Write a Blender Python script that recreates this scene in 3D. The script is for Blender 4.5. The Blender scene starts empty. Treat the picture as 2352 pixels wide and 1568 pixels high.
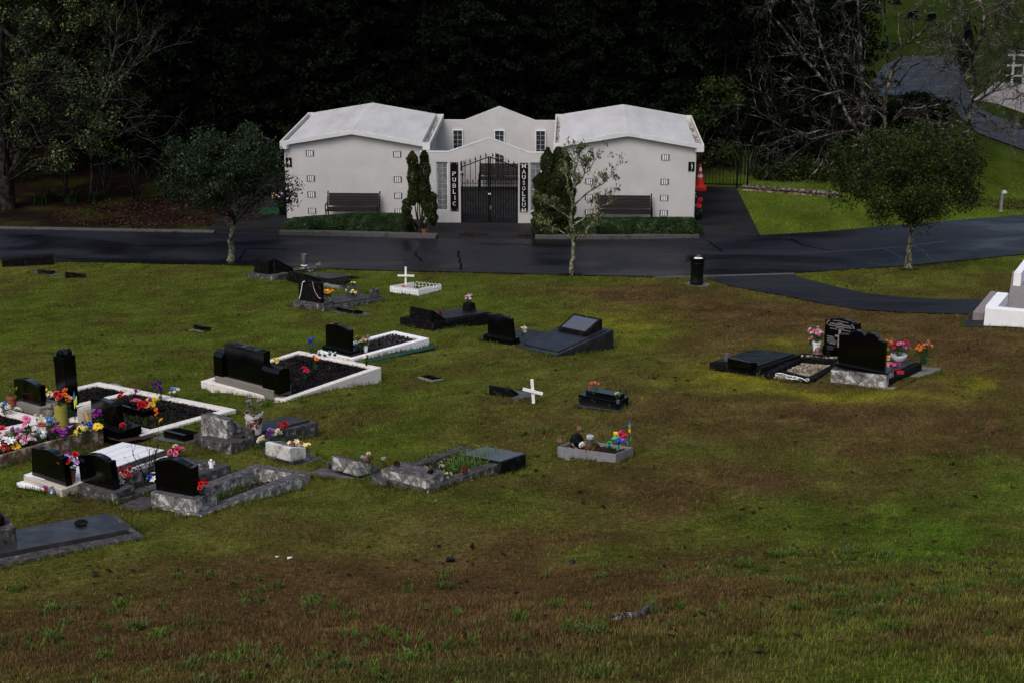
import bpy, math, random
import numpy as np
from mathutils import Vector, Matrix
R = math.radians
rng = np.random.default_rng(7); random.seed(7)
scene = bpy.context.scene
col = scene.collection

# ---------------------------------------------------------------- camera geometry and terrain
W_, H_, F_, P_, CZ = 2352., 1568., 3550., math.atan(1144/3550.), 11.5
cP, sP = math.cos(P_), math.sin(P_)
def sp(t): return np.where(t > 20, t, np.log1p(np.exp(np.minimum(t, 20))))
def gz(x, y):
    x = np.asarray(x, float); y = np.asarray(y, float)
    l = .13*1.2*sp((42.5-y)/1.2)
    t = np.maximum(0, 17.5-(y-.28*np.clip(x, -12, 14)))
    h = np.where(t < 3.5, .04*t*t, .49+.28*(t-3.5))
    far = .075*2*sp((y-78)/2.)
    und = .02*np.sin(x*.9+1.3)*np.sin(y*.7)+.012*np.sin(x*2.3+y*1.1)
    und = und*np.clip((42-y)/4, 0, 1)
    rb = .035*np.clip(x-9, 0, 12)*np.clip((43.5-y)/6, 0, 1)
    return l+h+far+und+rb
DIPS = []; HOLES = []
def gzt(x, y):
    z = gz(x, y)
    for cx, cy, r, d in DIPS: z = z-d*np.exp(-((np.asarray(x)-cx)**2+(np.asarray(y)-cy)**2)/(r*r))
    return z
def ray(p):
    a, b = (p[0]-W_/2)/F_, -(p[1]-H_/2)/F_
    return np.array([a, cP+b*sP, -sP+b*cP])
O_ = np.array([0, 0, CZ])
def onplane(p, p0, n):
    d = ray(p); t = ((p0-O_)@n)/(d@n); return O_+t*d
def G(p, dz=0):
    d = ray(p); f = lambda t: (CZ+t*d[2])-float(gz(t*d[0], t*d[1]))-dz
    t = 3.
    while f(t) > 0 and t < 300: t += .25
    lo, hi = t-.25, t
    for _ in range(26):
        m = (lo+hi)/2
        if f(m) > 0: lo = m
        else: hi = m
    return O_+lo*d
K = {'o': (0, 0, 1/.57422), 'a': (0, 1350, .42517), 'b': (0, 1750, .42517), 'c': (600, 1200, .5102), 'd': (900, 980, .46769),
     'e': (1500, 1150, .5102), 'f': (2700, 950, .59354), 'g': (1200, 1600, .42517), 'h': (2820, 1250, .41667),
     'y': (0, 2000, .26361), 'w': (3700, 950, .25515), '1': (1050, 350, .42517), '2': (1950, 350, .42517),
     'n': (2200, 1700, .16156), 'p': (0, 1380, .21259), 'q': (0, 1650, .20408), 'r': (400, 1550, .21259),
     's': (940, 1010, .2551), 'z': (0, 950, .29762), 'v': (2850, 0, .57391), 'u': (3700, 0, .31884), 't': (1700, 2000, 1.0187), 'l': (0, 0, .63762),
     'k': (0, 2200, .7653)}
def px(k, x, y):
    o = K[k]; return ((o[0]+x*o[2])*.57422, (o[1]+y*o[2])*.57422)
def g(k, x, y, dz=0): return G(px(k, x, y), dz)
def nrm(v): return v/np.linalg.norm(v)

class Fr:
    """ground plot: local x runs along the grave, y across it, z up from its top plane"""
    def __init__(s, k, near, h, left, right, m=.13):
        q = g(k, *near); s.o = q+[0, 0, h]; s.n = nrm(np.array([0, m, 1.])); s.h = h
        l = onplane(px(k, *left), s.o, s.n)-s.o; r = onplane(px(k, *right), s.o, s.n)-s.o
        s.X = nrm(nrm(r)+np.cross(nrm(l), s.n)); s.Y = np.cross(s.n, s.X)
        s.L = r@s.X; s.W = l@s.Y; s.yaw = math.atan2(s.X[1], s.X[0])
        M = Matrix.Identity(4)
        for i in range(3):
            M[i][0], M[i][1], M[i][2], M[i][3] = s.X[i], s.Y[i], s.n[i], s.o[i]
        s.M = M
    def shift(s, dx, L=None):
        s.o = s.o+s.X*dx; s.L = L or s.L
        for i in range(3): s.M[i][3] = s.o[i]
        return s
    def at(s, x, y, z=0): return s.o+s.X*x+s.Y*y+s.n*z
    def w(s, k, x, y, z=0): return onplane(px(k, x, y), s.o+s.n*z, s.n)
    def loc(s, k, x, y, z=0):
        p = s.w(k, x, y, z)-s.o; return p@s.X, p@s.Y

# ---------------------------------------------------------------- materials
def nn(nt, t, **kw):
    n = nt.nodes.new(t)
    for k, v in kw.items():
        if k in n.inputs: n.inputs[k].default_value = v
        else: setattr(n, k, v)
    return n
def base(name, rough=.6, spec=.4):
    m = bpy.data.materials.new(name); m.use_nodes = True
    nt = m.node_tree; b = nt.nodes['Principled BSDF']
    b.inputs['Roughness'].default_value = rough; b.inputs['Specular IOR Level'].default_value = spec
    return m, nt, b
def ramp(nt, fac, stops):
    r = nn(nt, 'ShaderNodeValToRGB'); e = r.color_ramp.elements
    while len(e) < len(stops): e.new(.5)
    for i, (p, c) in enumerate(stops):
        e[i].position = p; e[i].color = (*c, 1) if len(c) == 3 else c
    nt.links.new(fac, r.inputs[0]); return r.outputs[0]
def noise(nt, scale, det=5, rough=.6, coord='Object', stretch=None, dist=0):
    t = nn(nt, 'ShaderNodeTexCoord'); n = nn(nt, 'ShaderNodeTexNoise', Scale=scale, Detail=det, Roughness=rough, Distortion=dist)
    src = t.outputs[coord]
    if stretch:
        mp = nn(nt, 'ShaderNodeMapping'); mp.inputs['Scale'].default_value = stretch
        nt.links.new(src, mp.inputs[0]); src = mp.outputs[0]
    nt.links.new(src, n.inputs['Vector']); return n.outputs[0]
def bump(nt, b, fac, s, d=.01):
    n = nn(nt, 'ShaderNodeBump', Strength=s, Distance=d)
    nt.links.new(fac, n.inputs['Height']); nt.links.new(n.outputs[0], b.inputs['Normal'])
def mat(name, stops, scale=6, rough=.6, spec=.4, det=6, bmp=.3, bscale=None, bd=.01, coord='Object', stretch=None, dist=0, rr=None, metal=0):
    if not isinstance(stops, list): stops = [(.3, tuple(c*.82 for c in stops)), (.7, tuple(min(1, c*1.15) for c in stops))]
    m, nt, b = base(name, rough, spec)
    f = noise(nt, scale, det, .65, coord, stretch, dist)
    nt.links.new(ramp(nt, f, stops), b.inputs['Base Color'])
    b.inputs['Metallic'].default_value = metal
    if bmp: bump(nt, b, noise(nt, bscale or scale*6, 4, .6, coord), bmp, bd)
    if rr: nt.links.new(ramp(nt, noise(nt, scale*.7, 4), [(.35, (rr[0],)*3), (.65, (rr[1],)*3)]), b.inputs['Roughness'])
    return m
def weath(name, light, dark, thr=.5, scale=5, soft=.06, rough=.75, mid=None, streak=True, top=None):
    m, nt, b = base(name, rough, .08)
    fa = noise(nt, scale*1.1, 7, .68, 'Object', (1, 1, .9) if streak else None); fb = noise(nt, scale*5, 7, .75)
    mm = nn(nt, 'ShaderNodeMix', data_type='FLOAT'); mm.inputs['Factor'].default_value = .3
    nt.links.new(fa, mm.inputs[2]); nt.links.new(fb, mm.inputs[3]); f = mm.outputs[0]
    soft *= .55; st = [(thr-soft, dark), (thr+soft, mid or light), (min(.99, thr+soft+.05), light)]
    c1 = ramp(nt, f, st)
    if top:
        ge = nn(nt, 'ShaderNodeNewGeometry'); sx = nn(nt, 'ShaderNodeSeparateXYZ'); nt.links.new(ge.outputs['Normal'], sx.inputs[0])
        c2 = ramp(nt, noise(nt, scale*1.7, 8, .75), [(.44, tuple(v*.45 for v in top)), (.53, top), (.60, top), (.66, light)])
        m2 = nn(nt, 'ShaderNodeMix', data_type='RGBA'); nt.links.new(ramp(nt, sx.outputs[2], [(.6, (0,)*3), (.85, (1,)*3)]), m2.inputs['Factor'])
        nt.links.new(c1, m2.inputs[6]); nt.links.new(c2, m2.inputs[7]); c1 = m2.outputs[2]
    f2 = noise(nt, scale*9, 5, .7)
    mx = nn(nt, 'ShaderNodeMix', data_type='RGBA', blend_type='MULTIPLY'); mx.inputs['Factor'].default_value = .8
    nt.links.new(c1, mx.inputs[6]); nt.links.new(ramp(nt, f2, [(.3, (.35,)*3), (.5, (.95,)*3)]), mx.inputs[7])
    nt.links.new(mx.outputs[2], b.inputs['Base Color']); bump(nt, b, f2, .6, .012); return m
def leafmat(name, stops, rough=.55, spec=.25, clump=1.2):
    m, nt, b = base(name, rough, spec*.25)
    gi = nn(nt, 'ShaderNodeNewGeometry'); ad = nn(nt, 'ShaderNodeMath', operation='MULTIPLY_ADD')
    f = noise(nt, clump, 3, .5)
    ad.inputs[1].default_value = .55
    nt.links.new(gi.outputs['Random Per Island'], ad.inputs[0])
    sc = nn(nt, 'ShaderNodeMath', operation='MULTIPLY_ADD'); sc.inputs[1].default_value = 1.4; sc.inputs[2].default_value = -.45
    nt.links.new(f, sc.inputs[0]); nt.links.new(sc.outputs[0], ad.inputs[2])
    nt.links.new(ramp(nt, ad.outputs[0], stops), b.inputs['Base Color']); return m
def attrmat(name, rough=.8, bs=13, bmp=.6):
    m, nt, b = base(name, rough, 0)
    a = nn(nt, 'ShaderNodeAttribute', attribute_name='Col')
    f = noise(nt, bs, 9, .78, 'Object')
    mx = nn(nt, 'ShaderNodeMix', data_type='RGBA', blend_type='MULTIPLY'); mx.inputs['Factor'].default_value = .85
    nt.links.new(a.outputs['Color'], mx.inputs[6]); nt.links.new(ramp(nt, f, [(.34, (.16,)*3), (.52, (.85,)*3), (.66, (1.5,)*3)]), mx.inputs[7])
    nt.links.new(mx.outputs[2], b.inputs['Base Color'])
    if bmp: bump(nt, b, f, bmp, .03)
    return m
M = {}
M['wall'] = mat('cream_render', [(.3, (.42, .41, .40)), (.7, (.51, .50, .49))], 1.2, .9, .02, 8, .35, 160, .006)
M['roof'] = mat('roof_membrane', [(.3, (.40, .395, .39)), (.5, (.49, .485, .48)), (.7, (.56, .555, .55))], 1.6, .55, .35, 8, .1, 40, .004, stretch=(1, .25, 1))
M['trim'] = mat('white_trim', [(.3, (.5, .495, .49)), (.7, (.6, .595, .59))], 3, .5, .4, 6, .1)
M['gutter'] = weath('stained_gutter', (.5, .47, .42), (.05, .03, .025), .42, 3.5, .05)
M['gblock'] = mat('glass_block', [(.35, (.09, .095, .095)), (.65, (.2, .205, .2))], 9, .12, .6, 3, .8, 30, .02)
M['gblock_dark'] = mat('dark_glass_block', [(.35, (.008, .011, .011)), (.65, (.03, .036, .036))], 14, .12, .5, 3, .8, 30, .02)
M['mortar'] = mat('block_joint', (.36, .42, .44), 6, .5)
M['vent_d'] = mat('vent_grey', (.06, .06, .07), 20, .5)
M['black_paint'] = mat('black_paint', (.0025, .0025, .003), 10, .35, .25, bmp=.05)
M['sign_black'] = mat('black_sign', (.0025, .0025, .003), 10, .4, .2, bmp=0)
M['letter'] = mat('white_letter', (.85, .85, .87), 10, .5, bmp=0)
M['bench_w'] = mat('dark_bench_timber', [(.35, (.009, .007, .0075)), (.65, (.022, .017, .017))], 4, .5, .3, 6, .3, 40, stretch=(.4, 6, 6))
M['bench_w'].node_tree.nodes['Principled BSDF'].inputs['Specular IOR Level'].default_value = .08
M['granite'] = mat('polished_black_granite', [(.4, (.0008, .0008, .001)), (.66, (.0018, .0018, .002)), (.76, (.012, .012, .014))], 130, .13, .28, 3, 0)
M['granite_g'] = mat('grey_granite_plaque', [(.4, (.055, .06, .075)), (.6, (.085, .09, .11))], 40, .35, .5, 4, .05)
M['slab'] = mat('wet_black_slab', [(.35, (.005, .005, .0065)), (.6, (.011, .011, .013)), (.72, (.028, .027, .03))], 4, .34, .5, 9, .3, 60, .006, rr=(.26, .5))
M['slab_lt'] = mat('wet_grey_slab', [(.35, (.011, .011, .013)), (.55, (.026, .025, .028)), (.66, (.05, .048, .05)), (.72, (.2, .19, .19))], 3.2, .4, .45, 9, .3, 60, .006, rr=(.28, .55))
M['blackconc'] = weath('blackened_concrete', (.075, .062, .052), (.0035, .0035, .004), .6, 12, .1)
M['whiteweath'] = weath('flaking_white_paint', (.60, .59, .57), (.010, .010, .011), .45, 7, .13, mid=(.24, .23, .22), top=(.11, .10, .105))
M['whitestain'] = weath('stained_white_plaster', (.62, .6, .57), (.03, .028, .026), .42, 4.5, .07, mid=(.4, .38, .35))
M['greyweath'] = weath('lichen_grey_concrete', (.36, .345, .33), (.009, .009, .010), .475, 7, .15, mid=(.10, .095, .09), top=(.075, .07, .073))
M['kerb_lt'] = weath('pale_kerb_concrete', (.74, .69, .64), (.16, .13, .10), .36, 6, .1, mid=(.55, .5, .45))
M['kerb_wh'] = weath('white_kerb_paint', (.82, .82, .82), (.3, .29, .28), .35, 6, .08, mid=(.7, .69, .68))
M['timberbox'] = weath('muddy_kerb_side', (.42, .36, .28), (.05, .03, .018), .46, 4, .1, mid=(.17, .11, .065))
M['conc'] = weath('plain_concrete', (.2, .185, .165), (.04, .036, .03), .4, 7, .1)
M['kerbconc'] = weath('dull_kerb_concrete', (.085, .08, .078), (.025, .023, .023), .42, 3, .12)
M['pad'] = mat('worn_concrete_pad', [(.35, (.035, .033, .034)), (.65, (.11, .1, .1))], 5, .5, .4, 8, .3, rr=(.35, .6))
M['tile'] = mat('white_tile', [(.3, (.74, .74, .75)), (.7, (.82, .82, .83))], 2, .25, .5, 3, 0)
M['tilegrout'] = mat('tile_grout', (.1, .09, .08), 10, .8)
M['tilebeige'] = mat('beige_tile', [(.3, (.4, .35, .3)), (.7, (.54, .48, .42))], 3, .4, .4, 5, .1)
M['white'] = mat('white_paint', [(.3, (.72, .72, .73)), (.7, (.82, .82, .83))], 5, .45, .4, 5, .1)
M['mulch'] = mat('black_mulch', [(.4, (.003, .0025, .003)), (.6, (.010, .008, .009))], 25, .8, .05, 6, 1, 60, .03)
M['chip'] = leafmat('bark_chip', [(.2, (.0025, .002, .0025)), (.6, (.009, .0075, .0085)), (.93, (.04, .028, .023))], .5, .3, 2)
M['soil'] = mat('brown_soil', [(.4, (.022, .014, .011)), (.6, (.05, .034, .026))], 18, .9, .2, 7, 1, 60, .03)
M['redmulch'] = leafmat('red_leaf_mulch', [(.2, (.012, .006, .006)), (.6, (.035, .014, .01)), (.95, (.09, .04, .025))], .8, .2)
M['pebble'] = leafmat('dark_pebble', [(.2, (.01, .009, .01)), (.7, (.035, .03, .03)), (.93, (.06, .05, .05)), (.97, (.5, .5, .5))], .35, .5, 2)
M['gravel'] = leafmat('cream_gravel', [(.2, (.10, .08, .06)), (.6, (.3, .25, .19)), (.95, (.5, .44, .36))], .6, .4, 2)
M['asphalt'] = None
M['bark'] = weath('lichen_bark', (.33, .33, .23), (.03, .026, .02), .47, 11, .06, .9, mid=(.16, .15, .1))
M['bark_d'] = weath('dark_bark', (.045, .04, .034), (.008, .007, .006), .52, 5, .1, .9)
M['bark_m'] = weath('grey_twig_bark', (.11, .105, .09), (.015, .013, .012), .5, 4, .1, .9)
M['bark_p'] = weath('pale_lichen_bark', (.25, .25, .185), (.012, .010, .009), .52, 3, .07, .9, mid=(.12, .11, .09))
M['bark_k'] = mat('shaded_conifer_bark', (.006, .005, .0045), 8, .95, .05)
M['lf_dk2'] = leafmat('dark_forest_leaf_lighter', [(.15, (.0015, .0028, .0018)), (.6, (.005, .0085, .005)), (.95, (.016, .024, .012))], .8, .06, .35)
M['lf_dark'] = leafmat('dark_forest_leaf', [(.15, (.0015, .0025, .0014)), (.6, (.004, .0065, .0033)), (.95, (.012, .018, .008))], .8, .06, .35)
M['lf_bay'] = leafmat('grey_green_leaf', [(.15, (.003, .007, .003)), (.5, (.012, .022, .010)), (.8, (.034, .05, .026)), (.95, (.09, .11, .065))], .55, .22, 1.8)
M['lf_olive'] = leafmat('olive_green_leaf', [(.15, (.005, .008, .003)), (.5, (.014, .023, .006)), (.8, (.034, .05, .011)), (.95, (.07, .09, .02))], .55, .25, 1.6)
M['lf_mag'] = leafmat('magnolia_leaf', [(.15, (.025, .035, .012)), (.55, (.07, .085, .03)), (.9, (.14, .14, .06))], .5, .3, 2)
M['lf_cyp'] = leafmat('cypress_foliage', [(.15, (.008, .012, .005)), (.55, (.022, .03, .01)), (.9, (.05, .055, .016))], .8, .1, 3)
M['lf_hedge'] = leafmat('hedge_leaf', [(.15, (.007, .014, .006)), (.5, (.020, .042, .014)), (.8, (.045, .075, .028)), (.95, (.13, .16, .10))], .55, .25, 3)
M['lf_pale'] = leafmat('pale_grey_leaf', [(.2, (.003, .005, .002)), (.45, (.012, .018, .008)), (.62, (.036, .048, .021)), (.82, (.10, .125, .052)), (.97, (.19, .23, .06))], .6, .2, 1.3)
M['lf_yel'] = leafmat('yellow_green_leaf', [(.2, (.04, .06, .01)), (.8, (.15, .18, .03))], .6, .2, 1)
M['lf_rush'] = leafmat('strap_leaf', [(.2, (.02, .035, .014)), (.8, (.06, .10, .035))], .5, .3, 1)
M['lf_or'] = leafmat('orange_leaf', [(.2, (.09, .03, .006)), (.8, (.3, .15, .02))], .5, .3, 2)
M['lf_straw'] = leafmat('straw_leaf', [(.2, (.05, .06, .02)), (.8, (.2, .2, .08))], .6, .2, 2)
M['flakepot'] = weath('flaking_pot', (.6, .58, .56), (.12, .03, .02), .5, 7, .04)
M['lf_gr'] = leafmat('dark_grass_blade', [(.2, (.008, .016, .005)), (.8, (.022, .042, .012))], .6, .15, 1)
M['lf_od'] = leafmat('deep_olive_leaf', [(.15, (.003, .004, .0015)), (.6, (.010, .012, .004)), (.95, (.035, .04, .012))], .8, .08, 1)
M['darkleaf'] = leafmat('wet_dead_leaf', [(.2, (.006, .004, .004)), (.8, (.02, .01, .008))], .6, .3)
M['stem'] = leafmat('flower_stem', [(.2, (.01, .035, .012)), (.8, (.03, .09, .03))], .6, .3)
M['terra'] = mat('terracotta', (.27, .085, .04), 8, .7)
M['cone_o'] = mat('cone_orange', (.75, .03, .015), 5, .4, .4, bmp=0)
M['cone_w'] = mat('cone_band', (.62, .62, .66), 5, .5, bmp=0)
M['steel'] = mat('dull_steel', (.3, .3, .3), 8, .3, .5, bmp=0, metal=.8)
M['lampgrey'] = mat('pale_cap', (.36, .37, .39), 8, .5, bmp=0)
M['greymat'] = mat('grey_timber', [(.3, (.13, .13, .135)), (.7, (.2, .2, .205))], 4, .7, .3, 6, .2, stretch=(1, 5, 5))
M['greenmat'] = mat('green_felt_mat', (.012, .05, .04), 30, .95, .1, bmp=.6)
M['greentarp'] = mat('green_turf_mat', (.006, .05, .022), 30, .9, .1, bmp=.6)
M['rough_agg'] = mat('exposed_aggregate', [(.35, (.11, .095, .09)), (.65, (.3, .27, .26))], 40, .85, .2, 6, .8, 60, .01)
M['driftwood'] = weath('pale_dead_wood', (.38, .35, .32), (.02, .016, .013), .5, 14, .08, mid=(.14, .12, .1))
M['plastic_bag'] = mat('white_bag', (.7, .7, .74), 14, .35, .5, bmp=.8)
M['crack'] = mat('dark_crack', (.001, .001, .0012), 4, .9, .05, bmp=0)
M['crack_lt'] = mat('pale_crack_seal', (.085, .088, .1), 4, .45, .4, bmp=0)
_cc = {}
def flat(c, rough=.55):
    k = (tuple(c), rough)
    if k not in _cc: _cc[k] = mat('petal_%d' % len(_cc), [(.3, tuple(v*.7 for v in c)), (.7, tuple(min(1, v*1.15) for v in c))], 30, rough, .3, 3, 0)
    return _cc[k]
# wet asphalt with darker damp stains
def asphalt(name, c0, c1, r0, r1, sc=.5):
    m, nt, b = base(name, .5, .22)
    f = noise(nt, sc, 6, .6, 'Object', (.5, 1.2, 1), .6)
    f2 = noise(nt, 90, 3, .7)
    mx = nn(nt, 'ShaderNodeMix', data_type='RGBA', blend_type='MULTIPLY'); mx.inputs['Factor'].default_value = .9
    nt.links.new(ramp(nt, f, [(.38, c0), (.62, c1)]), mx.inputs[6]); nt.links.new(ramp(nt, f2, [(.3, (.45,)*3), (.7, (1.3,)*3)]), mx.inputs[7])
    nt.links.new(mx.outputs[2], b.inputs['Base Color'])
    nt.links.new(ramp(nt, f, [(.4, (r0,)*3), (.6, (r1,)*3)]), b.inputs['Roughness'])
    bump(nt, b, f2, .5, .006); return m
M['road'] = asphalt('wet_asphalt', (.0045, .0045, .0068), (.0155, .0158, .0215), .3, .6)
M['path'] = asphalt('path_asphalt', (.008, .008, .011), (.0165, .0165, .022), .45, .7, .8)
M['fore'] = asphalt('forecourt_asphalt', (.005, .005, .006), (.012, .012, .013), .55, .85, .6)
M['farroad'] = asphalt('far_asphalt', (.007, .007, .0085), (.026, .0265, .029), .45, .75, .9)
M['grass'] = attrmat('lawn'); M['blade'] = attrmat('grass_blade', .7, 200, 0)

# ---------------------------------------------------------------- mesh building
def mk(name, V, Fc, m, parent=None, smooth=False, colr=None):
    me = bpy.data.meshes.new(name)
    V = np.asarray(V, np.float32)
    if isinstance(Fc, np.ndarray):
        n, k = Fc.shape
        me.vertices.add(len(V)); me.vertices.foreach_set('co', V.ravel())
        me.loops.add(n*k); me.loops.foreach_set('vertex_index', Fc.astype(np.int32).ravel())
        me.polygons.add(n); me.polygons.foreach_set('loop_start', np.arange(0, n*k, k, dtype=np.int32))
        me.update(calc_edges=True)
    else:
        me.from_pydata(V.tolist(), [], [list(map(int, f)) for f in Fc]); me.update()
    if colr is not None:
        a = me.color_attributes.new('Col', 'FLOAT_COLOR', 'POINT')
        c = np.ones((len(V), 4), np.float32); c[:, :3] = colr; a.data.foreach_set('color', c.ravel())
    ms = m if isinstance(m, (list, tuple)) else [m]
    for q in ms: me.materials.append(q)
    if smooth: me.polygons.foreach_set('use_smooth', np.ones(len(me.polygons), bool))
    o = bpy.data.objects.new(name, me); col.objects.link(o)
    if parent is not None: o.parent = parent
    return o
class MB:
    def __init__(s): s.v = []; s.f = []; s.mi = []; s.cm = 0
    def m(s, i): s.cm = i; return s
    def add(s, v, f):
        n = len(s.v); s.v += [tuple(map(float, q)) for q in v]; s.f += [tuple(i+n for i in q) for q in f]; s.mi += [s.cm]*len(f); return s
    def box(s, x0, x1, y0, y1, z0, z1):
        return s.add([(x0, y0, z0), (x1, y0, z0), (x1, y1, z0), (x0, y1, z0), (x0, y0, z1), (x1, y0, z1), (x1, y1, z1), (x0, y1, z1)],
                     [(3, 2, 1, 0), (4, 5, 6, 7), (0, 1, 5, 4), (1, 2, 6, 5), (2, 3, 7, 6), (3, 0, 4, 7)])
    def prism(s, poly, ax, a, b):
        n = len(poly)
        def P(p, t): return {'x': (t, p[0], p[1]), 'y': (p[0], t, p[1]), 'z': (p[0], p[1], t)}[ax]
        area = sum(poly[i][0]*poly[(i+1) % n][1]-poly[(i+1) % n][0]*poly[i][1] for i in range(n))
        if (area < 0) != (ax == 'y'): poly = poly[::-1]
        v = [P(p, a) for p in poly]+[P(p, b) for p in poly]
        f = [tuple(range(n))[::-1], tuple(range(n, 2*n))]+[(i, (i+1) % n, n+(i+1) % n, n+i) for i in range(n)]
        return s.add(v, f)
    def lathe(s, prof, n=16, c=(0, 0, 0), sx=1, sy=1):
        v = []
        for r, z in prof:
            for i in range(n):
                a = 2*math.pi*i/n; v.append((c[0]+r*sx*math.cos(a), c[1]+r*sy*math.sin(a), c[2]+z))
        f = []
        for j in range(len(prof)-1):
            for i in range(n):
                k = (i+1) % n; f.append((j*n+i, j*n+k, (j+1)*n+k, (j+1)*n+i))
        f.append(tuple(range(n))[::-1]); f.append(tuple((len(prof)-1)*n+i for i in range(n)))
        return s.add(v, f)
    def tube(s, pts, r, n=6):
        pts = [np.array(p, float) for p in pts]; rr = r if isinstance(r, (list, tuple)) else [r]*len(pts); v = []
        for i, p in enumerate(pts):
            d = nrm(pts[min(i+1, len(pts)-1)]-pts[max(i-1, 0)]+1e-9)
            u = nrm(np.cross(d, (0, 0, 1) if abs(d[2]) < .9 else (1, 0, 0))); w = np.cross(d, u)
            for j in range(n):
                a = 2*math.pi*j/n; v.append(p+rr[i]*(u*math.cos(a)+w*math.sin(a)))
        f = [(i*n+j, i*n+(j+1) % n, (i+1)*n+(j+1) % n, (i+1)*n+j) for i in range(len(pts)-1) for j in range(n)]
        f += [tuple(range(n))[::-1], tuple((len(pts)-1)*n+j for j in range(n))]
        return s.add(v, f)
    def bar(s, p, q, w, t, up=(0, 0, 1)):
        p, q = np.array(p, float), np.array(q, float); d = nrm(q-p); u = nrm(np.cross(d, up)); k = np.cross(u, d)
        v = [e+a*u*w/2+b*k*t/2 for e in (p, q) for a, b in ((-1, -1), (1, -1), (1, 1), (-1, 1))]
        return s.add(v, [(3, 2, 1, 0), (4, 5, 6, 7), (0, 1, 5, 4), (1, 2, 6, 5), (2, 3, 7, 6), (3, 0, 4, 7)])
    def go(s, name, m, parent=None, smooth=False, bev=0, seg=2):
        o = mk(name, s.v, s.f, m, parent, smooth)
        if isinstance(m, (list, tuple)): o.data.polygons.foreach_set('material_index', np.array(s.mi, np.int32))
        if bev:
            b = o.modifiers.new('Bevel', 'BEVEL'); b.width = bev; b.segments = seg; b.limit_method = 'ANGLE'; b.angle_limit = R(35)
        if smooth and not bev: 
            try: o.data.set_sharp_from_angle(angle=R(40))
            except Exception: pass
        return o
def tag(o, label=None, cat=None, group=None, kind=None):
    if label: o['label'] = label
    if cat: o['category'] = cat
    if group: o['group'] = group
    if kind: o['kind'] = kind
    return o
def thing(name, label, cat, loc=(0, 0, 0), yaw=0, group=None, M4=None):
    o = bpy.data.objects.new(name, None); col.objects.link(o); o.empty_display_size = .2
    if M4 is not None: o.matrix_world = M4
    else: o.location = tuple(map(float, loc)); o.rotation_euler = (0, 0, yaw)
    return tag(o, label, cat, group)
def cp(o, parent=None):
    c = o.copy(); col.objects.link(c)
    if parent is not None: c.parent = parent
    for ch in list(o.children): cp(ch, c)
    return c
EX = []   # convex footprints kept free of grass (world xy)
def exq(pts): EX.append(np.array([p[:2] for p in pts], float))

# ---------------------------------------------------------------- noise for the lawn colours
_tab = np.random.default_rng(3).random((256, 256))
def vn(x, y):
    xi, yi = np.floor(x).astype(int), np.floor(y).astype(int); fx, fy = x-xi, y-yi
    fx = fx*fx*(3-2*fx); fy = fy*fy*(3-2*fy); t = lambda a, b: _tab[a & 255, b & 255]
    return (t(xi, yi)*(1-fx)+t(xi+1, yi)*fx)*(1-fy)+(t(xi, yi+1)*(1-fx)+t(xi+1, yi+1)*fx)*fy
def fbm(x, y, o=4):
    s, a, n = 0, 1, 0
    for i in range(o): s = s+a*vn(x*2**i+17*i, y*2**i+31*i); n += a; a *= .55
    return s/n
GREEN, BROWN, MOSS, BRIGHT, OLIVE, DKG = map(np.array, ((.066, .087, .012), (.082, .052, .021), (.175, .168, .016), (.058, .112, .010), (.086, .092, .017), (.040, .052, .012)))
PATCH = []
def patch(x, y, rx, ry, c, s):
    w = G((x, y)); a = abs(G((x+rx, y))[0]-w[0]); yy = abs(G((x, y-ry))[1]-G((x, y+ry))[1])/2
    PATCH.append((w[0], w[1], a, yy, c, s))
for a in ((300, 680, 450, 60, GREEN, .6), (1050, 690, 330, 60, GREEN, .8), (1450, 740, 130, 42, MOSS, .6), (1480, 760, 90, 35, BRIGHT, .35),
          (1500, 680, 230, 26, BROWN, .9), (1750, 720, 260, 32, BROWN, 1), (2150, 790, 230, 45, BROWN, .8), (1600, 770, 90, 50, BROWN, .5), (1900, 950, 500, 55, BROWN, .9),
          (1400, 960, 200, 80, BROWN, .5), (2050, 640, 280, 26, OLIVE, .8), (2250, 580, 180, 16, GREEN, .8), (1680, 865, 110, 34, MOSS, .8), (1900, 905, 230, 14, MOSS, .75), (2200, 870, 60, 34, MOSS, .55),
          (1850, 790, 60, 16, MOSS, .5), (1950, 1240, 430, 120, GREEN, .75), (2180, 1260, 210, 90, BRIGHT, .55), (2330, 1120, 150, 90, BRIGHT, .5), (350, 720, 520, 110, GREEN, .7), (650, 880, 300, 70, GREEN, .45), (1900, 1400, 220, 60, GREEN, .6), (1750, 1180, 260, 34, GREEN, .55),
          (650, 1430, 900, 150, BROWN, 1.25), (1300, 1340, 600, 100, BROWN, .9), (1300, 1470, 500, 80, BROWN, .6), (1500, 1120, 400, 60, BROWN, .75), (2250, 1450, 200, 70, BROWN, .6), (450, 1260, 420, 28, OLIVE, .8), (300, 1140, 300, 70, GREEN, .4), (1150, 1190, 300, 30, OLIVE, .5),
          (2250, 985, 130, 26, BROWN, .9), (2050, 1050, 150, 24, BROWN, .9), (1800, 1110, 160, 24, BROWN, .9), (1550, 1170, 160, 24, BROWN, .9), (1300, 1225, 160, 26, BROWN, .9), (2200, 1090, 140, 30, GREEN, .9), (1950, 1160, 170, 30, GREEN, .9), (1700, 1220, 170, 30, GREEN, .8), (1450, 1275, 160, 28, GREEN, .7), (850, 1020, 110, 34, GREEN, .9), (1000, 860, 350, 90, OLIVE, .3), (1130, 1530, 700, 30, DKG, .55), (1100, 1160, 300, 40, GREEN, .5)):
    patch(*a)
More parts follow.
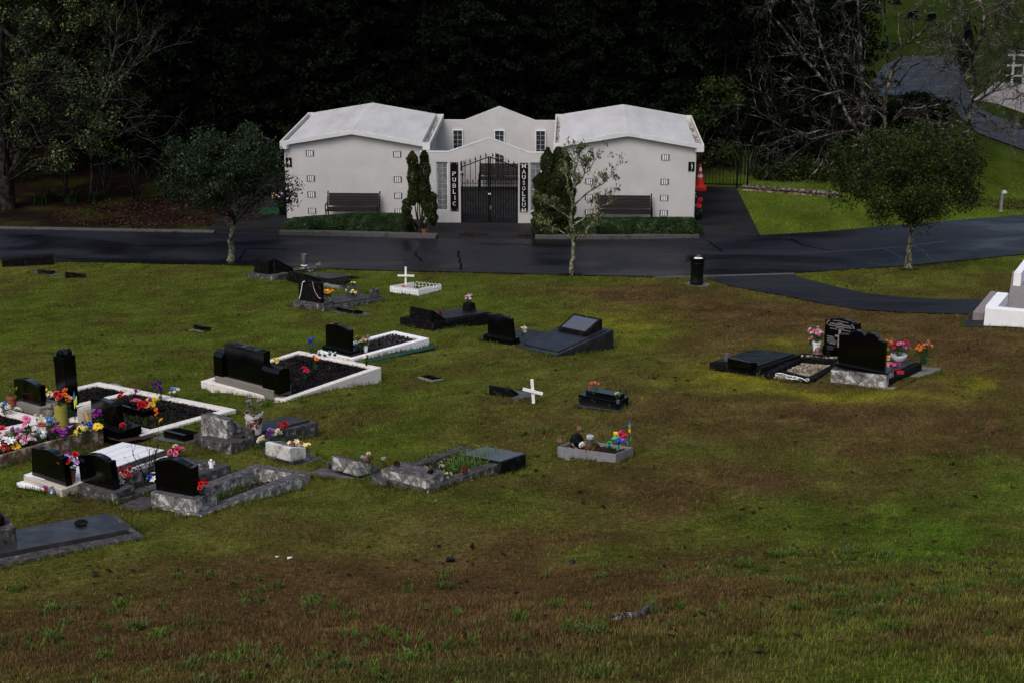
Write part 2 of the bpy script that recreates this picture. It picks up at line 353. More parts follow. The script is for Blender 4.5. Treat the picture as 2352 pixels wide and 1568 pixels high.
def lawncol(x, y):
    x = np.asarray(x, float); y = np.asarray(y, float)
    wx, wy = x+1.6*(fbm(x*.7+5, y*.7)-.5), y+1.6*(fbm(x*.7, y*.7+9)-.5)
    n = fbm(wx*.55, wy*.4, 5); k = np.clip((n-.36)/.3, 0, 1)[..., None]
    c = GREEN*k+OLIVE*(1-k)*.85+BROWN*(1-k)*.15
    rb = (np.clip((x-.5-.25*(30-y))/5, 0, 1)*np.clip((40-y)/3, 0, 1)*np.clip((fbm(wx*.8+9, wy*.6, 4)-.25)/.25, .35, 1)*.8)[..., None]; c = c*(1-rb)+BROWN*rb
    for (px_, py_, rx, ry, cc, s) in PATCH:
        e = np.exp(-(((wx-px_)/rx)**2+((wy-py_)/ry)**2)*1.1)
        e = np.clip(e*s*1.25*(.45+1.1*fbm(wx*1.3+px_, wy*1.1, 4)), 0, 1)[..., None]
        c = c*(1-e)+cc*e
    d = fbm(x*2.2, y*1.8, 4); c = c*(.5+1.0*d)[..., None]
    c = c*(.6+.8*fbm(x*7, y*6, 3))[..., None]
    b = np.clip((fbm(x*1.1+40, y*.9+3, 4)-.56)/.1, 0, 1)[..., None]*.5
    c = c*(1-b)+BROWN*.75*b
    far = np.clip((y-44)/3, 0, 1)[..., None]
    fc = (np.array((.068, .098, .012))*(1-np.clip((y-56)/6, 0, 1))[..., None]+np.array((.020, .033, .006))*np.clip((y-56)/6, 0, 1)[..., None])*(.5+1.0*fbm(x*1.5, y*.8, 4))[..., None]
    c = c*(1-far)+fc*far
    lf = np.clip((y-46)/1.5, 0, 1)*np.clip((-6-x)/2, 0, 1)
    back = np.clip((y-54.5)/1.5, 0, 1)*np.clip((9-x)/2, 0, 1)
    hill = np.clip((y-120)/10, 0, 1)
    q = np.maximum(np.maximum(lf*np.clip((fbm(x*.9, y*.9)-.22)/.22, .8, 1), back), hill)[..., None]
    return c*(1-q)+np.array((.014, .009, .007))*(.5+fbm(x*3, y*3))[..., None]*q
def inpoly(x, y, P):
    r = np.zeros(x.shape, bool); n = len(P)
    for i in range(n):
        (x0, y0), (x1, y1) = P[i], P[(i+1) % n]
        c = ((y0 > y) != (y1 > y)) & (x < (x1-x0)*(y-y0)/((y1-y0) if y1 != y0 else 1e-9)+x0); r ^= c
    return r
GRASS = True; EXPO = .58
# ================================================================ roads, paths, ground
def lerp_edge(pts, xs):
    p = np.array(pts, float); return np.interp(xs, p[:, 0], p[:, 1])
near = [(-700, 578), (0, 598), (260, 604), (520, 609), (830, 621), (1100, 627), (1350, 634), (1500, 637), (1640, 634), (1830, 628), (2100, 610), (2352, 585), (2900, 520)]
farE = [(-700, 517), (0, 528), (490, 537), (640, 545), (1000, 550), (1400, 552), (1610, 549), (1745, 542), (1900, 533), (2100, 515), (2352, 495), (2900, 448)]
def strip(name, A, B, m, dz, nx=8, kind='structure', zf=None):
    V = []; Fc = []
    for i, (a, b) in enumerate(zip(A, B)):
        for j in range(nx+1):
            p = a+(b-a)*j/nx; V.append((p[0], p[1], float(gz(p[0], p[1]))+dz))
    for i in range(len(A)-1):
        for j in range(nx):
            k = i*(nx+1)+j; Fc.append((k, k+nx+1, k+nx+2, k+1))
    o = mk(name, V, Fc, m); tag(o, kind=kind); return o
xs = np.linspace(-700, 2900, 110)
RN = [G((x, lerp_edge(near, x))) for x in xs]; RF = [G((x, lerp_edge(farE, x))) for x in xs]
def up(V): return V
road = strip('road', RN, RF, M['road'], .02, 10)
ROADP = np.array([p[:2] for p in RN]+[p[:2] for p in RF[::-1]])
pl = [(1618, 637.5), (1680, 658), (1809, 682), (1891, 699), (1976, 712.5), (2096, 719), (2200, 722), (2300, 724), (2500, 728)]
pu = [(1813, 630), (1857, 644), (1925, 661), (1993, 675), (2079, 684.5), (2164, 688), (2230, 689), (2320, 690), (2520, 692)]
def dens(pts, n):
    p = np.array(pts, float); t = np.linspace(0, len(p)-1, n); i = np.arange(len(p))
    return [G((np.interp(q, i, p[:, 0]), np.interp(q, i, p[:, 1]))) for q in t]
PL, PU = dens(pl, 50), dens(pu, 50)
strip('footpath', PL, PU, M['path'], .014, 6)
PATHP = np.array([p[:2] for p in PL]+[p[:2] for p in PU[::-1]])
# building frame
BO = np.array([-7.235, 48.537, .018]); BA = R(-2.214); be = np.array([math.cos(BA), math.sin(BA), 0]); bn = np.array([-be[1], be[0], 0])
def bp(x, y, z=0): return BO+be*x+bn*y+np.array([0, 0, z])
fr_l = [G(p) for p in ((470, 536.5), (497, 505), (540, 462), (600, 434))]
fr_r = [G(p) for p in ((1692, 433), (1705, 460), (1725, 500), (1746, 541))]
edge = [G((x, lerp_edge(farE, x))) for x in np.linspace(1700, 500, 25)]
FP = [p[:2] for p in fr_l]+[bp(-1.5, 5.6)[:2], bp(13.3, 5.6)[:2]]+[p[:2] for p in fr_r]+[p[:2] for p in edge]
FP = np.array(FP)
mk('forecourt', [(x, y, .016) for x, y in FP], [tuple(range(len(FP)))], M['fore'])['kind'] = 'structure'
# far road on the right, bending out of the frame
fa = [(1960, 242), (2020, 224), (2100, 219), (2150, 229), (2178, 246), (2245, 308), (2352, 347), (2520, 392)]
fb = [(2030, 152), (2075, 132), (2150, 131), (2215, 138), (2214, 192), (2247, 252), (2352, 297), (2520, 345)]
FA, FB = dens(fa, 60), dens(fb, 60)
strip('far_road', FA, FB, M['farroad'], .05, 8)
FARP = np.array([p[:2] for p in FA]+[p[:2] for p in FB[::-1]])
def poly_strip(name, pts, w, m, dz):
    P = [G(p) for p in pts]; A, B = [], []
    for i in range(len(P)-1):
        for t in np.linspace(0, 1, 6)[(1 if i else 0):]:
            q = P[i]+(P[i+1]-P[i])*t; d = nrm((P[i+1]-P[i])*[1, 1, 0]); s = np.array([-d[1], d[0], 0])*w*(.6+.8*random.random()); j = rng.normal(0, .03, 3)*[1, 1, 0]
            A.append(q-s+j); B.append(q+s+j)
    return strip(name, A, B, m, dz, 1)
for c in (((40, 546), (70, 545), (104, 540)), ((215, 563), (330, 567), (480, 566), (512, 557)), ((659, 575), (570, 573), (549, 598)), ((957, 581), (958, 590), (970, 602)),
          ((1054, 579), (1055, 595), (1062, 622)), ((1624, 554), (1639, 566), (1662, 582)), ((1820, 551), (1847, 566), (1925, 581)), ((1100, 560), (1300, 567))):
    poly_strip('road_crack', c, .028, M['crack'], .026)
for c in (((1840, 583), (2027, 573), (2174, 557)), ((2027, 573), (2060, 586), (2075, 599)), ((2096, 566), (2120, 580), (2150, 605))):
    poly_strip('road_crack', c, .02, M['crack_lt'], .027)
def edge_kerb(name, pts, w, h, m, out=1):
    P = dens(pts, 24); A = []
    mb = MB(); prev = None
    for i, p in enumerate(P):
        d = nrm((P[min(i+1, 23)]-P[max(i-1, 0)])*[1, 1, 0]); s = np.array([-d[1], d[0], 0])*w*out; z = float(gz(p[0], p[1]))
        A.append([(p[0], p[1], z-.1), (p[0], p[1], z+h), (p[0]+s[0], p[1]+s[1], z+h), (p[0]+s[0], p[1]+s[1], z-.1)])
    V = [v for r in A for v in r]; Fc = [(i*4+j, i*4+(j+1) % 4, i*4+4+(j+1) % 4, i*4+4+j) for i in range(23) for j in range(4)]
    mb.add(V, Fc); o = mb.go(name, m); o['kind'] = 'structure'; return o
edge_kerb('kerb', [(-300, 523.5), (0, 528), (490, 537)], .25, .05, M['kerbconc'])
edge_kerb('kerb', [(641, 541), (840, 545), (1002, 550)], .28, .12, M['kerbconc'])
edge_kerb('kerb', [(1229, 551.5), (1420, 551.5), (1606, 548.5)], .22, .12, M['kerbconc'])
edge_kerb('kerb', [(1500, 637.2), (1640, 634.5), (1822, 629)], .16, .03, M['kerbconc'], -1)
def litter_bed(name, cx, cy, rx, ry, n, m, s=.06, kind='stuff'):
    a = rng.uniform(0, 6.28, n); r = np.sqrt(rng.random(n)); x, y = cx+r*rx*np.cos(a), cy+r*ry*np.sin(a)
    return quads(name, np.stack([x, y, gz(x, y)+.03+rng.random(n)*.02], -1), s, m, flat_=.8, kind=kind)
def quads(name, C, s, m, parent=None, flat_=0., asp=.55, kind=None, out=None, updir=None):
    """a cloud of diamond shaped leaves at the points C"""
    n = len(C); a = rng.normal(0, 1, (n, 3)); 
    if updir is not None: a = a*.6+updir
    a[:, 2] *= (1-flat_); a /= np.linalg.norm(a, axis=1, keepdims=True)+1e-9
    b = rng.normal(0, 1, (n, 3))
    if flat_: b[:, 2] *= (1-flat_)
    b = np.cross(a, np.cross(a, b)); b /= np.linalg.norm(b, axis=1, keepdims=True)+1e-9
    s = (s*rng.uniform(.6, 1.35, n))[:, None] if np.isscalar(s) else s[:, None]
    nrml = np.cross(a, b)
    V = np.stack([C-a*s*.5, C+b*s*asp*.5+nrml*s*.08, C+a*s*.5, C-b*s*asp*.5+nrml*s*.08], 1).reshape(-1, 3)
    if out is not None: out.append(V); return
    o = mk(name, V, np.arange(4*n).reshape(-1, 4), m, parent)
    if kind: o['kind'] = kind
    return o

# ================================================================ mausoleum
GLY = {'P': [[(0, 0), (0, 1), (.5, 1), (.72, .88), (.72, .64), (.5, .5), (0, .5)]], 'U': [[(0, 1), (0, .25), (.2, 0), (.55, 0), (.75, .25), (.75, 1)]],
       'B': [[(0, 0), (0, 1), (.45, 1), (.65, .88), (.65, .64), (.45, .53), (0, .53)], [(.45, .53), (.72, .4), (.72, .14), (.5, 0), (0, 0)]],
       'L': [[(0, 1), (0, 0), (.62, 0), (.62, .18)]], 'I': [[(.3, 0), (.3, 1)]], 'C': [[(.72, .8), (.5, 1), (.2, .95), (0, .7), (0, .3), (.2, .05), (.5, 0), (.72, .2)]],
       'M': [[(0, 0), (.05, 1), (.45, .15), (.85, 1), (.9, 0)]], 'A': [[(0, 0), (.4, 1), (.8, 0)], [(.17, .36), (.63, .36)]],
       'S': [[(.62, .8), (.42, 1), (.15, .95), (.05, .75), (.2, .57), (.5, .45), (.65, .25), (.5, .03), (.2, 0), (0, .2)]],
       'O': [[(.4, 1), (.1, .85), (0, .5), (.1, .15), (.4, 0), (.7, .15), (.8, .5), (.7, .85), (.4, 1)]],
       'E': [[(.62, .8), (.62, 1), (0, 1), (0, 0), (.65, 0), (.65, .2)], [(0, .52), (.45, .52)]], '4': [[(.5, 0), (.5, 1), (0, .3), (.7, .3)]], '1': [[(.1, .82), (.32, 1), (.32, 0)]]}
SER = {'P': [(0, 0)], 'U': [(0, 1), (.75, 1)], 'B': [(0, 0), (0, 1)], 'L': [(0, 1), (0, 0)], 'I': [(.3, 0), (.3, 1)], 'M': [(0, 0), (.9, 0), (.03, 1), (.87, 1)], 'A': [(0, 0), (.8, 0)], '4': [(.5, 0)], '1': [(.32, 0)], 'E': [(0, 0), (0, 1)]}
def letters(parent, txt, x, zs, y, h, th=.11):
    """upright serif letters on a plane facing -y, centred on x, one height per character"""
    for ch, z in zip(txt, zs):
        g_ = GLY[ch]; w = max(p[0] for s in g_ for p in s); mb = MB()
        T = lambda p: (x+(p[0]-w/2)*h*.95, y, z+p[1]*h)
        for s in g_:
            for a, b in zip(s, s[1:]):
                vert = abs(b[0]-a[0]) < .1; mb.bar(T(a), T(b), h*(th*1.45 if vert else th*.9), .008, (0, 1, 0))
        for p in SER.get(ch, []): mb.bar(T((p[0]-.15, p[1])), T((p[0]+.15, p[1])), h*th*.7, .008, (0, 1, 0))
        mb.go('letter', M['letter'], parent)
mau = thing('mausoleum', 'cream rendered public mausoleum with two low gabled wings and a pointed gateway between them', 'building', BO, BA)
def roofz(x, xr): return 2.89-.17*abs(x-xr)
def wing(x0, x1, xr, xl, xR, vents, inner):
    MB().prism([(x0, -.1), (x1, -.1), (x1, roofz(x1, xr)-.12), (xr, 2.77), (x0, roofz(x0, xr)-.12)], 'y', 0, 5.1).go('wall', M['wall'], mau, bev=.008)
    r = MB()
    r.prism([(xl+.26, roofz(xl+.26, xr)), (xr, 2.89), (xr, 2.772), (xl+.26, roofz(xl+.26, xr)-.118)], 'y', -.12, 5.24)
    r.prism([(xr, 2.89), (xR-.26, roofz(xR-.26, xr)), (xR-.26, roofz(xR-.26, xr)-.118), (xr, 2.772)], 'y', -.12, 5.24)
    ro = r.go('roof', M['roof'], mau)
    f = MB().prism([(xl, 2.27), (xl, roofz(xl, xr)+.012), (xr, 2.902), (xR, roofz(xR, xr)+.012), (xR, 2.27), (xR-.22, 2.27), (xR-.22, roofz(xR-.22, xr)-.13), (xr, 2.755), (xl+.22, roofz(xl+.22, xr)-.13), (xl+.22, 2.27)], 'y', -.165, -.12)
    f.go('fascia', M['trim'], mau, bev=.006)
    for a, s in ((xl, 1), (xR, -1)):
        z = roofz(a, xr)
        gt = MB().box(min(a, a+s*.26), max(a, a+s*.26), -.12, 5.24, 2.27, 2.36).go('gutter', M['gutter'], mau)
        MB().box(min(a, a+s*.05), max(a, a+s*.05), -.12, 5.24, 2.36, z+.012).go('lip', M['trim'], gt)
        MB().box(min(a, a+s*.27), max(a, a+s*.27), 5.24, 5.28, 2.27, z+.03).go('gutter_end', M['trim'], gt)
        C = np.stack([a+s*rng.uniform(.07, .24, 160), 1.5+np.concatenate([rng.normal(0, .5, 80), rng.normal(2, .6, 80)]), np.full(160, 2.37)], -1)
        quads('dead_leaf', C, .05, M['redmulch'], gt, .7, kind='stuff')
    for vx, vz in vents:
        v = MB().box(vx, vx+.262, -.014, 0, vz-.19, vz).go('vent', M['vent_d'], mau, bev=.004)
        for c in range(3):
            s_ = MB()
            for q in range(7): s_.box(vx+.042+c*.067, vx+.042+c*.067+.042, -.022, -.014, vz-.178+q*.0236, vz-.178+q*.0236+.019)
            s_.go('louvre', M['white'], v)
L_v = [(.69, z) for z in (2.21, 1.40, .88, .34)]+[(3.47, z) for z in (2.2, 1.39, .86, .34)]
R_v = [(9.56, z) for z in (2.16, 1.38, .86, .37)]+[(11.94, z) for z in (2.16, 1.38, .86, .37)]
wing(0, 4.4, 2.2, -.1, 4.66, L_v, 4.4); wing(8.72, 13.04, 10.88, 8.55, 13.26, R_v, 8.72)
gw = MB()
for a, b in ((4.36, 4.87), (5.23, 5.63), (7.45, 7.82), (8.18, 8.76)): gw.box(a, b, -.4, -.24, -.1, 1.95)
for a, b in ((4.87, 5.23), (7.82, 8.18)): gw.box(a, b, -.4, -.24, -.1, .39)
gw.prism([(4.36, 1.95), (5.63, 1.95), (5.63, 1.96), (6.54, 2.33), (7.45, 1.96), (7.45, 1.95), (8.76, 1.95), (8.76, 2.25), (7.8, 2.25), (6.54, 2.70), (5.24, 2.25), (4.36, 2.25)], 'y', -.4, -.24)
gw.go('wall', M['wall'], mau)
top = [(4.36, 2.25), (5.24, 2.25), (6.54, 2.70), (7.8, 2.25), (8.76, 2.25)]
MB().prism(top+[(x, z+.022) for x, z in top[::-1]], 'y', -.408, -.232).go('coping', M['trim'], mau)
MB().prism([(4.4, -.1), (8.72, -.1), (8.72, 2.33), (7.86, 2.33), (6.61, 2.81), (5.39, 2.33), (4.4, 2.33)], 'y', 5.03, 5.2).go('wall', M['wall'], mau)
def gwin(x0, x1, z0, z1, y, rows, m, frame):
    w = MB()
    for a in ((x0, x0+.025, z0, z1), (x1-.025, x1, z0, z1), (x0+.025, x1-.025, z0, z0+.025), (x0+.025, x1-.025, z1-.025, z1)): w.box(a[0], a[1], y-frame, y+.03, a[2], a[3])
    w.box(x0-.02, x1+.02, y-frame-.03, y-frame, z0-.03, z0)
    o = w.go('window', M['white'], mau)
    MB().box(x0+.025, x1-.025, y+.02, y+.06, z0+.025, z1-.025).go('block_joint', M['mortar'], o)
    b = MB(); h = (z1-z0-.05)/rows; cw = (x1-x0-.05)/2
    for c in range(2):
        for r in range(rows): b.box(x0+.034+c*cw, x0+.016+(c+1)*cw, y+.002, y+.021, z0+.035+r*h, z0+.014+(r+1)*h)
    b.go('glass_blocks', m, o, bev=.008)
gwin(4.87, 5.23, .39, 1.95, -.36, 9, M['gblock'], -.02); gwin(7.82, 8.18, .39, 1.95, -.36, 9, M['gblock'], -.02)
for x0 in (4.98, 6.43, 7.86): gwin(x0, x0+.36, .52, 2.01, 4.985, 9, M['gblock_dark'], .012)
for side, x in ((1, 4.4), (-1, 8.72)):      # niche grids on the inner side walls
    t = MB()
    for i in range(9): t.box(min(x, x+side*.03), max(x, x+side*.03), .6+i*.52, .64+i*.52, .15, 2.2)
    for z in (.15, .62, 1.1, 1.6, 2.16): t.box(min(x, x+side*.034), max(x, x+side*.034), .6, 4.8, z, z+.04)
    t.go('niche_grid', M['trim'], mau)
for x0, x1, txt, z0, zt in ((5.31, 5.56, 'PUBLIC', .38, [1.52-.192*i for i in range(6)]), (7.50, 7.76, 'MAUSOLEUM', .37, [1.785-.178*i for i in range(9)])):
    s_ = MB().box(x0, x1, -.425, -.4, z0, 1.94).go('sign_board', M['sign_black'], mau, bev=.003)
    letters(s_, txt, (x0+x1)/2, zt, -.429, .118, .095)
    for x in (x0+.035, x1-.035):
        for z in (z0+.045, 1.895): MB().box(x-.008, x+.008, -.431, -.425, z-.008, z+.008).go('screw', M['letter'], s_)
for x0, z0, ch in ((.04, 1.67, '4'), (12.8, 1.63, '1')):
    s_ = MB().box(x0, x0+.195, -.02, 0, z0, z0+.3).go('sign_board', M['sign_black'], mau, bev=.003)
    letters(s_, ch, x0+.098, [z0+.09], -.024, .12, .12)
    for z in (z0+.035, z0+.26): MB().box(x0+.09, x0+.106, -.026, -.02, z-.008, z+.008).go('screw', M['letter'], s_)
for s in (0, 1):                               # two gate leaves
    X = (lambda x: 5.67+x) if s == 0 else (lambda x: 7.41-x)
    hz = lambda x: 1.77+.39*x
    y = -.31
    fr = MB()
    fr.bar((X(.012), y, .0), (X(.012), y, 1.78), .03, .03, (0, 1, 0)); fr.bar((X(.842), y, 0), (X(.842), y, 2.105), .045, .04, (0, 1, 0))
    fr.bar((X(.0), y, 1.772), (X(.865), y, 2.108), .03, .03, (0, 1, 0))
    for z in (.02, 1.065, 1.255): fr.bar((X(.02), y, z), (X(.83), y, z), .026 if z != 1.255 else .018, .026, (0, 1, 0))
    fr.bar((X(.03), y-.016, 1.05), (X(.83), y-.016, .05), .016, .016, (0, 1, 0))
    lf = fr.go('gate_leaf', M['black_paint'], mau)
    for i in range(1, 10):
        x = .02+i*.0823; tall = i % 2 == 1; zt = hz(x)+.13 if tall else 1.36
        b = MB().bar((X(x), y, .02), (X(x), y, zt-.06), .02, .02, (0, 1, 0))
        b.lathe([(.012, 0), (.034, .012), (.018, .05), (.001, .11)], 6, (X(x), y, zt-.07)); b.go('bar', M['black_paint'], lf)
    MB().bar((X(.845), y-.03, .90), (X(.845), y-.03, .945), .03, .02, (0, 1, 0)).go('latch', M['white'], lf)
MB().box(6.55, 6.6, -.345, -.33, .42, .55).go('latch', M['steel'], mau)
def bench(label, x, y, w, yaw=0):
    b = thing('park_bench', label, 'bench', bp(x, y), BA+yaw, 'dark slatted benches with iron ends')
    s = MB()
    for i in range(5): s.box(.03, w-.03, -.5+i*.085, -.5+i*.085+.07, .40+.004*i, .435+.004*i)
    s.go('seat', M['bench_w'], b, bev=.004)
    s = MB()
    for i in range(5):
        z = .49+i*.078; o = -.075+i*.024; s.add([(x_, o+dy, z+dz) for x_ in (.03, w-.03) for dy, dz in ((0, 0), (.022, .075), (.047, .071), (.025, -.004))], [(0, 1, 2, 3), (7, 6, 5, 4), (0, 4, 5, 1), (1, 5, 6, 2), (2, 6, 7, 3), (3, 7, 4, 0)])
    s.go('backrest', M['bench_w'], b)
    for xx in (0, w):
        e = MB().tube([(xx, -.56, 0), (xx, -.53, .12), (xx, -.47, .26), (xx, -.5, .4), (xx, -.57, .5), (xx, -.58, .57), (xx, -.5, .62), (xx, -.1, .6)], .022)
        e.tube([(xx, .08, 0), (xx, 0, .12), (xx, -.06, .3), (xx, -.09, .45), (xx, .0, .75), (xx, .05, .9), (xx, .09, .92)], .024).tube([(xx, -.5, .39), (xx, -.08, .41)], .02)
        e.go('side_frame', M['black_paint'], b, True)
    return b
bench('dark slatted park bench against the left wing wall, fully in view above the low hedge', 1.38, -.22, 1.66)
bench('dark slatted park bench partly behind the lichen-covered magnolia at the right wing', 10.0, -.22, 1.66)
bench('dark slatted park bench seen through the bars of the iron gate', 5.94, 4.72, 1.66)
# ================================================================ vegetation
def onv(p, y):
    """point of the view ray p on the vertical plane at distance y"""
    d = ray(p); return O_+d*(y/d[1])
def grow(r_, p, d, l, r, lev, T, out, tips, taper=None):
    n = T['seg'][lev]; pts = [p]; rad = [r]; last = lev == len(T['seg'])-1; ds = [d]; end = .22 if last else .5
    for i in range(n):
        d = nrm(d+r_.normal(0, T['wob'], 3)+np.array([0, 0, T['up'][lev]])); p = p+d*l/n
        pts.append(p); rad.append(r*(1-(1-end)*(i+1)/n)); ds.append(d)
    out.append((np.array(pts), rad, lev))
    if last: tips.extend(pts[2:]); return
    spawn(r_, pts, rad, ds, l, lev, T, out, tips)
def spawn(r_, pts, rad, ds, l, lev, T, out, tips):
    for j in range(T['nb'][lev]):
        f = r_.uniform(T['st'][lev], 1)*(len(pts)-1); i = min(int(f), len(pts)-2); q = pts[i]+(pts[i+1]-pts[i])*(f-i)
        a = nrm(np.cross(ds[i], r_.normal(0, 1, 3))); an = T['ang'][lev]*r_.uniform(.6, 1.3)
        nd = ds[i]*math.cos(an)+a*math.sin(an)
        grow(r_, q, nd, l*T['lr'][lev]*r_.uniform(.6, 1.25), rad[i]*T['rr'][lev], lev+1, T, out, tips)
def tubes(out, sides=(10, 7, 5, 4, 3, 3)):
    V = []; Q = []; n0 = 0
    for pts, rad, lev in out:
        k = sides[min(lev, len(sides)-1)]; a = np.arange(k)*2*math.pi/k; n = len(pts)
        d = np.gradient(pts, axis=0); d /= np.linalg.norm(d, axis=1, keepdims=True)+1e-9
        ref = np.where(np.abs(d[:, 2:3]) < .9, [[0, 0, 1.]], [[1., 0, 0]]); u = np.cross(d, ref); u /= np.linalg.norm(u, axis=1, keepdims=True)+1e-9
        w = np.cross(d, u); rr = np.array(rad)[:, None, None]
        V.append((pts[:, None, :]+rr*(u[:, None, :]*np.cos(a)[None, :, None]+w[:, None, :]*np.sin(a)[None, :, None])).reshape(-1, 3))
        i, j = np.meshgrid(np.arange(n-1), np.arange(k), indexing='ij'); b = n0+i*k
        Q.append(np.stack([b+j, b+(j+1) % k, b+k+(j+1) % k, b+k+j], -1).reshape(-1, 4)); n0 += n*k
    return np.concatenate(V), np.concatenate(Q)
def wood(name, out, m, parent):
    V, Q = tubes(out); return mk(name, V, Q, m, parent, True)
def clumps(C, n, rad, squash=.8):
    """leaf positions scattered round the clump centres C"""
    C = np.asarray(C, float); k = len(C); p = rng.normal(0, 1, (k, n, 3)); p /= np.linalg.norm(p, axis=2, keepdims=True)
    r = rng.random((k, n, 1))**.45; rr = (np.ones(k)*rad)[:, None, None]*rng.uniform(.75, 1.25, (k, 1, 1))
    return (C[:, None, :]+p*r*rr*[1, 1, squash]).reshape(-1, 3)
def ellip(c, rad, n, lo=.55, flat=None):
    p = rng.normal(0, 1, (n, 3)); p /= np.linalg.norm(p, axis=1, keepdims=True); r = rng.uniform(lo, 1, (n, 1))
    q = p*r*np.array(rad); return np.array(c)+q
def round_tree(name, label, base, trunk_h, r0, c, rad, lf, ncl, nl, clr, ls, extra=(), seed=1, bark='bark'):
    rr = np.random.default_rng(seed); t = thing(name, label, 'tree', base)
    T = dict(seg=[6, 6, 5, 4], wob=.12, up=[.05, .06, .03, 0], nb=[6, 5, 4], st=[.8, .3, .3], ang=[.75, .6, .6], lr=[.8, .5, .5], rr=[.55, .6, .6])
    out, tips = [], []; grow(rr, np.array([0, 0, -.1]), nrm(np.array([.02, 0, 1.])), trunk_h+.1, r0, 0, T, out, tips)
    out[0][1][0] *= 1.45; out[0][1][1] *= 1.1
    wood('trunk', out[:1], M[bark], t); wood('limbs', out[1:], M['bark_d'], t)
    C = np.concatenate([ellip(c, np.array(rad)*1.04, ncl, .62), ellip(c, np.array(rad)*.7, ncl//3, .2)]+([np.array(extra)] if len(extra) else []))
    C = C[C[:, 2] > trunk_h*.8]
    quads('crown', clumps(C, nl, clr), ls, M[lf], t, asp=.5); return t
b = g('o', 528, 600); round_tree('broadleaf_tree', 'round grey-green tree with a lichen-spotted trunk beside the road, left of the mausoleum', b, 1.55, .095, (-.02, 0, 2.8), (1.62, 1.55, 1.32), 'lf_bay', 66, 230, .38, .085,
  [(1.75, 0, 1.75), (1.6, .2, 1.95), (1.85, -.1, 2.2), (-1.5, 0, 1.9), (-1.7, .1, 2.3)], 3)
b = g('o', 2086, 618); round_tree('broadleaf_tree', 'spreading dark olive tree with a lichen-spotted trunk on the verge at right', b, 1.45, .10, (-.28, 0, 2.75), (2.0, 1.85, 1.35), 'lf_olive', 105, 210, .42, .08,
  [(-1.95, 0, 2.0), (-2.1, .1, 2.2), (1.6, .3, 1.9), (1.7, 0, 2.2), (-.9, 0, 1.75), (.7, 0, 1.6)], 5)
# small bare magnolia in front of the right wing
def leafy_bare(name, label, base, seed, T, d0, l0, r0, lf, nl, ls, bark, sc=1):
    rr = np.random.default_rng(seed); t = thing(name, label, 'tree', base); out, tips = [], []
    grow(rr, np.array([0, 0, -.08]), nrm(np.array(d0, float)), l0, r0, 0, T, out, tips); out[0][1][0] *= 1.35
    wood('trunk', out[:1], M[bark], t); wood('limbs', out[1:], M[bark], t)
    if nl:
        tp = np.array(tips)[::2]; quads('crown', np.repeat(tp, nl, 0)+rng.normal(0, .045, (len(tp)*nl, 3)), ls, M[lf], t, asp=.38, updir=np.array([0, 0, .8]))
    return t
def cypress(label, base, cols, stems):
    t = thing('cypress_tree', label, 'tree', base); P = []
    for cx, cy, z0, z1, r in cols:
        n = int((z1-z0)*r*22000); h = rng.random(n); rr = r*np.minimum(1, np.minimum((1-h)*7+.25, h*5+.45))*(.8+.35*np.sin(h*19+cx*9)*.5+.2*rng.random(n))
        a = rng.uniform(0, 6.283, n); rr = rr*np.sqrt(.35+.65*rng.random(n)); P.append(np.stack([cx+rr*np.cos(a), cy+rr*np.sin(a), z0+h*(z1-z0)], -1))
    quads('crown', np.concatenate(P), .06, M['lf_cyp'], t, asp=.42, updir=np.array([0, 0, .9]))
    s = []
    for x, y, z, xb in stems:
        zz = np.linspace(0, 1, 6); s.append((np.stack([xb+(x-xb)*zz+.02*np.sin(zz*9), y*zz, z*zz-.03*(1-zz)], -1), list(np.linspace(.028, .012, 6)), 1))
    wood('trunk', s, M['bark_d'], t); return t
cypress('narrow cypress with gappy twin spires and bare lower stems left of the gate', g('o', 967, 541), [(-.22, 0, .95, 2.62, .17), (.14, .05, .8, 2.62, .18), (-.05, .1, 1.0, 2.2, .1), (-.42, 0, .35, 1.15, .16), (.36, 0, .3, 1.35, .17), (.2, .05, .6, 1.4, .14)],
        [(-.22, 0, 1.6, -.05), (.14, .05, 1.6, .02), (-.05, .1, 1.8, 0), (-.4, 0, .8, -.08), (.36, 0, .8, .06), (.05, 0, 1.2, .04), (-.12, 0, 1.2, -.03)])
cypress('dense dark clump of cypress spires right of the gate', g('o', 1266, 543), [(-.33, .1, -.02, 1.95, .24), (-.12, .15, .3, 2.72, .22), (.2, .05, .0, 2.75, .24), (.4, .1, .0, 2.6, .24), (0, -.05, 0, 1.5, .3), (.55, .1, 0, 1.7, .2), (-.4, 0, -.02, .8, .22)],
        [(-.3, 0, 1.2, -.2), (.2, 0, 1.4, .1), (.4, 0, 1.4, .3)])
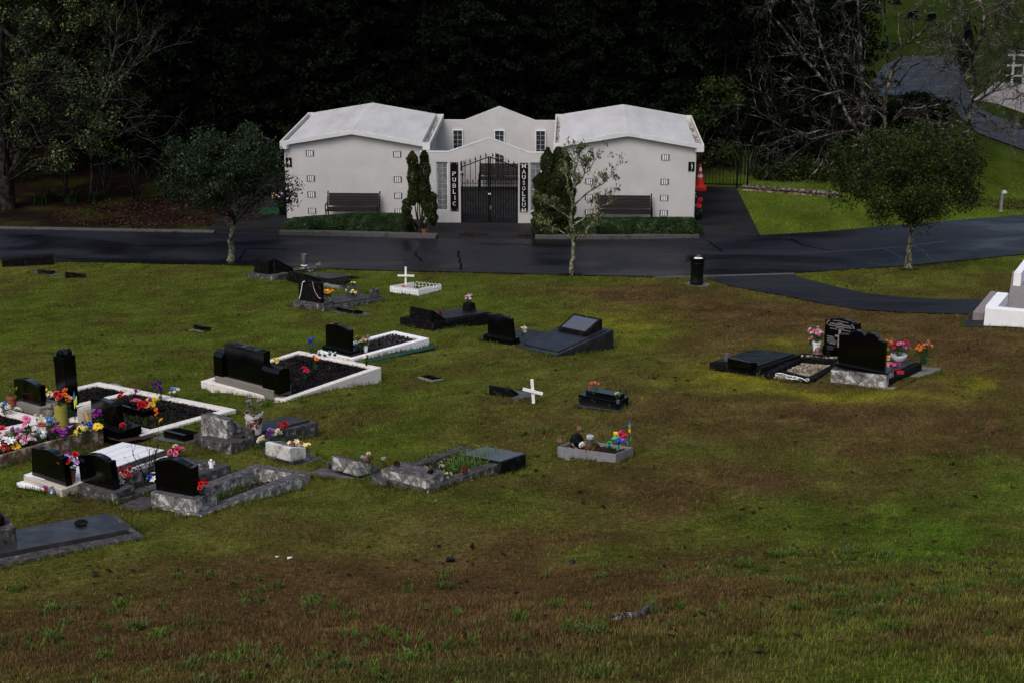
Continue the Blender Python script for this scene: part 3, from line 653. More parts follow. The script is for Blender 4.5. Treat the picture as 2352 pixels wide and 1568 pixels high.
def hedge(label, x0, x1, y0, y1, h, lo):
    t = thing('hedge', label, 'hedge', bp((x0+x1)/2, (y0+y1)/2), BA); L = (x1-x0)/2; D = (y1-y0)/2; n = int((x1-x0)*12000)
    u = rng.uniform(-1, 1, n); a = rng.uniform(-.15, math.pi+.15, n); hh = lo(u)
    e = np.minimum(1, np.sqrt(np.maximum(0, (1-np.abs(u))*L/.35)+.05)); e = np.minimum(1, e); k = rng.uniform(.92, 1.02, n)*(.96+.07*fbm(u*L*2.5, a*2))
    sq = lambda v: np.sign(v)*np.abs(v)**.6
    P = np.stack([u*L, D*sq(np.cos(a))*e*k, np.maximum(.02, h*hh*sq(np.sin(a))*e*k)], -1)
    quads('foliage', P, .036, M['lf_hedge'], t, asp=.6)
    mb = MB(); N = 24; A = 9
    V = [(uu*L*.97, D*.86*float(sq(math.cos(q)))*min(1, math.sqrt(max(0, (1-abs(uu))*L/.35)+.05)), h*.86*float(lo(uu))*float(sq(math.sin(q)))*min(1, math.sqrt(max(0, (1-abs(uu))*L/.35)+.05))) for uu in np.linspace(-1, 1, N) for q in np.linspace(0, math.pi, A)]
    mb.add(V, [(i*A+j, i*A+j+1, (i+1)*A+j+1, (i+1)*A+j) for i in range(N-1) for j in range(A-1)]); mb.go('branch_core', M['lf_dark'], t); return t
hedge('low clipped hedge in front of the left wing, lower towards its left end', .1, 4.35, -2.0, -1.0, .5, lambda u: .6+.4*np.minimum(1, (np.asarray(u)+1)*.9))
hedge('low clipped hedge in front of the right wing, evenly high', 9.0, 13.2, -2.15, -1.15, .5, lambda u: .95+.05*np.asarray(u))
# dark stand behind the mausoleum
def conifer(v):
    t = thing('evergreen_tree', None, None); rr = np.random.default_rng(50+v); H = 10.5
    mb = MB().tube([(0, 0, -.3), (.05, 0, 3), (0, .05, 7), (0, 0, H)], [.2, .17, .1, .02], 7); mb.go('trunk', M['bark_k'], t)
    C = []
    for i in range(150):
        z = .3+(H-.6)*rr.random()**1.2; a = rr.uniform(0, 6.283); L = (2.3*(1-z/H)**.7+.35)*rr.uniform(.5, 1.15); drop = rr.uniform(.1, .5)
        for q in np.linspace(.12, 1, 7): C.append((L*q*math.cos(a), L*q*math.sin(a), z+L*q*(.25-drop*q)))
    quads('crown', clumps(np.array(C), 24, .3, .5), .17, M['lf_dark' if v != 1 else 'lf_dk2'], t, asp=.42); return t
protos = [conifer(v) for v in range(3)]; used = 0
spots = []
for row, (y, n, xa, xb) in enumerate(((58.2, 13, -16, 9.2), (61.5, 13, -20, 9.6), (65.5, 12, -22, 11.5), (70, 11, -22, 9.5))):
    for i in range(n): spots.append((xa+(xb-xa)*(i+.5*(row % 2))/(n-1)+rng.normal(0, .35), y+rng.normal(0, .5), row))
spots += [(11.2, 61.5, 1), (12.6, 63, 1), (13.6, 66.5, 2), (14.6, 70, 2), (10.6, 66, 2), (12.2, 69, 2), (11.5, 74, 3), (14.0, 75, 3)]
for i, (x, y, row) in enumerate(spots):
    o = protos[i] if i < 3 else cp(protos[i % 3])
    o.location = (x, y, float(gz(x, y))-.05); o.rotation_euler = (0, 0, rng.uniform(0, 6.28)); s = rng.uniform(.85, 1.2); o.scale = (s, s, s)
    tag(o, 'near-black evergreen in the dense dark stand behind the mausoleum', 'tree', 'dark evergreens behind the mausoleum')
def shrub(name, label, cat, P, lf, n, rad, ls, group=None, kind=None, stems=None, asp=.5):
    P = np.array(P, float); b = P[P[:, 2].argmin()].copy(); b[2] = float(gz(b[0], b[1])); t = thing(name, label, cat, b, 0, group)
    quads('crown', clumps(P-b, n, rad), ls, M[lf], t, asp=asp)
    s = []
    for q in P[::max(1, len(P)//8)]-b:
        zz = np.linspace(0, 1, 6)[:, None]; s.append((q*zz+rng.normal(0, .06, (6, 3))*zz, list(np.linspace(.045, .012, 6)), 2))
    wood('trunk', s, M['bark_d'], t); return t
# understorey right of the mausoleum
for i, (x, y, d, w, h) in enumerate(((1640, 300, 56.5, 60, 120), (1700, 250, 57.5, 70, 150), (1770, 330, 56, 60, 90), (1850, 330, 56.5, 70, 110), (1900, 210, 60, 80, 160), (1760, 130, 62, 90, 130), (1850, 410, 54.6, 60, 36), (1790, 420, 54.8, 50, 26), (1930, 400, 55.5, 60, 50))):
    P = [onv((x+rng.uniform(-w, w), y+rng.uniform(-h, h*.9)), d+rng.uniform(-.5, .7)) for _ in range(40)]
    P = [q for q in P if q[2] > .1] or [onv((x, y), d)]
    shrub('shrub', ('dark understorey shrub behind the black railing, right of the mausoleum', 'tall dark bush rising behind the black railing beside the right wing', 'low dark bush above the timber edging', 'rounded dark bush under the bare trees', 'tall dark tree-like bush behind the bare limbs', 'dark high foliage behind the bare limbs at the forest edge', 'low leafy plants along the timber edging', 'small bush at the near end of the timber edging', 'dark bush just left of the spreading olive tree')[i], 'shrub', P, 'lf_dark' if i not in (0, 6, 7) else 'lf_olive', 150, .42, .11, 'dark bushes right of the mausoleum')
for i, (x, y, d, w, h) in enumerate(((2060, 262, 58, 55, 26), (2140, 262, 57.5, 45, 24), (1985, 300, 57, 40, 45), (2110, 232, 66, 30, 10))):
    P = [onv((x+rng.uniform(-w, w), y+rng.uniform(-h, h)), d+rng.uniform(-.5, .5)) for _ in range(30)]; P = [q for q in P if q[2] > .1] or [onv((x, y), d)]
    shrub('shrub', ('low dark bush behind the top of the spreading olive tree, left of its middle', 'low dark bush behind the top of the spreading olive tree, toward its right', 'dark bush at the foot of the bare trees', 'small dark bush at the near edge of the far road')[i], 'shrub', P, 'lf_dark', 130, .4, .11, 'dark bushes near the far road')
# big bare trees at right: main limbs traced, twigs grown
TB = dict(seg=[6, 6, 5, 4], wob=.22, up=[.02, .0, -.02, -.02], nb=[9, 7, 5], st=[.12, .15, .15], ang=[.8, .75, .7], lr=[.55, .5, .55], rr=[.48, .58, .6])
def bare(label, base_px, y, limbs, seed, bark='bark_p', T=TB, leaf=None, name='bare_tree', rs=.66, mx=3.6, jit=.05):
    b0 = g('o', *base_px); b0 = np.array([ray(base_px)[0]*y/ray(base_px)[1], y, 0]); b0[2] = float(gz(b0[0], b0[1])); rr = np.random.default_rng(seed)
    t = thing(name, label, 'tree', b0, 0, None if leaf else 'leafless lichen-covered trees'); out, tips, main = [], [], []
    for L in limbs:
        r = L[0]*rs; q = [onv(p, y)-b0 for p in L[1:]]; 
        for i in range(1, len(q)): q[i][1] += rr.normal(0, .35)*i/len(q)*2*jit/.05
        pts = []
        for i in range(len(q)-1):
            for f in np.linspace(0, 1, 4)[(1 if i else 0):]: pts.append(q[i]+(q[i+1]-q[i])*f+rr.normal(0, jit, 3)*(f not in (0,)))
        rad = list(np.linspace(r, r*.35, len(pts))); ds = [nrm(a) for a in np.gradient(np.array(pts), axis=0)]
        main.append((np.array(pts), rad, 0)); ln = sum(np.linalg.norm(pts[i+1]-pts[i]) for i in range(len(pts)-1))
        spawn(rr, pts, rad, ds, min(ln, mx), 0, T, out, tips)
    wood('trunk', main, M[bark], t); wood('branches', out, M[bark], t)
    if leaf:
        tp = np.array(tips)[::leaf[1]]; quads('crown', np.repeat(tp, leaf[2], 0)+rng.normal(0, .04, (len(tp)*leaf[2], 3)), leaf[3], M[leaf[0]], t, asp=.38, updir=np.array([0, 0, .8]))
    return t
TM = dict(seg=[6, 5, 4, 4], wob=.15, up=[0, .1, .1, .1], nb=[7, 4, 3], st=[.3, .25, .3], ang=[.7, .6, .6], lr=[.42, .55, .6], rr=[.55, .65, .7])
bare('small sparse magnolia with lichen-covered branches in front of the right wing', (1312, 632), g('o', 1312, 632)[1], [(.085, (1312, 634), (1315, 590), (1317, 545), (1313, 490), (1315, 440), (1321, 390)), (.028, (1316, 548), (1290, 532), (1262, 518), (1240, 505)), (.028, (1314, 510), (1292, 488), (1268, 474), (1256, 456)),
  (.034, (1316, 470), (1304, 425), (1298, 390), (1300, 360)), (.034, (1317, 430), (1322, 392), (1330, 352)), (.038, (1315, 475), (1350, 442), (1385, 420), (1408, 402)), (.038, (1315, 520), (1345, 500), (1380, 474), (1416, 462)), (.034, (1318, 430), (1345, 400), (1368, 364)), (.035, (1317, 560), (1342, 536), (1366, 502))],
  61, 'bark', TM, ('lf_mag', 4, 3, .10), 'magnolia_tree', .74, .8, .02)
bare('leafless tree whose pale limbs fan left from behind the spreading olive tree', (1990, 425), 54.5, [
  (.13, (1992, 430), (1975, 330), (1935, 240), (1870, 160), (1800, 70), (1745, -30)), (.12, (1995, 430), (1985, 250), (1975, 100), (1968, -60)),
  (.07, (1930, 240), (1880, 100), (1850, -20)), (.06, (1975, 330), (1905, 345), (1855, 400), (1825, 430)), (.06, (1960, 300), (1860, 320), (1790, 290), (1740, 250)), (.055, (1900, 350), (1870, 430), (1850, 475)), (.05, (1975, 320), (1900, 300), (1830, 310), (1760, 330))], 21)
bare('leafless tree with arching pale branches reaching right over the far lawn', (2030, 405), 56.5, [
  (.11, (2030, 410), (2025, 260), (2045, 150), (2085, 80), (2140, 55), (2200, 100)), (.08, (2030, 300), (2040, 100), (2010, -40)), (.06, (2020, 330), (2070, 250), (2150, 240), (2220, 245)),
  (.05, (2050, 200), (2100, 140), (2180, 130), (2210, 160)), (.05, (2040, 260), (2000, 240), (1900, 270)), (.06, (2040, 320), (2100, 290), (2180, 280), (2250, 275))], 22)
bare('leafless tree with a thick dark trunk and shaggy lichen right of the spreading olive tree', (2226, 425), 53, [
  (.16, (2227, 430), (2222, 340), (2228, 250), (2232, 150), (2240, 50), (2250, -40)), (.06, (2228, 300), (2180, 310), (2100, 300)), (.07, (2230, 240), (2290, 190), (2360, 160)), (.07, (2235, 120), (2290, 40), (2340, -30)),
  (.05, (2230, 260), (2280, 280), (2350, 300)), (.05, (2232, 180), (2190, 150), (2150, 150)), (.05, (2236, 80), (2200, 30), (2180, -20)), (.05, (2232, 200), (2290, 150), (2350, 60)), (.06, (2234, 130), (2210, 90), (2225, 10)), (.06, (2238, 60), (2280, 90), (2330, 110)), (.05, (2228, 280), (2200, 230), (2205, 180)), (.06, (2240, 40), (2300, 60), (2360, 30))], 23)
bare('slim leafless tree with drooping pale twigs at the right edge', (2420, 420), 52, [(.11, (2420, 425), (2400, 250), (2390, 100), (2370, -40)), (.06, (2405, 250), (2350, 210), (2300, 220)), (.06, (2395, 150), (2330, 110), (2290, 130)), (.05, (2390, 100), (2320, 20), (2270, 10)), (.05, (2410, 270), (2350, 280), (2300, 300))], 24)
# left edge trees
def trunk_only(t, b, pts, r, m):
    q = [onv(p, y)-b for p, y in pts]; return wood('trunk', [(np.array(q), list(np.linspace(r, r*.55, len(q))), 0)], M[m], t)
def left_tree(name, label, base, y, r, tr, cl, lf, n, rad, ls, bark='bark'):
    b = np.array([onv(base, y)[0], y, 0]); b[2] = float(gz(b[0], y)); t = thing(name, label, 'tree', b)
    q = [np.array([0, 0, -.1])]+[onv(p, y)-b for p in tr]; wood('trunk', [(np.array(q), list(np.linspace(r, r*.5, len(q))), 0)], M[bark], t)
    C = []
    for x, yy, w, h, k in cl:
        for _ in range(k): C.append(onv((x+rng.normal(0, w), yy+rng.normal(0, h)), y+rng.normal(0, .8))-b)
    C = [c for c in C if c[2] > .9]
    quads('crown', clumps(C, n, rad), ls, M[lf], t, asp=.55)
    rr = np.random.default_rng(9); s = []
    for c in C[::4]:
        a = q[rr.integers(1, len(q))]; zz = np.linspace(0, 1, 6)[:, None]; s.append((a+(c-a)*zz+rr.normal(0, .1, (6, 3))*zz*(1-zz)*3, list(np.linspace(.05, .012, 6)), 2))
    wood('limbs', s, M[bark], t); return t
left_tree('broadleaf_tree', 'tall tree with pale mottled leaves and a thick mossy trunk at the left edge', (14, 490), 50, .33, [(10, 420), (0, 330), (-10, 200), (0, 60)],
  [(100, 165, 55, 35, 16), (190, 190, 45, 30, 16), (240, 250, 25, 45, 14), (60, 240, 45, 40, 14), (150, 290, 60, 40, 16), (190, 330, 35, 25, 9), (105, 375, 40, 18, 9), (50, 60, 50, 40, 12), (150, 60, 50, 40, 10)], 'lf_pale', 150, .36, .085, 'bark_d')
left_tree('broadleaf_tree', 'dark olive tree filling the upper left corner', (-60, 480), 53.5, .3, [(-60, 380), (-40, 200), (0, 50)],
  [(60, 40, 80, 45, 26), (180, 60, 70, 50, 22), (30, 160, 70, 60, 16), (200, 140, 50, 50, 12), (250, 40, 40, 30, 8), (40, 330, 50, 60, 24), (120, 420, 60, 30, 18), (260, 200, 50, 60, 16), (300, 100, 40, 50, 10)], 'lf_od', 150, .5, .11, 'bark_d')
TL = dict(seg=[6, 6, 5, 4], wob=.16, up=[.0, .0, 0, 0], nb=[7, 5, 4], st=[.15, .2, .2], ang=[.6, .6, .6], lr=[.45, .5, .6], rr=[.5, .6, .6])
bare('leafless tree with fine grey twigs spreading right from the left-hand thicket', (205, 470), 52, [(.06, (205, 470), (215, 300), (260, 180), (330, 60)), (.045, (215, 300), (280, 270), (350, 275)), (.04, (215, 320), (300, 300), (370, 340)), (.05, (225, 260), (290, 170), (350, 120)),
  (.045, (205, 350), (150, 250), (120, 150)), (.04, (215, 380), (280, 360), (340, 360)), (.045, (240, 200), (270, 80), (290, -20))], 31, 'bark_m', T=TL)
for i, (x, s) in enumerate(((245, 1), (150, .7), (310, .8))):
    C = [onv((x+rng.normal(0, 22), 330+i*20+rng.normal(0, 22)), 51+rng.normal(0, .4)) for _ in range(7)]
    P = C+[onv((x, 470), 51)]
    shrub('shrub', ('yellow-green sapling among the dark trunks at left', 'pale green sapling beside the thick mossy trunk', 'thin sapling at the edge of the dark gap left of the round tree')[i], 'shrub', P, ('lf_yel', 'lf_pale', 'lf_dark')[i], 40, .26, .075)
def rushes(name, label, base, n, h, lf='lf_rush', sp=.35, kind=None, cat='plant', parent=None, w=.02):
    t = thing(name, label, cat, base) if parent is None else parent; V = []; Fc = []
    for i in range(n):
        a = rng.uniform(0, 6.28); l = h*rng.uniform(.35, 1.1); o = rng.normal(0, sp*h*.22, 2); q = rng.uniform(.15, 1)*sp*1.3; d = np.array([math.cos(a), math.sin(a), 0]); s = np.array([-d[1], d[0], 0])*w
        P = [np.array([o[0], o[1], 0])+d*q*l*f*f+np.array([0, 0, l*(f-.35*q*f*f*f)]) for f in (0, .4, .75, 1)]; k = len(V)
        for p_, e in zip(P, (1, .9, .6, .05)): V += [p_-s*e, p_+s*e]
        Fc += [(k+2*j, k+2*j+1, k+2*j+3, k+2*j+2) for j in range(3)]
    mk('blades', V, np.array(Fc), M[lf], t); return t
rushes('flax_plant', 'upright strap-leaved plant behind the end of the black railing', g('o', 1718, 400), 46, 1.4, sp=.6, w=.03)
for i, (x, y) in enumerate(((118, 462), (165, 465), (215, 462), (90, 468))):
    tag(rushes('grass_clump', 'long green grass clump under the dark trees at left', g('o', x, y), 60, .5, 'lf_gr', sp=.8), group='grass clumps under the left trees')
litter_bed('leaf_mulch', -11.3, 49.2, 3.6, 2.2, 2600, M['redmulch'], .09)
litter_bed('leaf_mulch', 16.6, 50.6, 1.6, .8, 500, M['redmulch'], .09)
litter_bed('leaf_mulch', *g('o', 1090, 541)[:2], .5, .25, 260, M['redmulch'], .05)
litter_bed('leaf_mulch', *g('o', 1210, 543)[:2], .32, .2, 200, M['redmulch'], .05)
litter_bed('leaf_mulch', *g('o', 1310, 632)[:2], .3, .18, 160, M['redmulch'], .04)
litter_bed('leaf_mulch', *g('o', 2087, 621)[:2], .3, .2, 160, M['redmulch'], .04)
# ================================================================ small things round the mausoleum
def pot_plant():
    t = thing('potted_plant', 'terracotta pot with a small shrub at the foot of the gappy cypress', 'pot plant', g('o', 975, 541))
    MB().lathe([(.065, 0), (.085, .17), (.1, .17), (.1, .2), (.085, .2), (.08, .17)], 14).go('pot', M['terra'], t, True)
    quads('foliage', clumps([(0, 0, .3), (.05, 0, .42), (-.05, .02, .5), (.02, 0, .58)], 40, .09), .06, M['lf_olive'], t)
pot_plant()
def cone():
    t = thing('traffic_cone', 'stack of red-orange traffic cones with two white bands by the right wall', 'traffic cone', g('o', 1607, 436))
    for i in range(3):
        MB().prism([(-.22, -.16), (-.16, -.22), (.16, -.22), (.22, -.16), (.22, .16), (.16, .22), (-.16, .22), (-.22, .16)], 'z', .0+i*.05, .035+i*.05).go('base', M['cone_o'], t, bev=.01)
    r = lambda z: .145-.118*(z-.13)/.75
    for z0, z1, m in ((.13, .45, 'cone_o'), (.45, .55, 'cone_w'), (.55, .67, 'cone_o'), (.67, .79, 'cone_w'), (.79, .90, 'cone_o')):
        MB().lathe([(r(z0), z0), (r(z1), z1)], 20).go('body' if m == 'cone_o' else 'white_band', M[m], t, True)
cone()
def railing(label, pts, h):
    P = [g('o', *p) for p in pts]; t = thing('railing', label, 'railing', P[0]); o = P[0]
    for a, b in zip(P, P[1:]):
        for z in (h, .12): MB().bar(a-o+[0, 0, z], b-o+[0, 0, z], .035, .035).go('rail', M['black_paint'], t)
        n = int(np.linalg.norm(b-a)/.115); mb = MB()
        for i in range(1, n):
            q = a-o+(b-a)*i/n; MB().bar(q+[0, 0, .1], q+[0, 0, h], .018, .018, (0, 1, 0)).go('baluster', M['black_paint'], t)
    for p in P: MB().bar(p-o+[0, 0, -.05], p-o+[0, 0, h+.06], .06, .06, (0, 1, 0)).go('post', M['black_paint'], t)
railing('black steel pool-style railing across the end of the drive beside the right wing', ((1596, 430), (1692, 432), (1716, 434)), .95)
def log_edge():
    a, b = g('o', 1705, 437), g('o', 1925, 455); t = thing('timber_edging', 'pale split timber edging along the back of the bright lawn', 'edging', a)
    d = b-a; MB().tube([(0, 0, .13), d*.5+[0, 0, .14], d+[0, 0, .13]], .07, 8).go('top_rail', M['driftwood'], t, True)
    MB().bar((0, 0.02, .02), d+[0, .02, .02], .08, .16).go('board', M['timberbox'], t)
log_edge()
def lamp(label, p, h, cap=.055):
    t = thing('bollard_light', label, 'bollard', g('o', *p)); MB().lathe([(.09, 0), (.05, .03), (.045, h-.1), (.05, h-.1), (.05, h)], 12).go('post', M['bark_d'] if h > 1 else M['greymat'], t, True)
    MB().lathe([(.04, h-.12), (.1, h-.08), (.1, h-.045), (.03, h+.01)], 12, (.05, 0, 0)).go('cap', M['lampgrey'], t, True)
lamp('short grey bollard light with a pale cap on the lawn near the right edge', (2299, 485), .68); lamp('slim dark post with a white cap in front of the far road', (2224, 300), 1.35)
def bin_():
    t = thing('litter_bin', 'black round litter bin overflowing with a white bag and dead flowers beside the road', 'bin', g('o', 1600, 655))
    MB().lathe([(.3, 0), (.32, .02), (.32, .03), (.3, .035)], 24, (.02, 0, 0)).go('concrete_foot', M['pad'], t)
    MB().lathe([(.165, .035), (.175, .05), (.178, .10), (.168, .12), (.172, .5), (.19, .58), (.19, .62), (.178, .63), (.182, .66), (.225, .76), (.215, .765), (.165, .68), (.16, .5), (.02, .48)], 28).go('drum', M['black_paint'], t, True)
    rr = MB().lathe([(.02, .70), (.1, .735), (.12, .72), (.06, .68)], 9, (.03, -.02, 0)); rr.lathe([(.01, .72), (.05, .75), (.07, .72)], 7, (-.04, -.06, .01)); rr.go('rubbish_bag', M['plastic_bag'], t, True)
    P = [(-.2-.1*rng.random(), rng.normal(0, .04), .72+rng.normal(0, .05)) for _ in range(12)]
    quads('dead_flowers', clumps(P, 9, .05), .05, M['redmulch'], t); return t
bin_()
for i, (x, y, h, w, lab) in enumerate(((2097, 46, .55, .6, 'small dark headstone on the far lawn behind the bare trees'), (2140, 50, .5, .5, 'small dark headstone right of another on the far lawn'), (2060, 12, .5, .5, 'tiny dark headstone near the top edge on the far lawn'))):
    t = thing('headstone', lab, 'headstone', g('o', x, y), .1, 'headstones on the far lawn'); MB().prism([(-w/2, 0), (w/2, 0), (w/2, h*.85), (w/4, h), (-w/4, h), (-w/2, h*.85)], 'y', 0, .12).go('tablet', M['granite'], t); MB().box(-w*.6, w*.6, -.1, .3, -.05, .1).go('base', M['blackconc'], t)
def white_fence():
    b = g('o', 2322, 205); t = thing('white_fence', 'white painted post and rail fence seen through twigs at the right edge', 'fence', b)
    for x in (0, .55, 1.7, 2.8): MB().box(x-.05, x+.05, -.05, .05, -.1, 1.9).go('post', M['lampgrey'], t)  # mid-grey on a white fence: its shade is put into the colour
    for z in (.6, 1.1, 1.6): MB().box(-.3, 3.2, -.02, .02, z, z+.09).go('rail', M['lampgrey'], t)
white_fence()
fa = [G(p) for p in ((2235, 232), (2290, 190), (2352, 195), (2420, 215), (2420, 300), (2352, 262), (2290, 240))]
mk('gravel_verge', [(p[0], p[1], float(gz(p[0], p[1]))+.03) for p in fa], [tuple(range(len(fa)))], M['rough_agg'])['kind'] = 'structure'
def small_cyp():
    t = thing('cypress_tree', 'small dark column-shaped conifer beside the far road', 'tree', g('o', 2214, 172)); n = 2500; h = rng.random(n); r = .42*np.minimum(1, np.minimum((1-h)*2.2+.05, h*6+.3))*np.sqrt(rng.random(n)); a = rng.uniform(0, 6.28, n)
    quads('crown', np.stack([r*np.cos(a), r*np.sin(a), .35+h*2.3], -1), .13, M['lf_dark'], t, updir=np.array([0, 0, .9])); MB().tube([(0, 0, -.05), (0, 0, 1.2)], .06).go('trunk', M['bark_d'], t)
small_cyp()
# ================================================================ graves
def yawv(yaw): return np.array([math.cos(yaw), math.sin(yaw), 0]), np.array([-math.sin(yaw), math.cos(yaw), 0])
def vface(org, yaw, off, k, pts):
    X, Y = yawv(yaw); o = org+X*off; r = []
    for p in pts:
        q = onplane(px(k, *p), o, X)-org; r.append((q@Y, q[2]))
    return r
def stand(fr, z, k, pts, sink=.3):
    P0, P1 = fr.w(k, *pts[0], z), fr.w(k, *pts[1], z); d = P1-P0; yaw = math.atan2(d[1], d[0])-math.pi/2; org = (P0+P1)/2
    poly = vface(org, yaw, 0, k, pts)
    poly[0] = (poly[0][0], poly[0][1]-sink); poly[1] = (poly[1][0], poly[1][1]-sink); return org, yaw, poly
def dn(poly, s=.012): return [(poly[0][0], poly[0][1]-s), (poly[1][0], poly[1][1]-s)]+poly[2:]
def headstone(label, fr, z, k, bpts, bt, bm, tabs, group=None, bev=.008, cat='headstone', name='headstone'):
    org, yaw, poly = stand(fr, z, k, bpts); t = thing(name, label, cat, org, yaw, group); t['_yaw'] = yaw
    MB().prism(poly, 'x', 0, bt).go('base', M[bm], t, bev=bev)
    for nm, off, kk, pts, th, m in tabs: MB().prism(dn(vface(org, yaw, off, kk, pts)), 'x', off, off+th).go(nm, M[m], t, bev=.006)
    del t['_yaw']; return t, org, yaw
def desk(label, fr, z, k, pts, d, hf, m, name='desk_headstone', cat='headstone', group=None, plate=None, sink=.04):
    org, yaw, p = stand(fr, z, k, pts, sink); t = thing(name, label, cat, org, yaw, group)
    (y0, b0), (y1, b1), (y1t, t1), (y0t, t0) = p; v = []
    sl = -fr.X[2]/max(.2, np.hypot(*fr.X[:2])); dr = -sl*d
    V = [(0, y0, b0), (0, y1, b1), (0, y1t, t1), (0, y0t, t0), (.05, y1t, t1), (.05, y0t, t0), (d, y0, b0+dr), (d, y1, b1+dr), (d, y1, b1+dr+hf+sink), (d, y0, b0+dr+hf+sink)]
    MB().add(V, [(0, 3, 2, 1), (3, 5, 4, 2), (5, 9, 8, 4), (9, 6, 7, 8), (0, 1, 7, 6), (0, 6, 9, 5, 3), (1, 2, 4, 8, 7)]).go('tablet', M[m], t, bev=.006)
    if plate:
        a = [np.array(V[5]), np.array(V[4]), np.array(V[8]), np.array(V[9])]; c = sum(a)/4; n = nrm(np.cross(a[1]-a[0], a[3]-a[0])); n = n if n[2] > 0 else -n
        q = [c+(x-c)*.78 for x in a]; MB().add([x-n*.004 for x in q]+[x+n*.008 for x in q], [(0, 1, 2, 3), (7, 6, 5, 4), (0, 4, 5, 1), (1, 5, 6, 2), (2, 6, 7, 3), (3, 7, 4, 0)]).go('plate', M[plate], t)
    return t
def foot(fr, e=.02, x0=0, x1=None, y0=0, y1=None):
    x1 = fr.L if x1 is None else x1; y1 = fr.W if y1 is None else y1; exq([fr.at(x0-e, y0-e), fr.at(x1+e, y0-e), fr.at(x1+e, y1+e), fr.at(x0-e, y1+e)])
def chips(name, parent, x0, x1, y0, y1, z, n, s, m, asp=.5, fl=.75, rise=.03):
    C = np.stack([rng.uniform(x0, x1, n), rng.uniform(y0, y1, n), z+rise*rng.random(n)], -1); return quads(name, C, s, M[m], parent, fl, asp, 'stuff')
def kerb(label, fr, wt, m, fill, fz=-.05, depth=.6, chip=None, name='grave_kerb', cat='kerb', front=None, div=None, bev=.01):
    t = thing(name, label, cat, M4=fr.M); L, W = fr.L, fr.W; f = front or wt; b = MB()
    b.box(0, f, 0, W, -depth, 0).box(L-wt, L, 0, W, -depth, 0).box(f, L-wt, 0, wt, -depth, 0).box(f, L-wt, W-wt, W, -depth, 0)
    if div: b.box(f, L-wt, div-wt/2, div+wt/2, -depth, 0)
    b.go('kerb_wall', M[m], t, bev=bev)
    if fill: MB().box(f-.01, L-wt+.01, wt-.01, W-wt+.01, -depth, fz).go('bed', M[fill], t)
    if chip: chips('chips', t, f+.03, L-wt-.03, wt+.03, W-wt-.03, fz, *chip)
    foot(fr); return t
def slab(label, fr, h, m, inset=None, rise=.03, name='grave_slab', cat='slab', x0=0, y0=0, L=None, W=None, group=None):
    t = thing(name, label, cat, group=group, M4=fr.M); L = L or fr.L; W = W or fr.W
    MB().box(x0, L, y0, W, -h, 0).go('slab', M[m], t, bev=.012)
    if inset: MB().box(x0+inset[0], L-inset[1], y0+inset[2], W-inset[3], 0.001, rise).go('top_panel', M[inset[4]], t, bev=.006)
    foot(fr, .02, x0, L, y0, W); return t
# ------------------------------------------------ flowers
CL = dict(r=(.5, .01, .014), dr=(.14, .007, .012), cr=(.58, .012, .09), pk=(.68, .13, .3), lp=(.6, .36, .42), mg=(.36, .015, .34), pu=(.09, .012, .14), vi=(.4, .2, .55), bl=(.015, .07, .38), lb=(.12, .25, .6),
          ye=(.78, .58, .02), ly=(.8, .68, .22), og=(.8, .17, .01), pe=(.75, .34, .14), wh=(.72, .73, .74), cm=(.66, .58, .4), sa=(.5, .13, .09), gy=(.35, .34, .33), sf=(.78, .4, .01), rust=(.16, .06, .045), gold=(.4, .26, .09), teal=(.03, .3, .2), pe2=(.36, .28, .26))
_bm = {}
def bloom(c, kind):
    if (c, kind) in _bm: return _bm[(c, kind)]
    V, Fq, mi = [], [], []
    def petal(a, r0, r1, w, z0, z1, curl=0, m=0):
        d = np.array([math.cos(a), math.sin(a), 0]); s = np.array([-d[1], d[0], 0]); k = len(V); rm = (r0+r1)/2; zm = (z0+z1)/2+curl
        for rr, z, ww in ((r0, z0, w*.35), (rm, zm, w), (r1, z1, w*.3)):
            V.extend([d*rr-s*ww+[0, 0, z], d*rr+s*ww+[0, 0, z+.0]])
        Fq.extend([(k, k+1, k+3, k+2), (k+2, k+3, k+5, k+4)]); mi.extend([m, m])
    if kind == 'rose':
        for q, (n, r, z) in enumerate(((6, .5, .25), (5, .36, .42), (4, .2, .5))):
            for i in range(n): petal(i*6.283/n+q*.5, .05, r, .3-.05*q, 0, z, .08)
    elif kind == 'daisy':
        for i in range(9): petal(i*6.283/9, .1, .5, .15, .1, .06, .06)
        for i in range(5): petal(i*6.283/5, 0, .13, .1, .1, .13, .04, 1)
    elif kind == 'lily':
        for i in range(6): petal(i*6.283/6, .03, .55, .16, 0, .26, .12)
        for i in range(3): petal(i*2.1, 0, .1, .05, .1, .3, 0, 1)
    else:
        for i in range(46):
            u = nrm(rng.normal(0, 1, 3)); u[2] = abs(u[2])*.9; k = len(V); s = nrm(np.cross(u, rng.normal(0, 1, 3)))*.1; w = np.cross(u, s); c0 = u*.36+[0, 0, .1]
            V.extend([c0-s*1.2, c0+w+u*.06, c0+s*1.2+u*.1, c0-w+u*.06]); Fq.append((k, k+1, k+2, k+3)); mi.append(0)
    me = bpy.data.meshes.new('blossom'); me.from_pydata([tuple(map(float, v)) for v in V], [], Fq); me.materials.append(flat(CL[c])); me.materials.append(flat((.12, .06, .01) if kind == 'daisy' else (.7, .5, .05)))
    me.polygons.foreach_set('material_index', np.array(mi, np.int32)); me.update(); _bm[(c, kind)] = me; return me
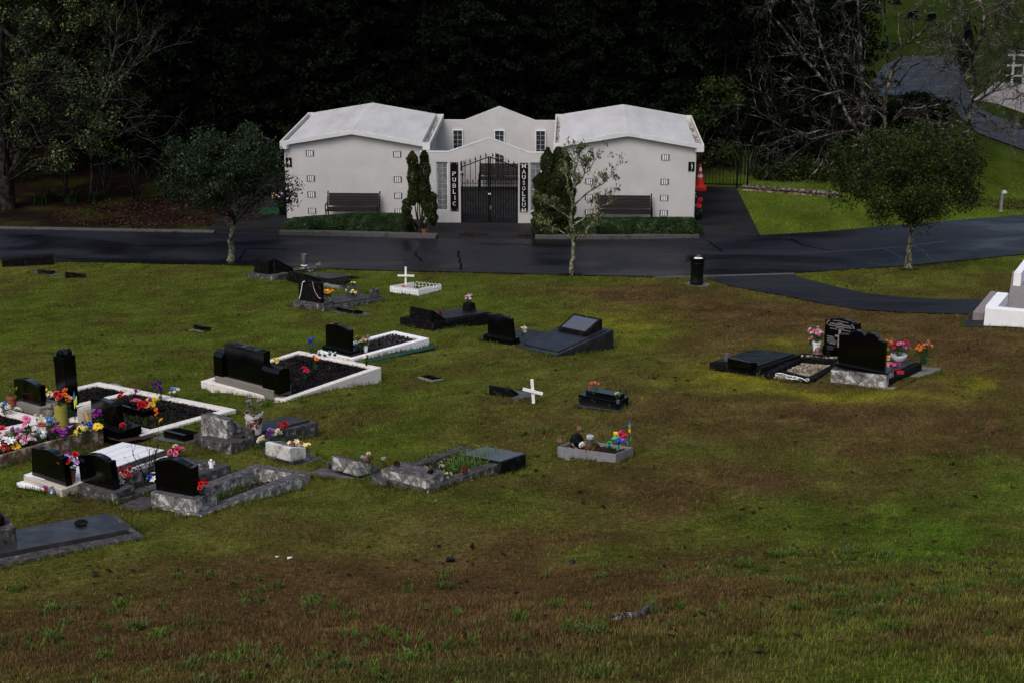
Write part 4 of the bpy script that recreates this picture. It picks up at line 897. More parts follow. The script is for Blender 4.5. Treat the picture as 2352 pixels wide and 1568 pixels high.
def bunch(label, p, h, spread, bl, size=.085, hold=None, green=1., name='flower_bunch', cat='flowers', group=None, lf='stem', lean=(0, 0)):
    """stems, leaves and single blossoms, with an optional vase or pot, standing at the world point p"""
    t = thing(name, label, cat, p, 0, group); z0 = 0; size = size*.75; spread *= .92
    if hold:
        kind, c, r, hh = hold; c = M[c] if isinstance(c, str) else flat(c); z0 = hh
        prof = {'vase': [(r*.6, 0), (r*.7, .01), (r, hh*.6), (r*.8, hh), (r*.7, hh-.01)], 'pot': [(r*.72, 0), (r*.92, hh*.8), (r, hh*.8), (r, hh), (r*.88, hh), (r*.85, hh*.9)],
                'bowl': [(r*.5, 0), (r*.9, hh*.5), (r, hh), (r*.92, hh), (r*.8, hh*.8)], 'cyl': [(r, 0), (r, hh), (r*.9, hh), (r*.9, hh*.95)], 'block': [(r*1.25, 0), (r*1.05, hh), (r*.6, hh), (r*.6, hh*.8)]}[kind]
        MB().lathe(prof, 4 if kind == 'block' else 16).go({'pot': 'pot', 'bowl': 'bowl', 'block': 'stone_holder'}.get(kind, 'vase'), c, t, kind != 'block', bev=.008 if kind == 'block' else 0)
    pts = []
    for c, kind, n in bl:
        for i in range(n):
            a = rng.uniform(0, 6.283); r = spread*math.sqrt(rng.random()); q = np.array([r*math.cos(a)+lean[0], r*math.sin(a)+lean[1], z0+(h-z0)*rng.uniform(.72, 1.05)*(1-.3*(r/max(spread, .01))**2)])
            for _ in range(6):
                if all(np.linalg.norm(q-o) > size*.62 for o in pts): break
                a = rng.uniform(0, 6.283); r = spread*math.sqrt(rng.random()); q = np.array([r*math.cos(a)+lean[0], r*math.sin(a)+lean[1], z0+(h-z0)*rng.uniform(.6, 1.05)])
            pts.append(q); o = bpy.data.objects.new('blossom', bloom(c, kind)); col.objects.link(o); o.parent = t; o.location = q; s = size*rng.uniform(.8, 1.2); o.scale = (s, s, s)
            dv = Vector((q[0]*1.5+rng.normal(0, .05)-.03, q[1]*1.5+rng.normal(0, .05)-.08, .12+spread)).to_track_quat('Z', 'Y'); o.rotation_euler = dv.to_euler()
    if green:
        mb = MB()
        for q in pts:
            w = nrm(rng.normal(0, 1, 3)); mb.tube([(q[0]*.15, q[1]*.15, max(0, z0-.03)), (q[0]*.7, q[1]*.7, z0+(q[2]-z0)*.55), q], .0035, 3)
        V, Q = mb.v, [f for f in mb.f]; n = int(len(pts)*5*green); C = np.array(pts)[rng.integers(0, len(pts), n)]*np.array([.8, .8, 1]); C[:, 2] = z0+(C[:, 2]-z0)*rng.uniform(.2, .95, n); C += rng.normal(0, spread*.25, (n, 3))*[1, 1, .3]; C[:, 2] = np.maximum(C[:, 2], .012)
        out = []; quads('', C, size*.75, None, None, 0, .45, out=out); LV = out[0]; k = len(V)
        mk('foliage', list(V)+[tuple(v) for v in LV], list(Q)+[(k+4*i, k+4*i+1, k+4*i+2, k+4*i+3) for i in range(n)], M[lf], t)
    return t
def lump(mb, c, r, n=9, sq=1.): return mb.lathe([(.02*r, -r*sq), (.7*r, -.7*r*sq), (r, 0), (.72*r, .68*r*sq), (.02*r, r*sq)], n, c)

# ---- J wide black headstone with double mulch bed
J = Fr('c', (1060, 795), .03, (410, 628), (1797, 520), .055)
kerb('pale concrete kerb round a double bed of black mulch behind the widest black headstone', J, .13, 'kerb_lt', 'mulch', -.04, .6, (5200, .05, 'chip'), front=.16)
t, org, yaw = headstone('widest black headstone, with a wavy top and a lower rounded wing at each end', J, 0, 'c', [(968, 765), (508, 640), (508, 592), (968, 710)], .42, 'conc',
  [('tablet', .08, 'c', [(893, 699), (580, 614), (580, 346), (608, 343), (640, 350), (662, 364), (700, 362), (735, 372), (757, 384), (790, 384), (830, 400), (893, 410)], .15, 'granite')])
for pts in ([(1022, 708), (893, 692), (893, 545), (1022, 555)], [(582, 616), (515, 598), (512, 440), (582, 425)]):
    (y0, b0), (y1, b1), (_, h1), (_, h0) = vface(org, yaw, .05, 'c', pts); h = (h0+h1)/2; b0 = min(b0, b1)-.01
    MB().prism([(.02, b0), (.02, h-.04)]+[(.155-.135*math.cos(a), h-.04+.1*math.sin(a)) for a in np.linspace(.2, 2.94, 9)]+[(.29, h-.04), (.29, b0)], 'y', y0, y1).go('wing', M['granite'], t)
jw = lambda x, y, z=-.04: J.w('c', x, y, z)
bunch('blue roses on a dark spike at the far corner of the double mulch bed', jw(1270, 432), .36, .05, [('bl', 'rose', 6)], .1); bunch('orange rose above a small green plant in the middle of the double mulch bed', jw(1300, 545), .3, .05, [('og', 'rose', 2)], .1, None, 5)
bunch('crimson roses near the front of the double mulch bed', jw(1217, 618), .2, .05, [('cr', 'rose', 5)], .1); bunch('yellow flowers behind the right wing of the widest black headstone', jw(998, 522), .14, .05, [('ye', 'rose', 3), ('cm', 'rose', 1)], .1)
bunch('cream and orange flowers in a black spike vase at the right kerb corner', jw(1697, 528), .24, .05, [('cm', 'lily', 2), ('og', 'rose', 1)], .1, ('cyl', 'black_paint', .018, .12))
for lab, x, y in (('green succulent in a clear dish, leftmost in the row on the far kerb', 1330, 436), ('pale succulent in a clear dish, second in the row on the far kerb', 1371, 444), ('grey succulent in a dish, third in the row on the far kerb', 1410, 432), ('small succulent in a dish at the right end of the row on the far kerb', 1450, 438)):
    bunch(lab, jw(x, y, 0), .07, .03, [('teal', 'rose', 1), ('wh', 'rose', 1)], .06, ('bowl', 'granite_g', .035, .035), 1, 'succulent', 'pot plant')
# ---- I headstone with white kerb
I = Fr('c', (1590, 482), .06, (1310, 395), (2197, 300), .065)
kerb('bright white painted kerb filled with dark pebbles', I, .13, 'kerb_wh', 'soil', -.06, .5, (1800, .05, 'pebble', .8, .3, .05), front=.36)
headstone('black headstone with a curved top standing at the white-painted kerb', I, 0, 'c', [(1577, 447), (1348, 393), (1348, 357), (1577, 408)], .27, 'granite',
  [('tablet', .07, 'c', [(1571, 412), (1380, 366), (1374, 194), (1395, 189), (1430, 188), (1462, 192), (1492, 203), (1520, 218), (1545, 229), (1571, 238)], .09, 'granite')])
bunch('leafy green bunch with orange and yellow flowers at the white-kerbed headstone', I.w('c', 1640, 398, .03), .32, .13, [('og', 'rose', 5), ('ye', 'rose', 4)], .07, ('bowl', 'black_paint', .08, .06), 5); bunch('yellow and violet flowers in a white glass at the white-kerbed headstone', I.w('c', 1692, 408, .0), .34, .09, [('ly', 'pom', 3), ('vi', 'rose', 4)], .08, ('vase', 'white', .045, .14), 2)
Sm = Fr('c', (408, 252), .015, (287, 236), (515, 226), .13); slab('small pale pad under a tiny black wedge plaque alone on the left lawn', Sm, .08, 'conc'); desk('tiny black wedge plaque alone on the left lawn', Sm, 0, 'c', [(428, 244), (340, 230), (340, 197), (428, 216)], .2, .06, 'granite', 'wedge_plaque', 'plaque')
mt = Fr('c', (1740, 484), .012, (1700, 470), (2268, 368), .08)
t = thing('turf_mat', 'dark green felt mat laid along the white kerb', 'mat', M4=mt.M); MB().box(0, mt.L, -.02, .16, -.02, 0).go('sheet', M['greenmat'], t)
# ---- F low black desk grave with flat slab
F = Fr('d', (1785, 735), .19, (1470, 622), (2330, 588), .14)
slab('thick blackened slab with pale chipped sides under a low desk headstone, rose and stone vase', F, .6, 'blackconc', (.45, .07, .1, .1, 'slab'), .025)
desk('low blackened desk headstone with a sloping end on the thick slab', F, 0, 'd', [(1762, 660), (1580, 626), (1580, 526), (1766, 566)], .42, .03, 'blackconc')
bunch('single dark red rose on the thick blackened slab', F.w('d', 1845, 600, .025), .05, .03, [('dr', 'rose', 1)], .14)
bunch('pale pink flowers in a black stone holder at the far end of the thick slab', F.w('d', 2088, 562, .025), .4, .09, [('lp', 'daisy', 7), ('pe2', 'daisy', 3)], .085, ('block', 'blackconc', .13, .19))
# ---- G wedge slab and headstone
G2 = Fr('e', (1065, 452), .03, (790, 402), (1290, 405), .12)
slab('flat worn black slab behind the headstone beside the wedge-shaped slab', G2, .12, 'slab', None, W=None, L=max(1.5, G2.L*1.9))
headstone('black headstone with a gently arched top beside the wedge-shaped slab', G2, 0, 'e', [(1070, 442), (848, 405), (848, 368), (1072, 410)], .27, 'granite',
  [('tablet', .08, 'e', [(1084, 412), (884, 372), (880, 214), (900, 210), (945, 210), (990, 218), (1035, 236), (1043, 246), (1066, 246)], .09, 'granite')])
bunch('dried white lilies lying by the arched headstone next to the wedge-shaped slab', G2.w('e', 1125, 412, .05), .26, .12, [('cm', 'lily', 4), ('gy', 'lily', 2)], .11, None, .5, lean=(.1, 0))
GW = Fr('e', (1420, 540), .03, (1100, 455), (1868, 465), .14)
L_, W_2 = GW.L, GW.W
Xv, Yv = GW.X, GW.Y
hfar = .36
t = thing('grave_slab', 'wedge-shaped black slab rising toward its far end', 'slab', M4=GW.M)
MB().prism([(0, -.4), (L_, -.4), (L_, hfar), (0, 0)], 'y', 0, W_2).go('slab', M['slab'], t, bev=.012)
th = math.atan2(hfar, L_); up = lambda x, e: (x, x*hfar/L_+e)
MB().prism([up(.12, .001), up(L_-.1, .001), up(L_-.1, .022), up(.12, .022)], 'y', .1, W_2-.12).go('top_panel', M['slab'], t, bev=.006)
foot(GW)
d0, d1 = L_-.58, L_-.14
o = thing('memorial_plaque', 'sloping desk tablet with a grey plate at the high end of the wedge-shaped slab', 'plaque', M4=GW.M)
MB().prism([up(d0, .02), up(d1, .02), up(d1, .24), up(d0, .085)], 'y', .2, W_2-.24).go('desk', M['blackconc'], o, bev=.006)
a, b = up(d0, .085), up(d1, .24); e = np.array(b)-np.array(a); n = nrm(np.array([-e[1], e[0]])); q0, q1 = np.array(a)+e*.1, np.array(a)+e*.88
MB().prism([tuple(q0-n*.004), tuple(q1-n*.004), tuple(q1+n*.01), tuple(q0+n*.01)], 'y', .28, W_2-.32).go('plate', M['granite_g'], o)
# ---- D small wedge plaque
D = Fr('d', (1135, 614), .015, (862, 572), (1282, 590), .13)
slab('thin worn concrete pad under the small black wedge plaque', D, .1, 'pad'); desk('small polished black wedge plaque on a thin pad near the beaded headstone', D, 0, 'd', [(1100, 598), (955, 562), (955, 528), (1105, 562)], .26, .075, 'granite', 'wedge_plaque', 'plaque')
# ---- C beaded headstone
C_ = Fr('d', (845, 570), .11, (552, 495), (1385, 450), .15)
slab('lichen-mottled grey slab on a pale stone rim behind the beaded headstone', C_, .5, 'greyweath', (.5, .08, .1, .1, 'slab_lt'), .03)
t, org, yaw = headstone('old black headstone with arched centre and square shoulders, hung with beads', C_, 0, 'd', [(808, 530), (590, 492), (590, 472), (808, 508)], .42, 'greyweath',
  [('shoulder', .14, 's', [(1345, 782), (1000, 730), (985, 432), (1092, 430), (1096, 458), (1225, 472), (1336, 488)], .1, 'blackconc'),
   ('tablet', .07, 's', [(1350, 790), (1008, 742), (1030, 610), (1058, 490), (1100, 458), (1150, 452), (1200, 460), (1224, 482), (1245, 580), (1300, 700), (1348, 735)], .08, 'blackconc')])
X_, Y_ = yawv(yaw)
for lab, pts, c, r in (('white bead string on the left of the arched old headstone', [(1092, 455), (1062, 465), (1050, 520), (1040, 590), (1025, 670), (1004, 735)], 'white', .011), ('pinkish bead string on the right of the arched old headstone', [(1218, 470), (1226, 520), (1245, 590), (1275, 655), (1315, 715), (1350, 728)], None, .010)):
    P = [onplane(px('s', *p), org+X_*.055, X_) for p in pts]; t = thing('bead_string', lab, 'beads', P[0]); mb = MB(); m_ = M[c] if c else flat(CL['lp'])
    for a, b in zip(P, P[1:]):
        n = max(2, int(np.linalg.norm(b-a)/.02))
        for i in range(n): lump(mb, a+(b-a)*i/n-P[0], r, 6)
    mb.go('beads', m_, t)
for lab, k, x, y, z in (('orange flowers in the left of two holders behind the beaded headstone', 'd', 868, 478, .03), ('orange flowers in the right of two holders behind the beaded headstone', 'd', 904, 478, .03)):
    bunch(lab, C_.w(k, x, y, z), .26, .07, [('og', 'lily', 5), ('ye', 'lily', 2)], .09, ('cyl', 'conc', .04, .1))
bunch('yellow-green flowers in a square stone planter at the far side of the mottled slab', C_.w('d', 1095, 412, .03), .3, .06, [('ly', 'rose', 2)], .08, ('block', 'greyweath', .14, .18), 2)
bunch('yellow flowers lying on the mottled slab', C_.w('d', 1100, 440, .03), .14, .06, [('ly', 'rose', 4)], .09, None, 2)
t = thing('stone_holder', 'empty square stone flower holder at the far corner of the mottled slab', 'stone vase', C_.w('d', 1278, 444, 0), .5); MB().lathe([(.15, 0), (.13, .2), (.08, .2), (.08, .15)], 4).go('block', M['greyweath'], t, bev=.02)
t = thing('cup', 'small white cup lying beside the square stone planter', 'cup', C_.w('d', 1047, 405, 0)); MB().lathe([(.03, 0), (.055, .07), (.05, .07), (.028, .01)], 12).go('bowl', M['white'], t, True)
# ---- A, B old dark graves by the road
Bf = Fr('d', (810, 340), .07, (440, 286), (1197, 278), .14)
slab('long dark slab with a low desk headstone nearest the road', Bf, .3, 'blackconc', (.5, .1, .14, .1, 'slab'), .03)
desk('low dark desk headstone with a sloping end, behind dried flowers near the road', Bf, 0, 'd', [(705, 322), (540, 294), (540, 230), (690, 256)], .45, .03, 'blackconc')
Af = Fr('s', (880, 345), .06, (560, 285), (1560, 290), .12)
slab('dark slab beyond the grey-streaked headstone, holding a steel vase', Af, .25, 'slab', (.1, .06, .08, .08, 'slab'), .025)
headstone('dark grey-streaked headstone with a sloping side wing, nearest the lichen-trunked round tree', Bf, -.02, 'd', [(430, 296), (182, 264), (182, 238), (430, 270)], .5, 'greyweath',
  [('tablet', .1, 'd', [(376, 282), (246, 262), (245, 122), (262, 122), (375, 140)], .14, 'blackconc')])
Xa, Ya = yawv(Bf.yaw); p = Bf.w('d', 378, 284, 0)
t_ = [o for o in col.objects if o.name.startswith('headstone') and 'grey-streaked' in str(o.get('label'))][0]
MB().prism([(.24, .05), (.24, .52), (.3, .5), (.85, .14), (.85, .05)], 'y', -.36, -.2).go('wing', M['blackconc'], t_)
t = thing('metal_vase', 'dull steel cylinder vase standing near the road edge', 'vase', Af.w('s', 1088, 205, .025)); MB().lathe([(.085, 0), (.09, .01), (.09, .33), (.078, .33), (.078, .3)], 18).go('cylinder', M['steel'], t, True); MB().lathe([(.095, 0.001), (.095, .025), (.088, .03)], 18).go('rim', M['white'], t, True)
for lab, x, y, h, n in (('dried pale flower stem at the left on the dark desk grave', 665, 230, .12, 3), ('dried pale pink flower cluster in the middle of the dark desk grave', 735, 268, .22, 5), ('dried flowers in a small green vase at the right of the dark desk headstone', 800, 296, .5, 3)):
    bunch(lab, Bf.w('d', x, y, .03), h, .07, [('pe2', 'rose', n), ('lp', 'rose', 1)], .075, None if x < 790 else ('vase', 'greenmat', .03, .12), .8)
BS = Fr('s', (1622, 578), .08, (1330, 492), (1752, 512), .13)
t = thing('broken_slab', 'pale broken slab piece with a dark lid leaning on it', 'slab piece', M4=BS.M); MB().box(0, BS.L, 0, BS.W, -.2, 0).go('slab', M['conc'], t, bev=.01)
MB().prism([(BS.L*.35, .02), (BS.L*1.15, .09), (BS.L*1.2, .13), (BS.L*.45, .08)], 'y', -.1, BS.W*.75).go('lid', M['blackconc'], t); foot(BS)
# ---- E white cross in its picket fence
E_ = Fr('d', (1650, 437), 0, (1413, 412), (1850, 402), .14)
t = thing('picket_fence', 'miniature white picket fence round the standing white cross', 'fence', M4=E_.M); ph = .19; proto = None
def pickets(a, b):
    global proto
    n = int(np.hypot(b[0]-a[0], b[1]-a[1])/.052)
    for i in range(n+1):
        x, y = a[0]+(b[0]-a[0])*i/n, a[1]+(b[1]-a[1])*i/n; ang = math.atan2(b[1]-a[1], b[0]-a[0])
        if proto is None: proto = MB().prism([(-.017, -.02), (.017, -.02), (.017, ph-.025), (0, ph), (-.017, ph-.025)], 'y', -.005, .005).go('picket', M['white'], t); q = proto
        else: q = proto.copy(); col.objects.link(q); q.parent = t
        q.location = (x, y, 0); q.rotation_euler = (0, 0, ang)
    for z in (.05, .12): MB().bar((a[0], a[1], z), (b[0], b[1], z), .014, .018).go('rail', M['white'], t)
pickets((0, 0), (0, E_.W)); pickets((0, 0), (E_.L, 0)); pickets((0, E_.W), (E_.L, E_.W))
t = thing('wire_edging', 'white wire hoop edging closing the back of the picket fence', 'edging', M4=E_.M)
for i in range(7):
    y = E_.W*(i+.5)/7.5; MB().tube([(E_.L, y-.06, 0)]+[(E_.L, y-.06*math.cos(a), .13+.07*math.sin(a)) for a in np.linspace(.1, 3.04, 7)]+[(E_.L, y+.06, 0)], .005, 4).go('hoop', M['white'], t)
MB().bar((E_.L, 0, .1), (E_.L, E_.W, .1), .006, .006).go('wire', M['white'], t)
def cross(label, fr, k, ft, top, al, ar, w):
    p = fr.w(k, *ft); d = nrm(p[:2]); X = np.array([d[0], d[1], 0]); T, A, Bq = (onplane(px(k, *q), p, X)-p for q in (top, al, ar))
    t = thing('white_cross', label, 'cross', p); MB().bar(-nrm(T)*.06, T, w, .022, tuple(X)).go('upright', M['white'], t, bev=.003); MB().bar(A-X*.022, Bq-X*.022, w, .02, tuple(X)).go('arm', M['white'], t, bev=.003)
cross('upright white wooden cross inside the miniature picket fence', E_, 'd', (1545, 380), (1545, 188), (1476, 261), (1618, 263), .05)
bunch('orange flowers beside the cross inside the picket fence', E_.w('d', 1520, 392), .16, .06, [('og', 'lily', 5)], .08)
foot(E_, .0)
# ---- K flush plaque, L leaning cross
Kf = Fr('c', (2205, 634), .012, (2082, 600), (2314, 616), .13); t = slab('small black plaque set flush in the lawn with a pale concrete rim', Kf, .08, 'conc', (.04, .03, .03, .03, 'granite'), .006, 'flush_plaque', 'plaque')
Lp = Fr('e', (1108, 878), .012, (826, 826), (1292, 838), .13); slab('thin worn pad under the dark wedge beside the leaning cross', Lp, .08, 'pad'); desk('dark stained wedge headstone beside the leaning white cross', Lp, 0, 'e', [(1068, 860), (893, 838), (893, 766), (1062, 800)], .28, .02, 'blackconc', 'wedge_headstone')
cross('short white cross leaning sideways in open lawn by the dark wedge', Lp, 'e', (1243, 898), (1230, 716), (1158, 789), (1315, 828), .055)
# ---- M stepped black grave
Mp = Fr('e', (1902, 970), .02, (1542, 942), (2072, 906), .09); slab('thin black pad under the stepped black desk headstone', Mp, .1, 'slab')
t, org, yaw = headstone('stepped black desk headstone with coral and white flowers', Mp, 0, 'e', [(1895, 944), (1595, 884), (1595, 836), (1895, 900)], .36, 'blackconc', [('plinth_top', -.004, 'e', [(1895, 908), (1595, 846), (1595, 834), (1895, 896)], .37, 'granite'), ('tablet', .08, 'e', [(1905, 905), (1652, 856), (1652, 802), (1905, 848)], .2, 'granite')], name='desk_headstone')
bunch('coral red flower spray behind the stepped black desk headstone', Mp.w('e', 1712, 832, .25), .2, .1, [('sa', 'pom', 3), ('cr', 'pom', 2)], .1, None, .6)
bunch('small cream flowers in a glass at the right of the stepped desk headstone', Mp.w('e', 1905, 905, .14), .18, .06, [('cm', 'rose', 3)], .07, ('cyl', 'granite_g', .03, .06))
# ---- N grey timber planter with pinwheels
N = Fr('e', (1885, 1366), .125, (1405, 1252), (2050, 1252), .16)
kerb('low grey timber box bed with pinwheels and little plants', N, .025, 'greymat', 'soil', -.05, .3, (500, .04, 'redmulch'), 'planter_box', 'planter', bev=.003)
def nw(x, y, z=-.05): return N.w('n', x, y, z)
t = thing('rock', 'dark mossy rock in the left corner of the grey timber box', 'rock', nw(660, 500)); lump(MB(), (0, 0, .08), .11, 8, 1.2).go('stone', M['blackconc'], t)
def metal_flower(label, p, h, c='rust'):
    t = thing('metal_flower', label, 'ornament', p); MB().tube([(0, 0, 0), (.01, 0, h)], .005, 4).go('stem', M['bark_d'], t); o = bpy.data.objects.new('blossom', bloom(c, 'daisy')); col.objects.link(o); o.parent = t; o.location = (.01, 0, h); o.scale = (.085,)*3; o.rotation_euler = (R(55), 0, .2)
metal_flower('rusty metal flower standing over the dark rock', nw(700, 480), .27); metal_flower('rusty metal flower at the left corner of the grey timber box', nw(215, 575), .13)
t = thing('driftwood_stick', 'curved pale stick lying in the grey timber box', 'stick', nw(600, 580)); MB().tube([nw(525, 470)-nw(600, 580), nw(550, 540)-nw(600, 580)+[0, 0, .05], [0, 0, .03], nw(700, 630)-nw(600, 580)+[0, 0, .02]], [.022, .02, .015, .01]).go('stick', M['driftwood'], t, True)
t = thing('jar', 'frosted jar with a lid in the middle of the grey timber box', 'jar', nw(990, 560)); MB().lathe([(.055, 0), (.055, .16), (.045, .17)], 14).go('glass', M['granite_g'], t, True); MB().lathe([(.06, .16), (.06, .2), (.052, .205)], 14).go('lid', M['lampgrey'], t, True)
bunch('pink and white lotus flower in the grey timber box', nw(815, 545), .05, .02, [('lp', 'daisy', 1), ('wh', 'rose', 1)], .13, None, .5)
rushes('bromeliad', 'orange spiky bromeliad in front of the jar in the grey timber box', nw(1000, 660), 22, .2, 'lf_or', .9, w=.011); rushes('spiky_plant', 'pale yellow spiky plant behind the jar in the grey timber box', nw(1130, 520), 22, .13, 'lf_yel', .8, w=.009)
bunch('gold metal flower with a green bud in the grey timber box', nw(1450, 640), .12, .03, [('gold', 'daisy', 1), ('teal', 'rose', 1)], .13, None, .5)
rushes('succulent', 'small red succulent at the front of the grey timber box', nw(1390, 710), 22, .09, 'redmulch', .9, w=.012)
bunch('tiny orange flower at the left front of the grey timber box', nw(480, 615), .03, .02, [('og', 'rose', 2)], .06, None, .3)
def pinwheel(label, p, h, cols, side):
    t = thing('pinwheel', label, 'pinwheel', p); MB().tube([(0, 0, 0), (.01, 0, h)], .006, 5).go('stick', M['bark_d'], t); n = len(cols)
    for i, c in enumerate(cols):
        a = i*6.283/n+.3; r = .13; u = np.array([math.cos(a), 0, math.sin(a)]); v = np.array([-math.sin(a), 0, math.cos(a)])
        P = [u*0, u*r*.55+v*.05, u*r, u*r*.55-v*.05, u*r*.55+np.array([0, -.025, 0])]
        if side: P = [np.array([q[1]*1.2, q[0], q[2]]) for q in P]
        P = [q+[0.01, -.02, h] for q in P]; MB().add(P, [(0, 1, 4), (1, 2, 4), (2, 3, 4), (3, 0, 4)]).go('vane', flat(c), t)
    for s, z in ((1, .12), (-1, .06)):
        MB().add([(0, 0, z), (.035*s, -.01, z+.05), (.03*s, 0, z+.1), (.005*s, 0, z+.07)], [(0, 1, 2, 3)]).go('leaf', flat(CL['teal']), t)
PW = [(.5, .005, .01), (.35, .01, .12), (.7, .45, .01), (.03, .4, .25), (.01, .06, .3), (.15, .08, .5)]
pinwheel('rainbow pinwheel facing the viewer in the grey timber box', nw(1690, 745), .30, PW, 0); pinwheel('rainbow pinwheel seen edge-on, taller of the two in the grey timber box', nw(1945, 600), .36, PW[::-1], 1)
# ---- O group at right
O1 = Fr('h', (530, 612), .17, (50, 474), (890, 404), .155)
slab('dark slab with crazed sides at the left end of the right-hand grave group', O1, .6, 'blackconc', (.12, .05, .1, .12, 'slab'), .03)
desk('small black wedge plaque on the slab at the left end of the right-hand group', O1, .03, 'h', [(440, 522), (216, 488), (216, 432), (432, 478)], .2, .07, 'granite', 'wedge_plaque', 'plaque')
t = thing('jar', 'empty glass jar beside the small wedge plaque on the crazed slab', 'jar', O1.w('h', 207, 470, .0)); MB().lathe([(.05, 0), (.052, .13), (.045, .15), (.048, .17), (.04, .17)], 14).go('glass', M['granite_g'], t, True)
OB = Fr('h', (1050, 668), .02, (590, 618), (1290, 515), .16)
t = thing('grave_kerb', 'low dark kerbs either side of the cream gravel bed', 'kerb', M4=OB.M)
Lb = 1.75
MB().box(0, Lb, OB.W-.16, OB.W, -.4, .12).go('kerb_wall', M['blackconc'], t, bev=.03); MB().box(0, Lb, 0, .16, -.4, .06).go('kerb_wall', M['blackconc'], t, bev=.03); MB().box(Lb, Lb+.5, 0, OB.W, -.4, .14).go('kerb_wall', M['blackconc'], t, bev=.02)
MB().box(.02, Lb, .16, OB.W-.16, -.4, -.02).go('gravel_base', M['soil'], t); chips('gravel', t, -.05, Lb-.02, .17, OB.W-.17, -.01, 5000, .04, 'gravel', .75, .3, .04); chips('pebbles', t, Lb+.02, Lb+.2, .1, OB.W-.1, .14, 90, .04, 'gravel', .8, .3, .02); foot(OB, .05, -.1, Lb+.5)
t = thing('memorial_ornament', 'black curved edging stone with a white scroll symbol at the foot of the gravel bed', 'ornament', OB.w('h', 835, 630, 0)); c0 = OB.w('h', 835, 630, 0)
ow = lambda x, y, z=.07: OB.w('h', x, y, z)-c0
aa = [ow(x, y, .0) for x, y in ((665, 600), (700, 590), (790, 605), (880, 628), (960, 650), (1000, 668))]; mb = MB()
for p, q in zip(aa, aa[1:]): mb.bar(p+[0, 0, .03], q+[0, 0, .03], .1, .09)
mb.go('edging', M['blackconc'], t, bev=.01)
mb = MB()
for L2 in ([(700, 598), (680, 600), (676, 588), (700, 580), (740, 582), (800, 600), (870, 612), (930, 628), (980, 655), (1000, 645), (992, 632), (968, 634)], [(782, 606), (775, 616), (800, 628), (850, 636), (890, 632), (895, 622), (880, 624)], [(850, 606), (835, 632)]):
    mb.tube([ow(x, y, .085) for x, y in L2], .009, 6)
mb.go('scroll', M['white'], t, True)
t, org, yaw = headstone('black headstone covered in grey lettering round a grey cross, half hidden', OB, .14, 'h', [(1490, 452), (1110, 378), (1130, 312), (1500, 372)], .26, 'granite',
  [('tablet', .07, 'h', [(1478, 375), (1140, 306), (1154, 72), (1172, 64), (1210, 60), (1260, 58), (1320, 64), (1380, 80), (1424, 102), (1426, 114), (1466, 108)], .09, 'granite')])
GT = mat('grey_lettering', (.22, .2, .2), 60, .6); GL = mat('faint_lettering', (.06, .09, .11), 60, .6)
def glyphs(t, org, yaw, off, k, a, b, hpx, m, nm='inscription', fl=1):
    """a line of small engraved strokes between two image points on the stone face"""
    (y0, z0), (y1, z1), (_, zt) = vface(org, yaw, off, k, [a, b, (a[0], a[1]-hpx)]); h = abs(zt-z0); n = max(2, int(abs(y1-y0)/(h*.72))); mb = MB()
    for i in range(n):
        y, z = y0+(y1-y0)*(i+.15)/n, z0+(z1-z0)*(i+.15)/n; w = (y1-y0)/n*.62; r = rng.integers(0, 4); tt = h*.2; sg = 1 if w > 0 else -1
        def bx(ya, yb, za, zb): mb.box(off-.004, off, min(ya, yb), max(ya, yb), za, zb)
        bx(y, y+sg*tt, z, z+h); 
        if r in (0, 2): bx(y+w-sg*tt, y+w, z, z+h)
        if r in (0, 1): bx(y+sg*tt, y+w-(sg*tt if r == 0 else 0), z+h-tt, z+h)
        if r in (1, 3): bx(y+sg*tt, y+w, z, z+tt)
        if r in (1, 2, 3): bx(y+sg*tt, y+w-(sg*tt if r == 2 else 0), z+h*.42, z+h*.42+tt)
    mb.go(nm, m, t)
for a, b, hp, m in (((1232, 80), (1300, 86), 8, GT), ((1300, 88), (1378, 106), 8, GT), ((1276, 106), (1325, 112), 10, GT), ((1200, 107), (1400, 142), 13, GT), ((1186, 124), (1412, 160), 11, GT), ((1256, 148), (1336, 162), 9, GT), ((1200, 153), (1270, 166), 8, GT), ((1314, 172), (1398, 187), 9, GT),
                    ((1172, 226), (1235, 238), 9, GT), ((1172, 243), (1243, 255), 9, GT), ((1172, 260), (1262, 276), 9, GT), ((1172, 277), (1262, 293), 9, GT), ((1190, 294), (1258, 306), 8, GT)):
    glyphs(t, org, yaw, .07, 'h', a, b, hp, m)
for a, b in (((1178, 326), (1240, 337)), ((1170, 345), (1230, 356))): glyphs(t, org, yaw, 0, 'h', a, b, 8, GL)
MB().prism(vface(org, yaw, .066, 'h', [(1270, 325), (1288, 328), (1298, 238), (1325, 243), (1328, 226), (1303, 221), (1307, 165), (1284, 160), (1278, 217), (1250, 212), (1247, 230), (1275, 235)]), 'x', .065, .07).go('engraved_cross', GT, t)
for x, y in ((1170, 105), (1178, 88), (1192, 76), (1413, 122), (1424, 138), (1430, 152)):
    (yy, zz), = vface(org, yaw, .07, 'h', [(x, y)]); MB().box(.066, .07, yy-.016, yy+.016, zz-.014, zz+.014).go('engraved_flower', GT, t)
OP = Fr('h', (1802, 738), .015, (1085, 668), (2280, 533), .18); slab('thin concrete pad under the double-arched headstone grave', OP, .15, 'conc', L=None)
O2 = Fr('h', (1747, 716), .15, (1205, 605), (2176, 487), .18)
slab('dark slab with a raised panel behind the double-arched headstone', O2, .5, 'blackconc', (.5, .08, .1, .1, 'slab'), .035, x0=.1)
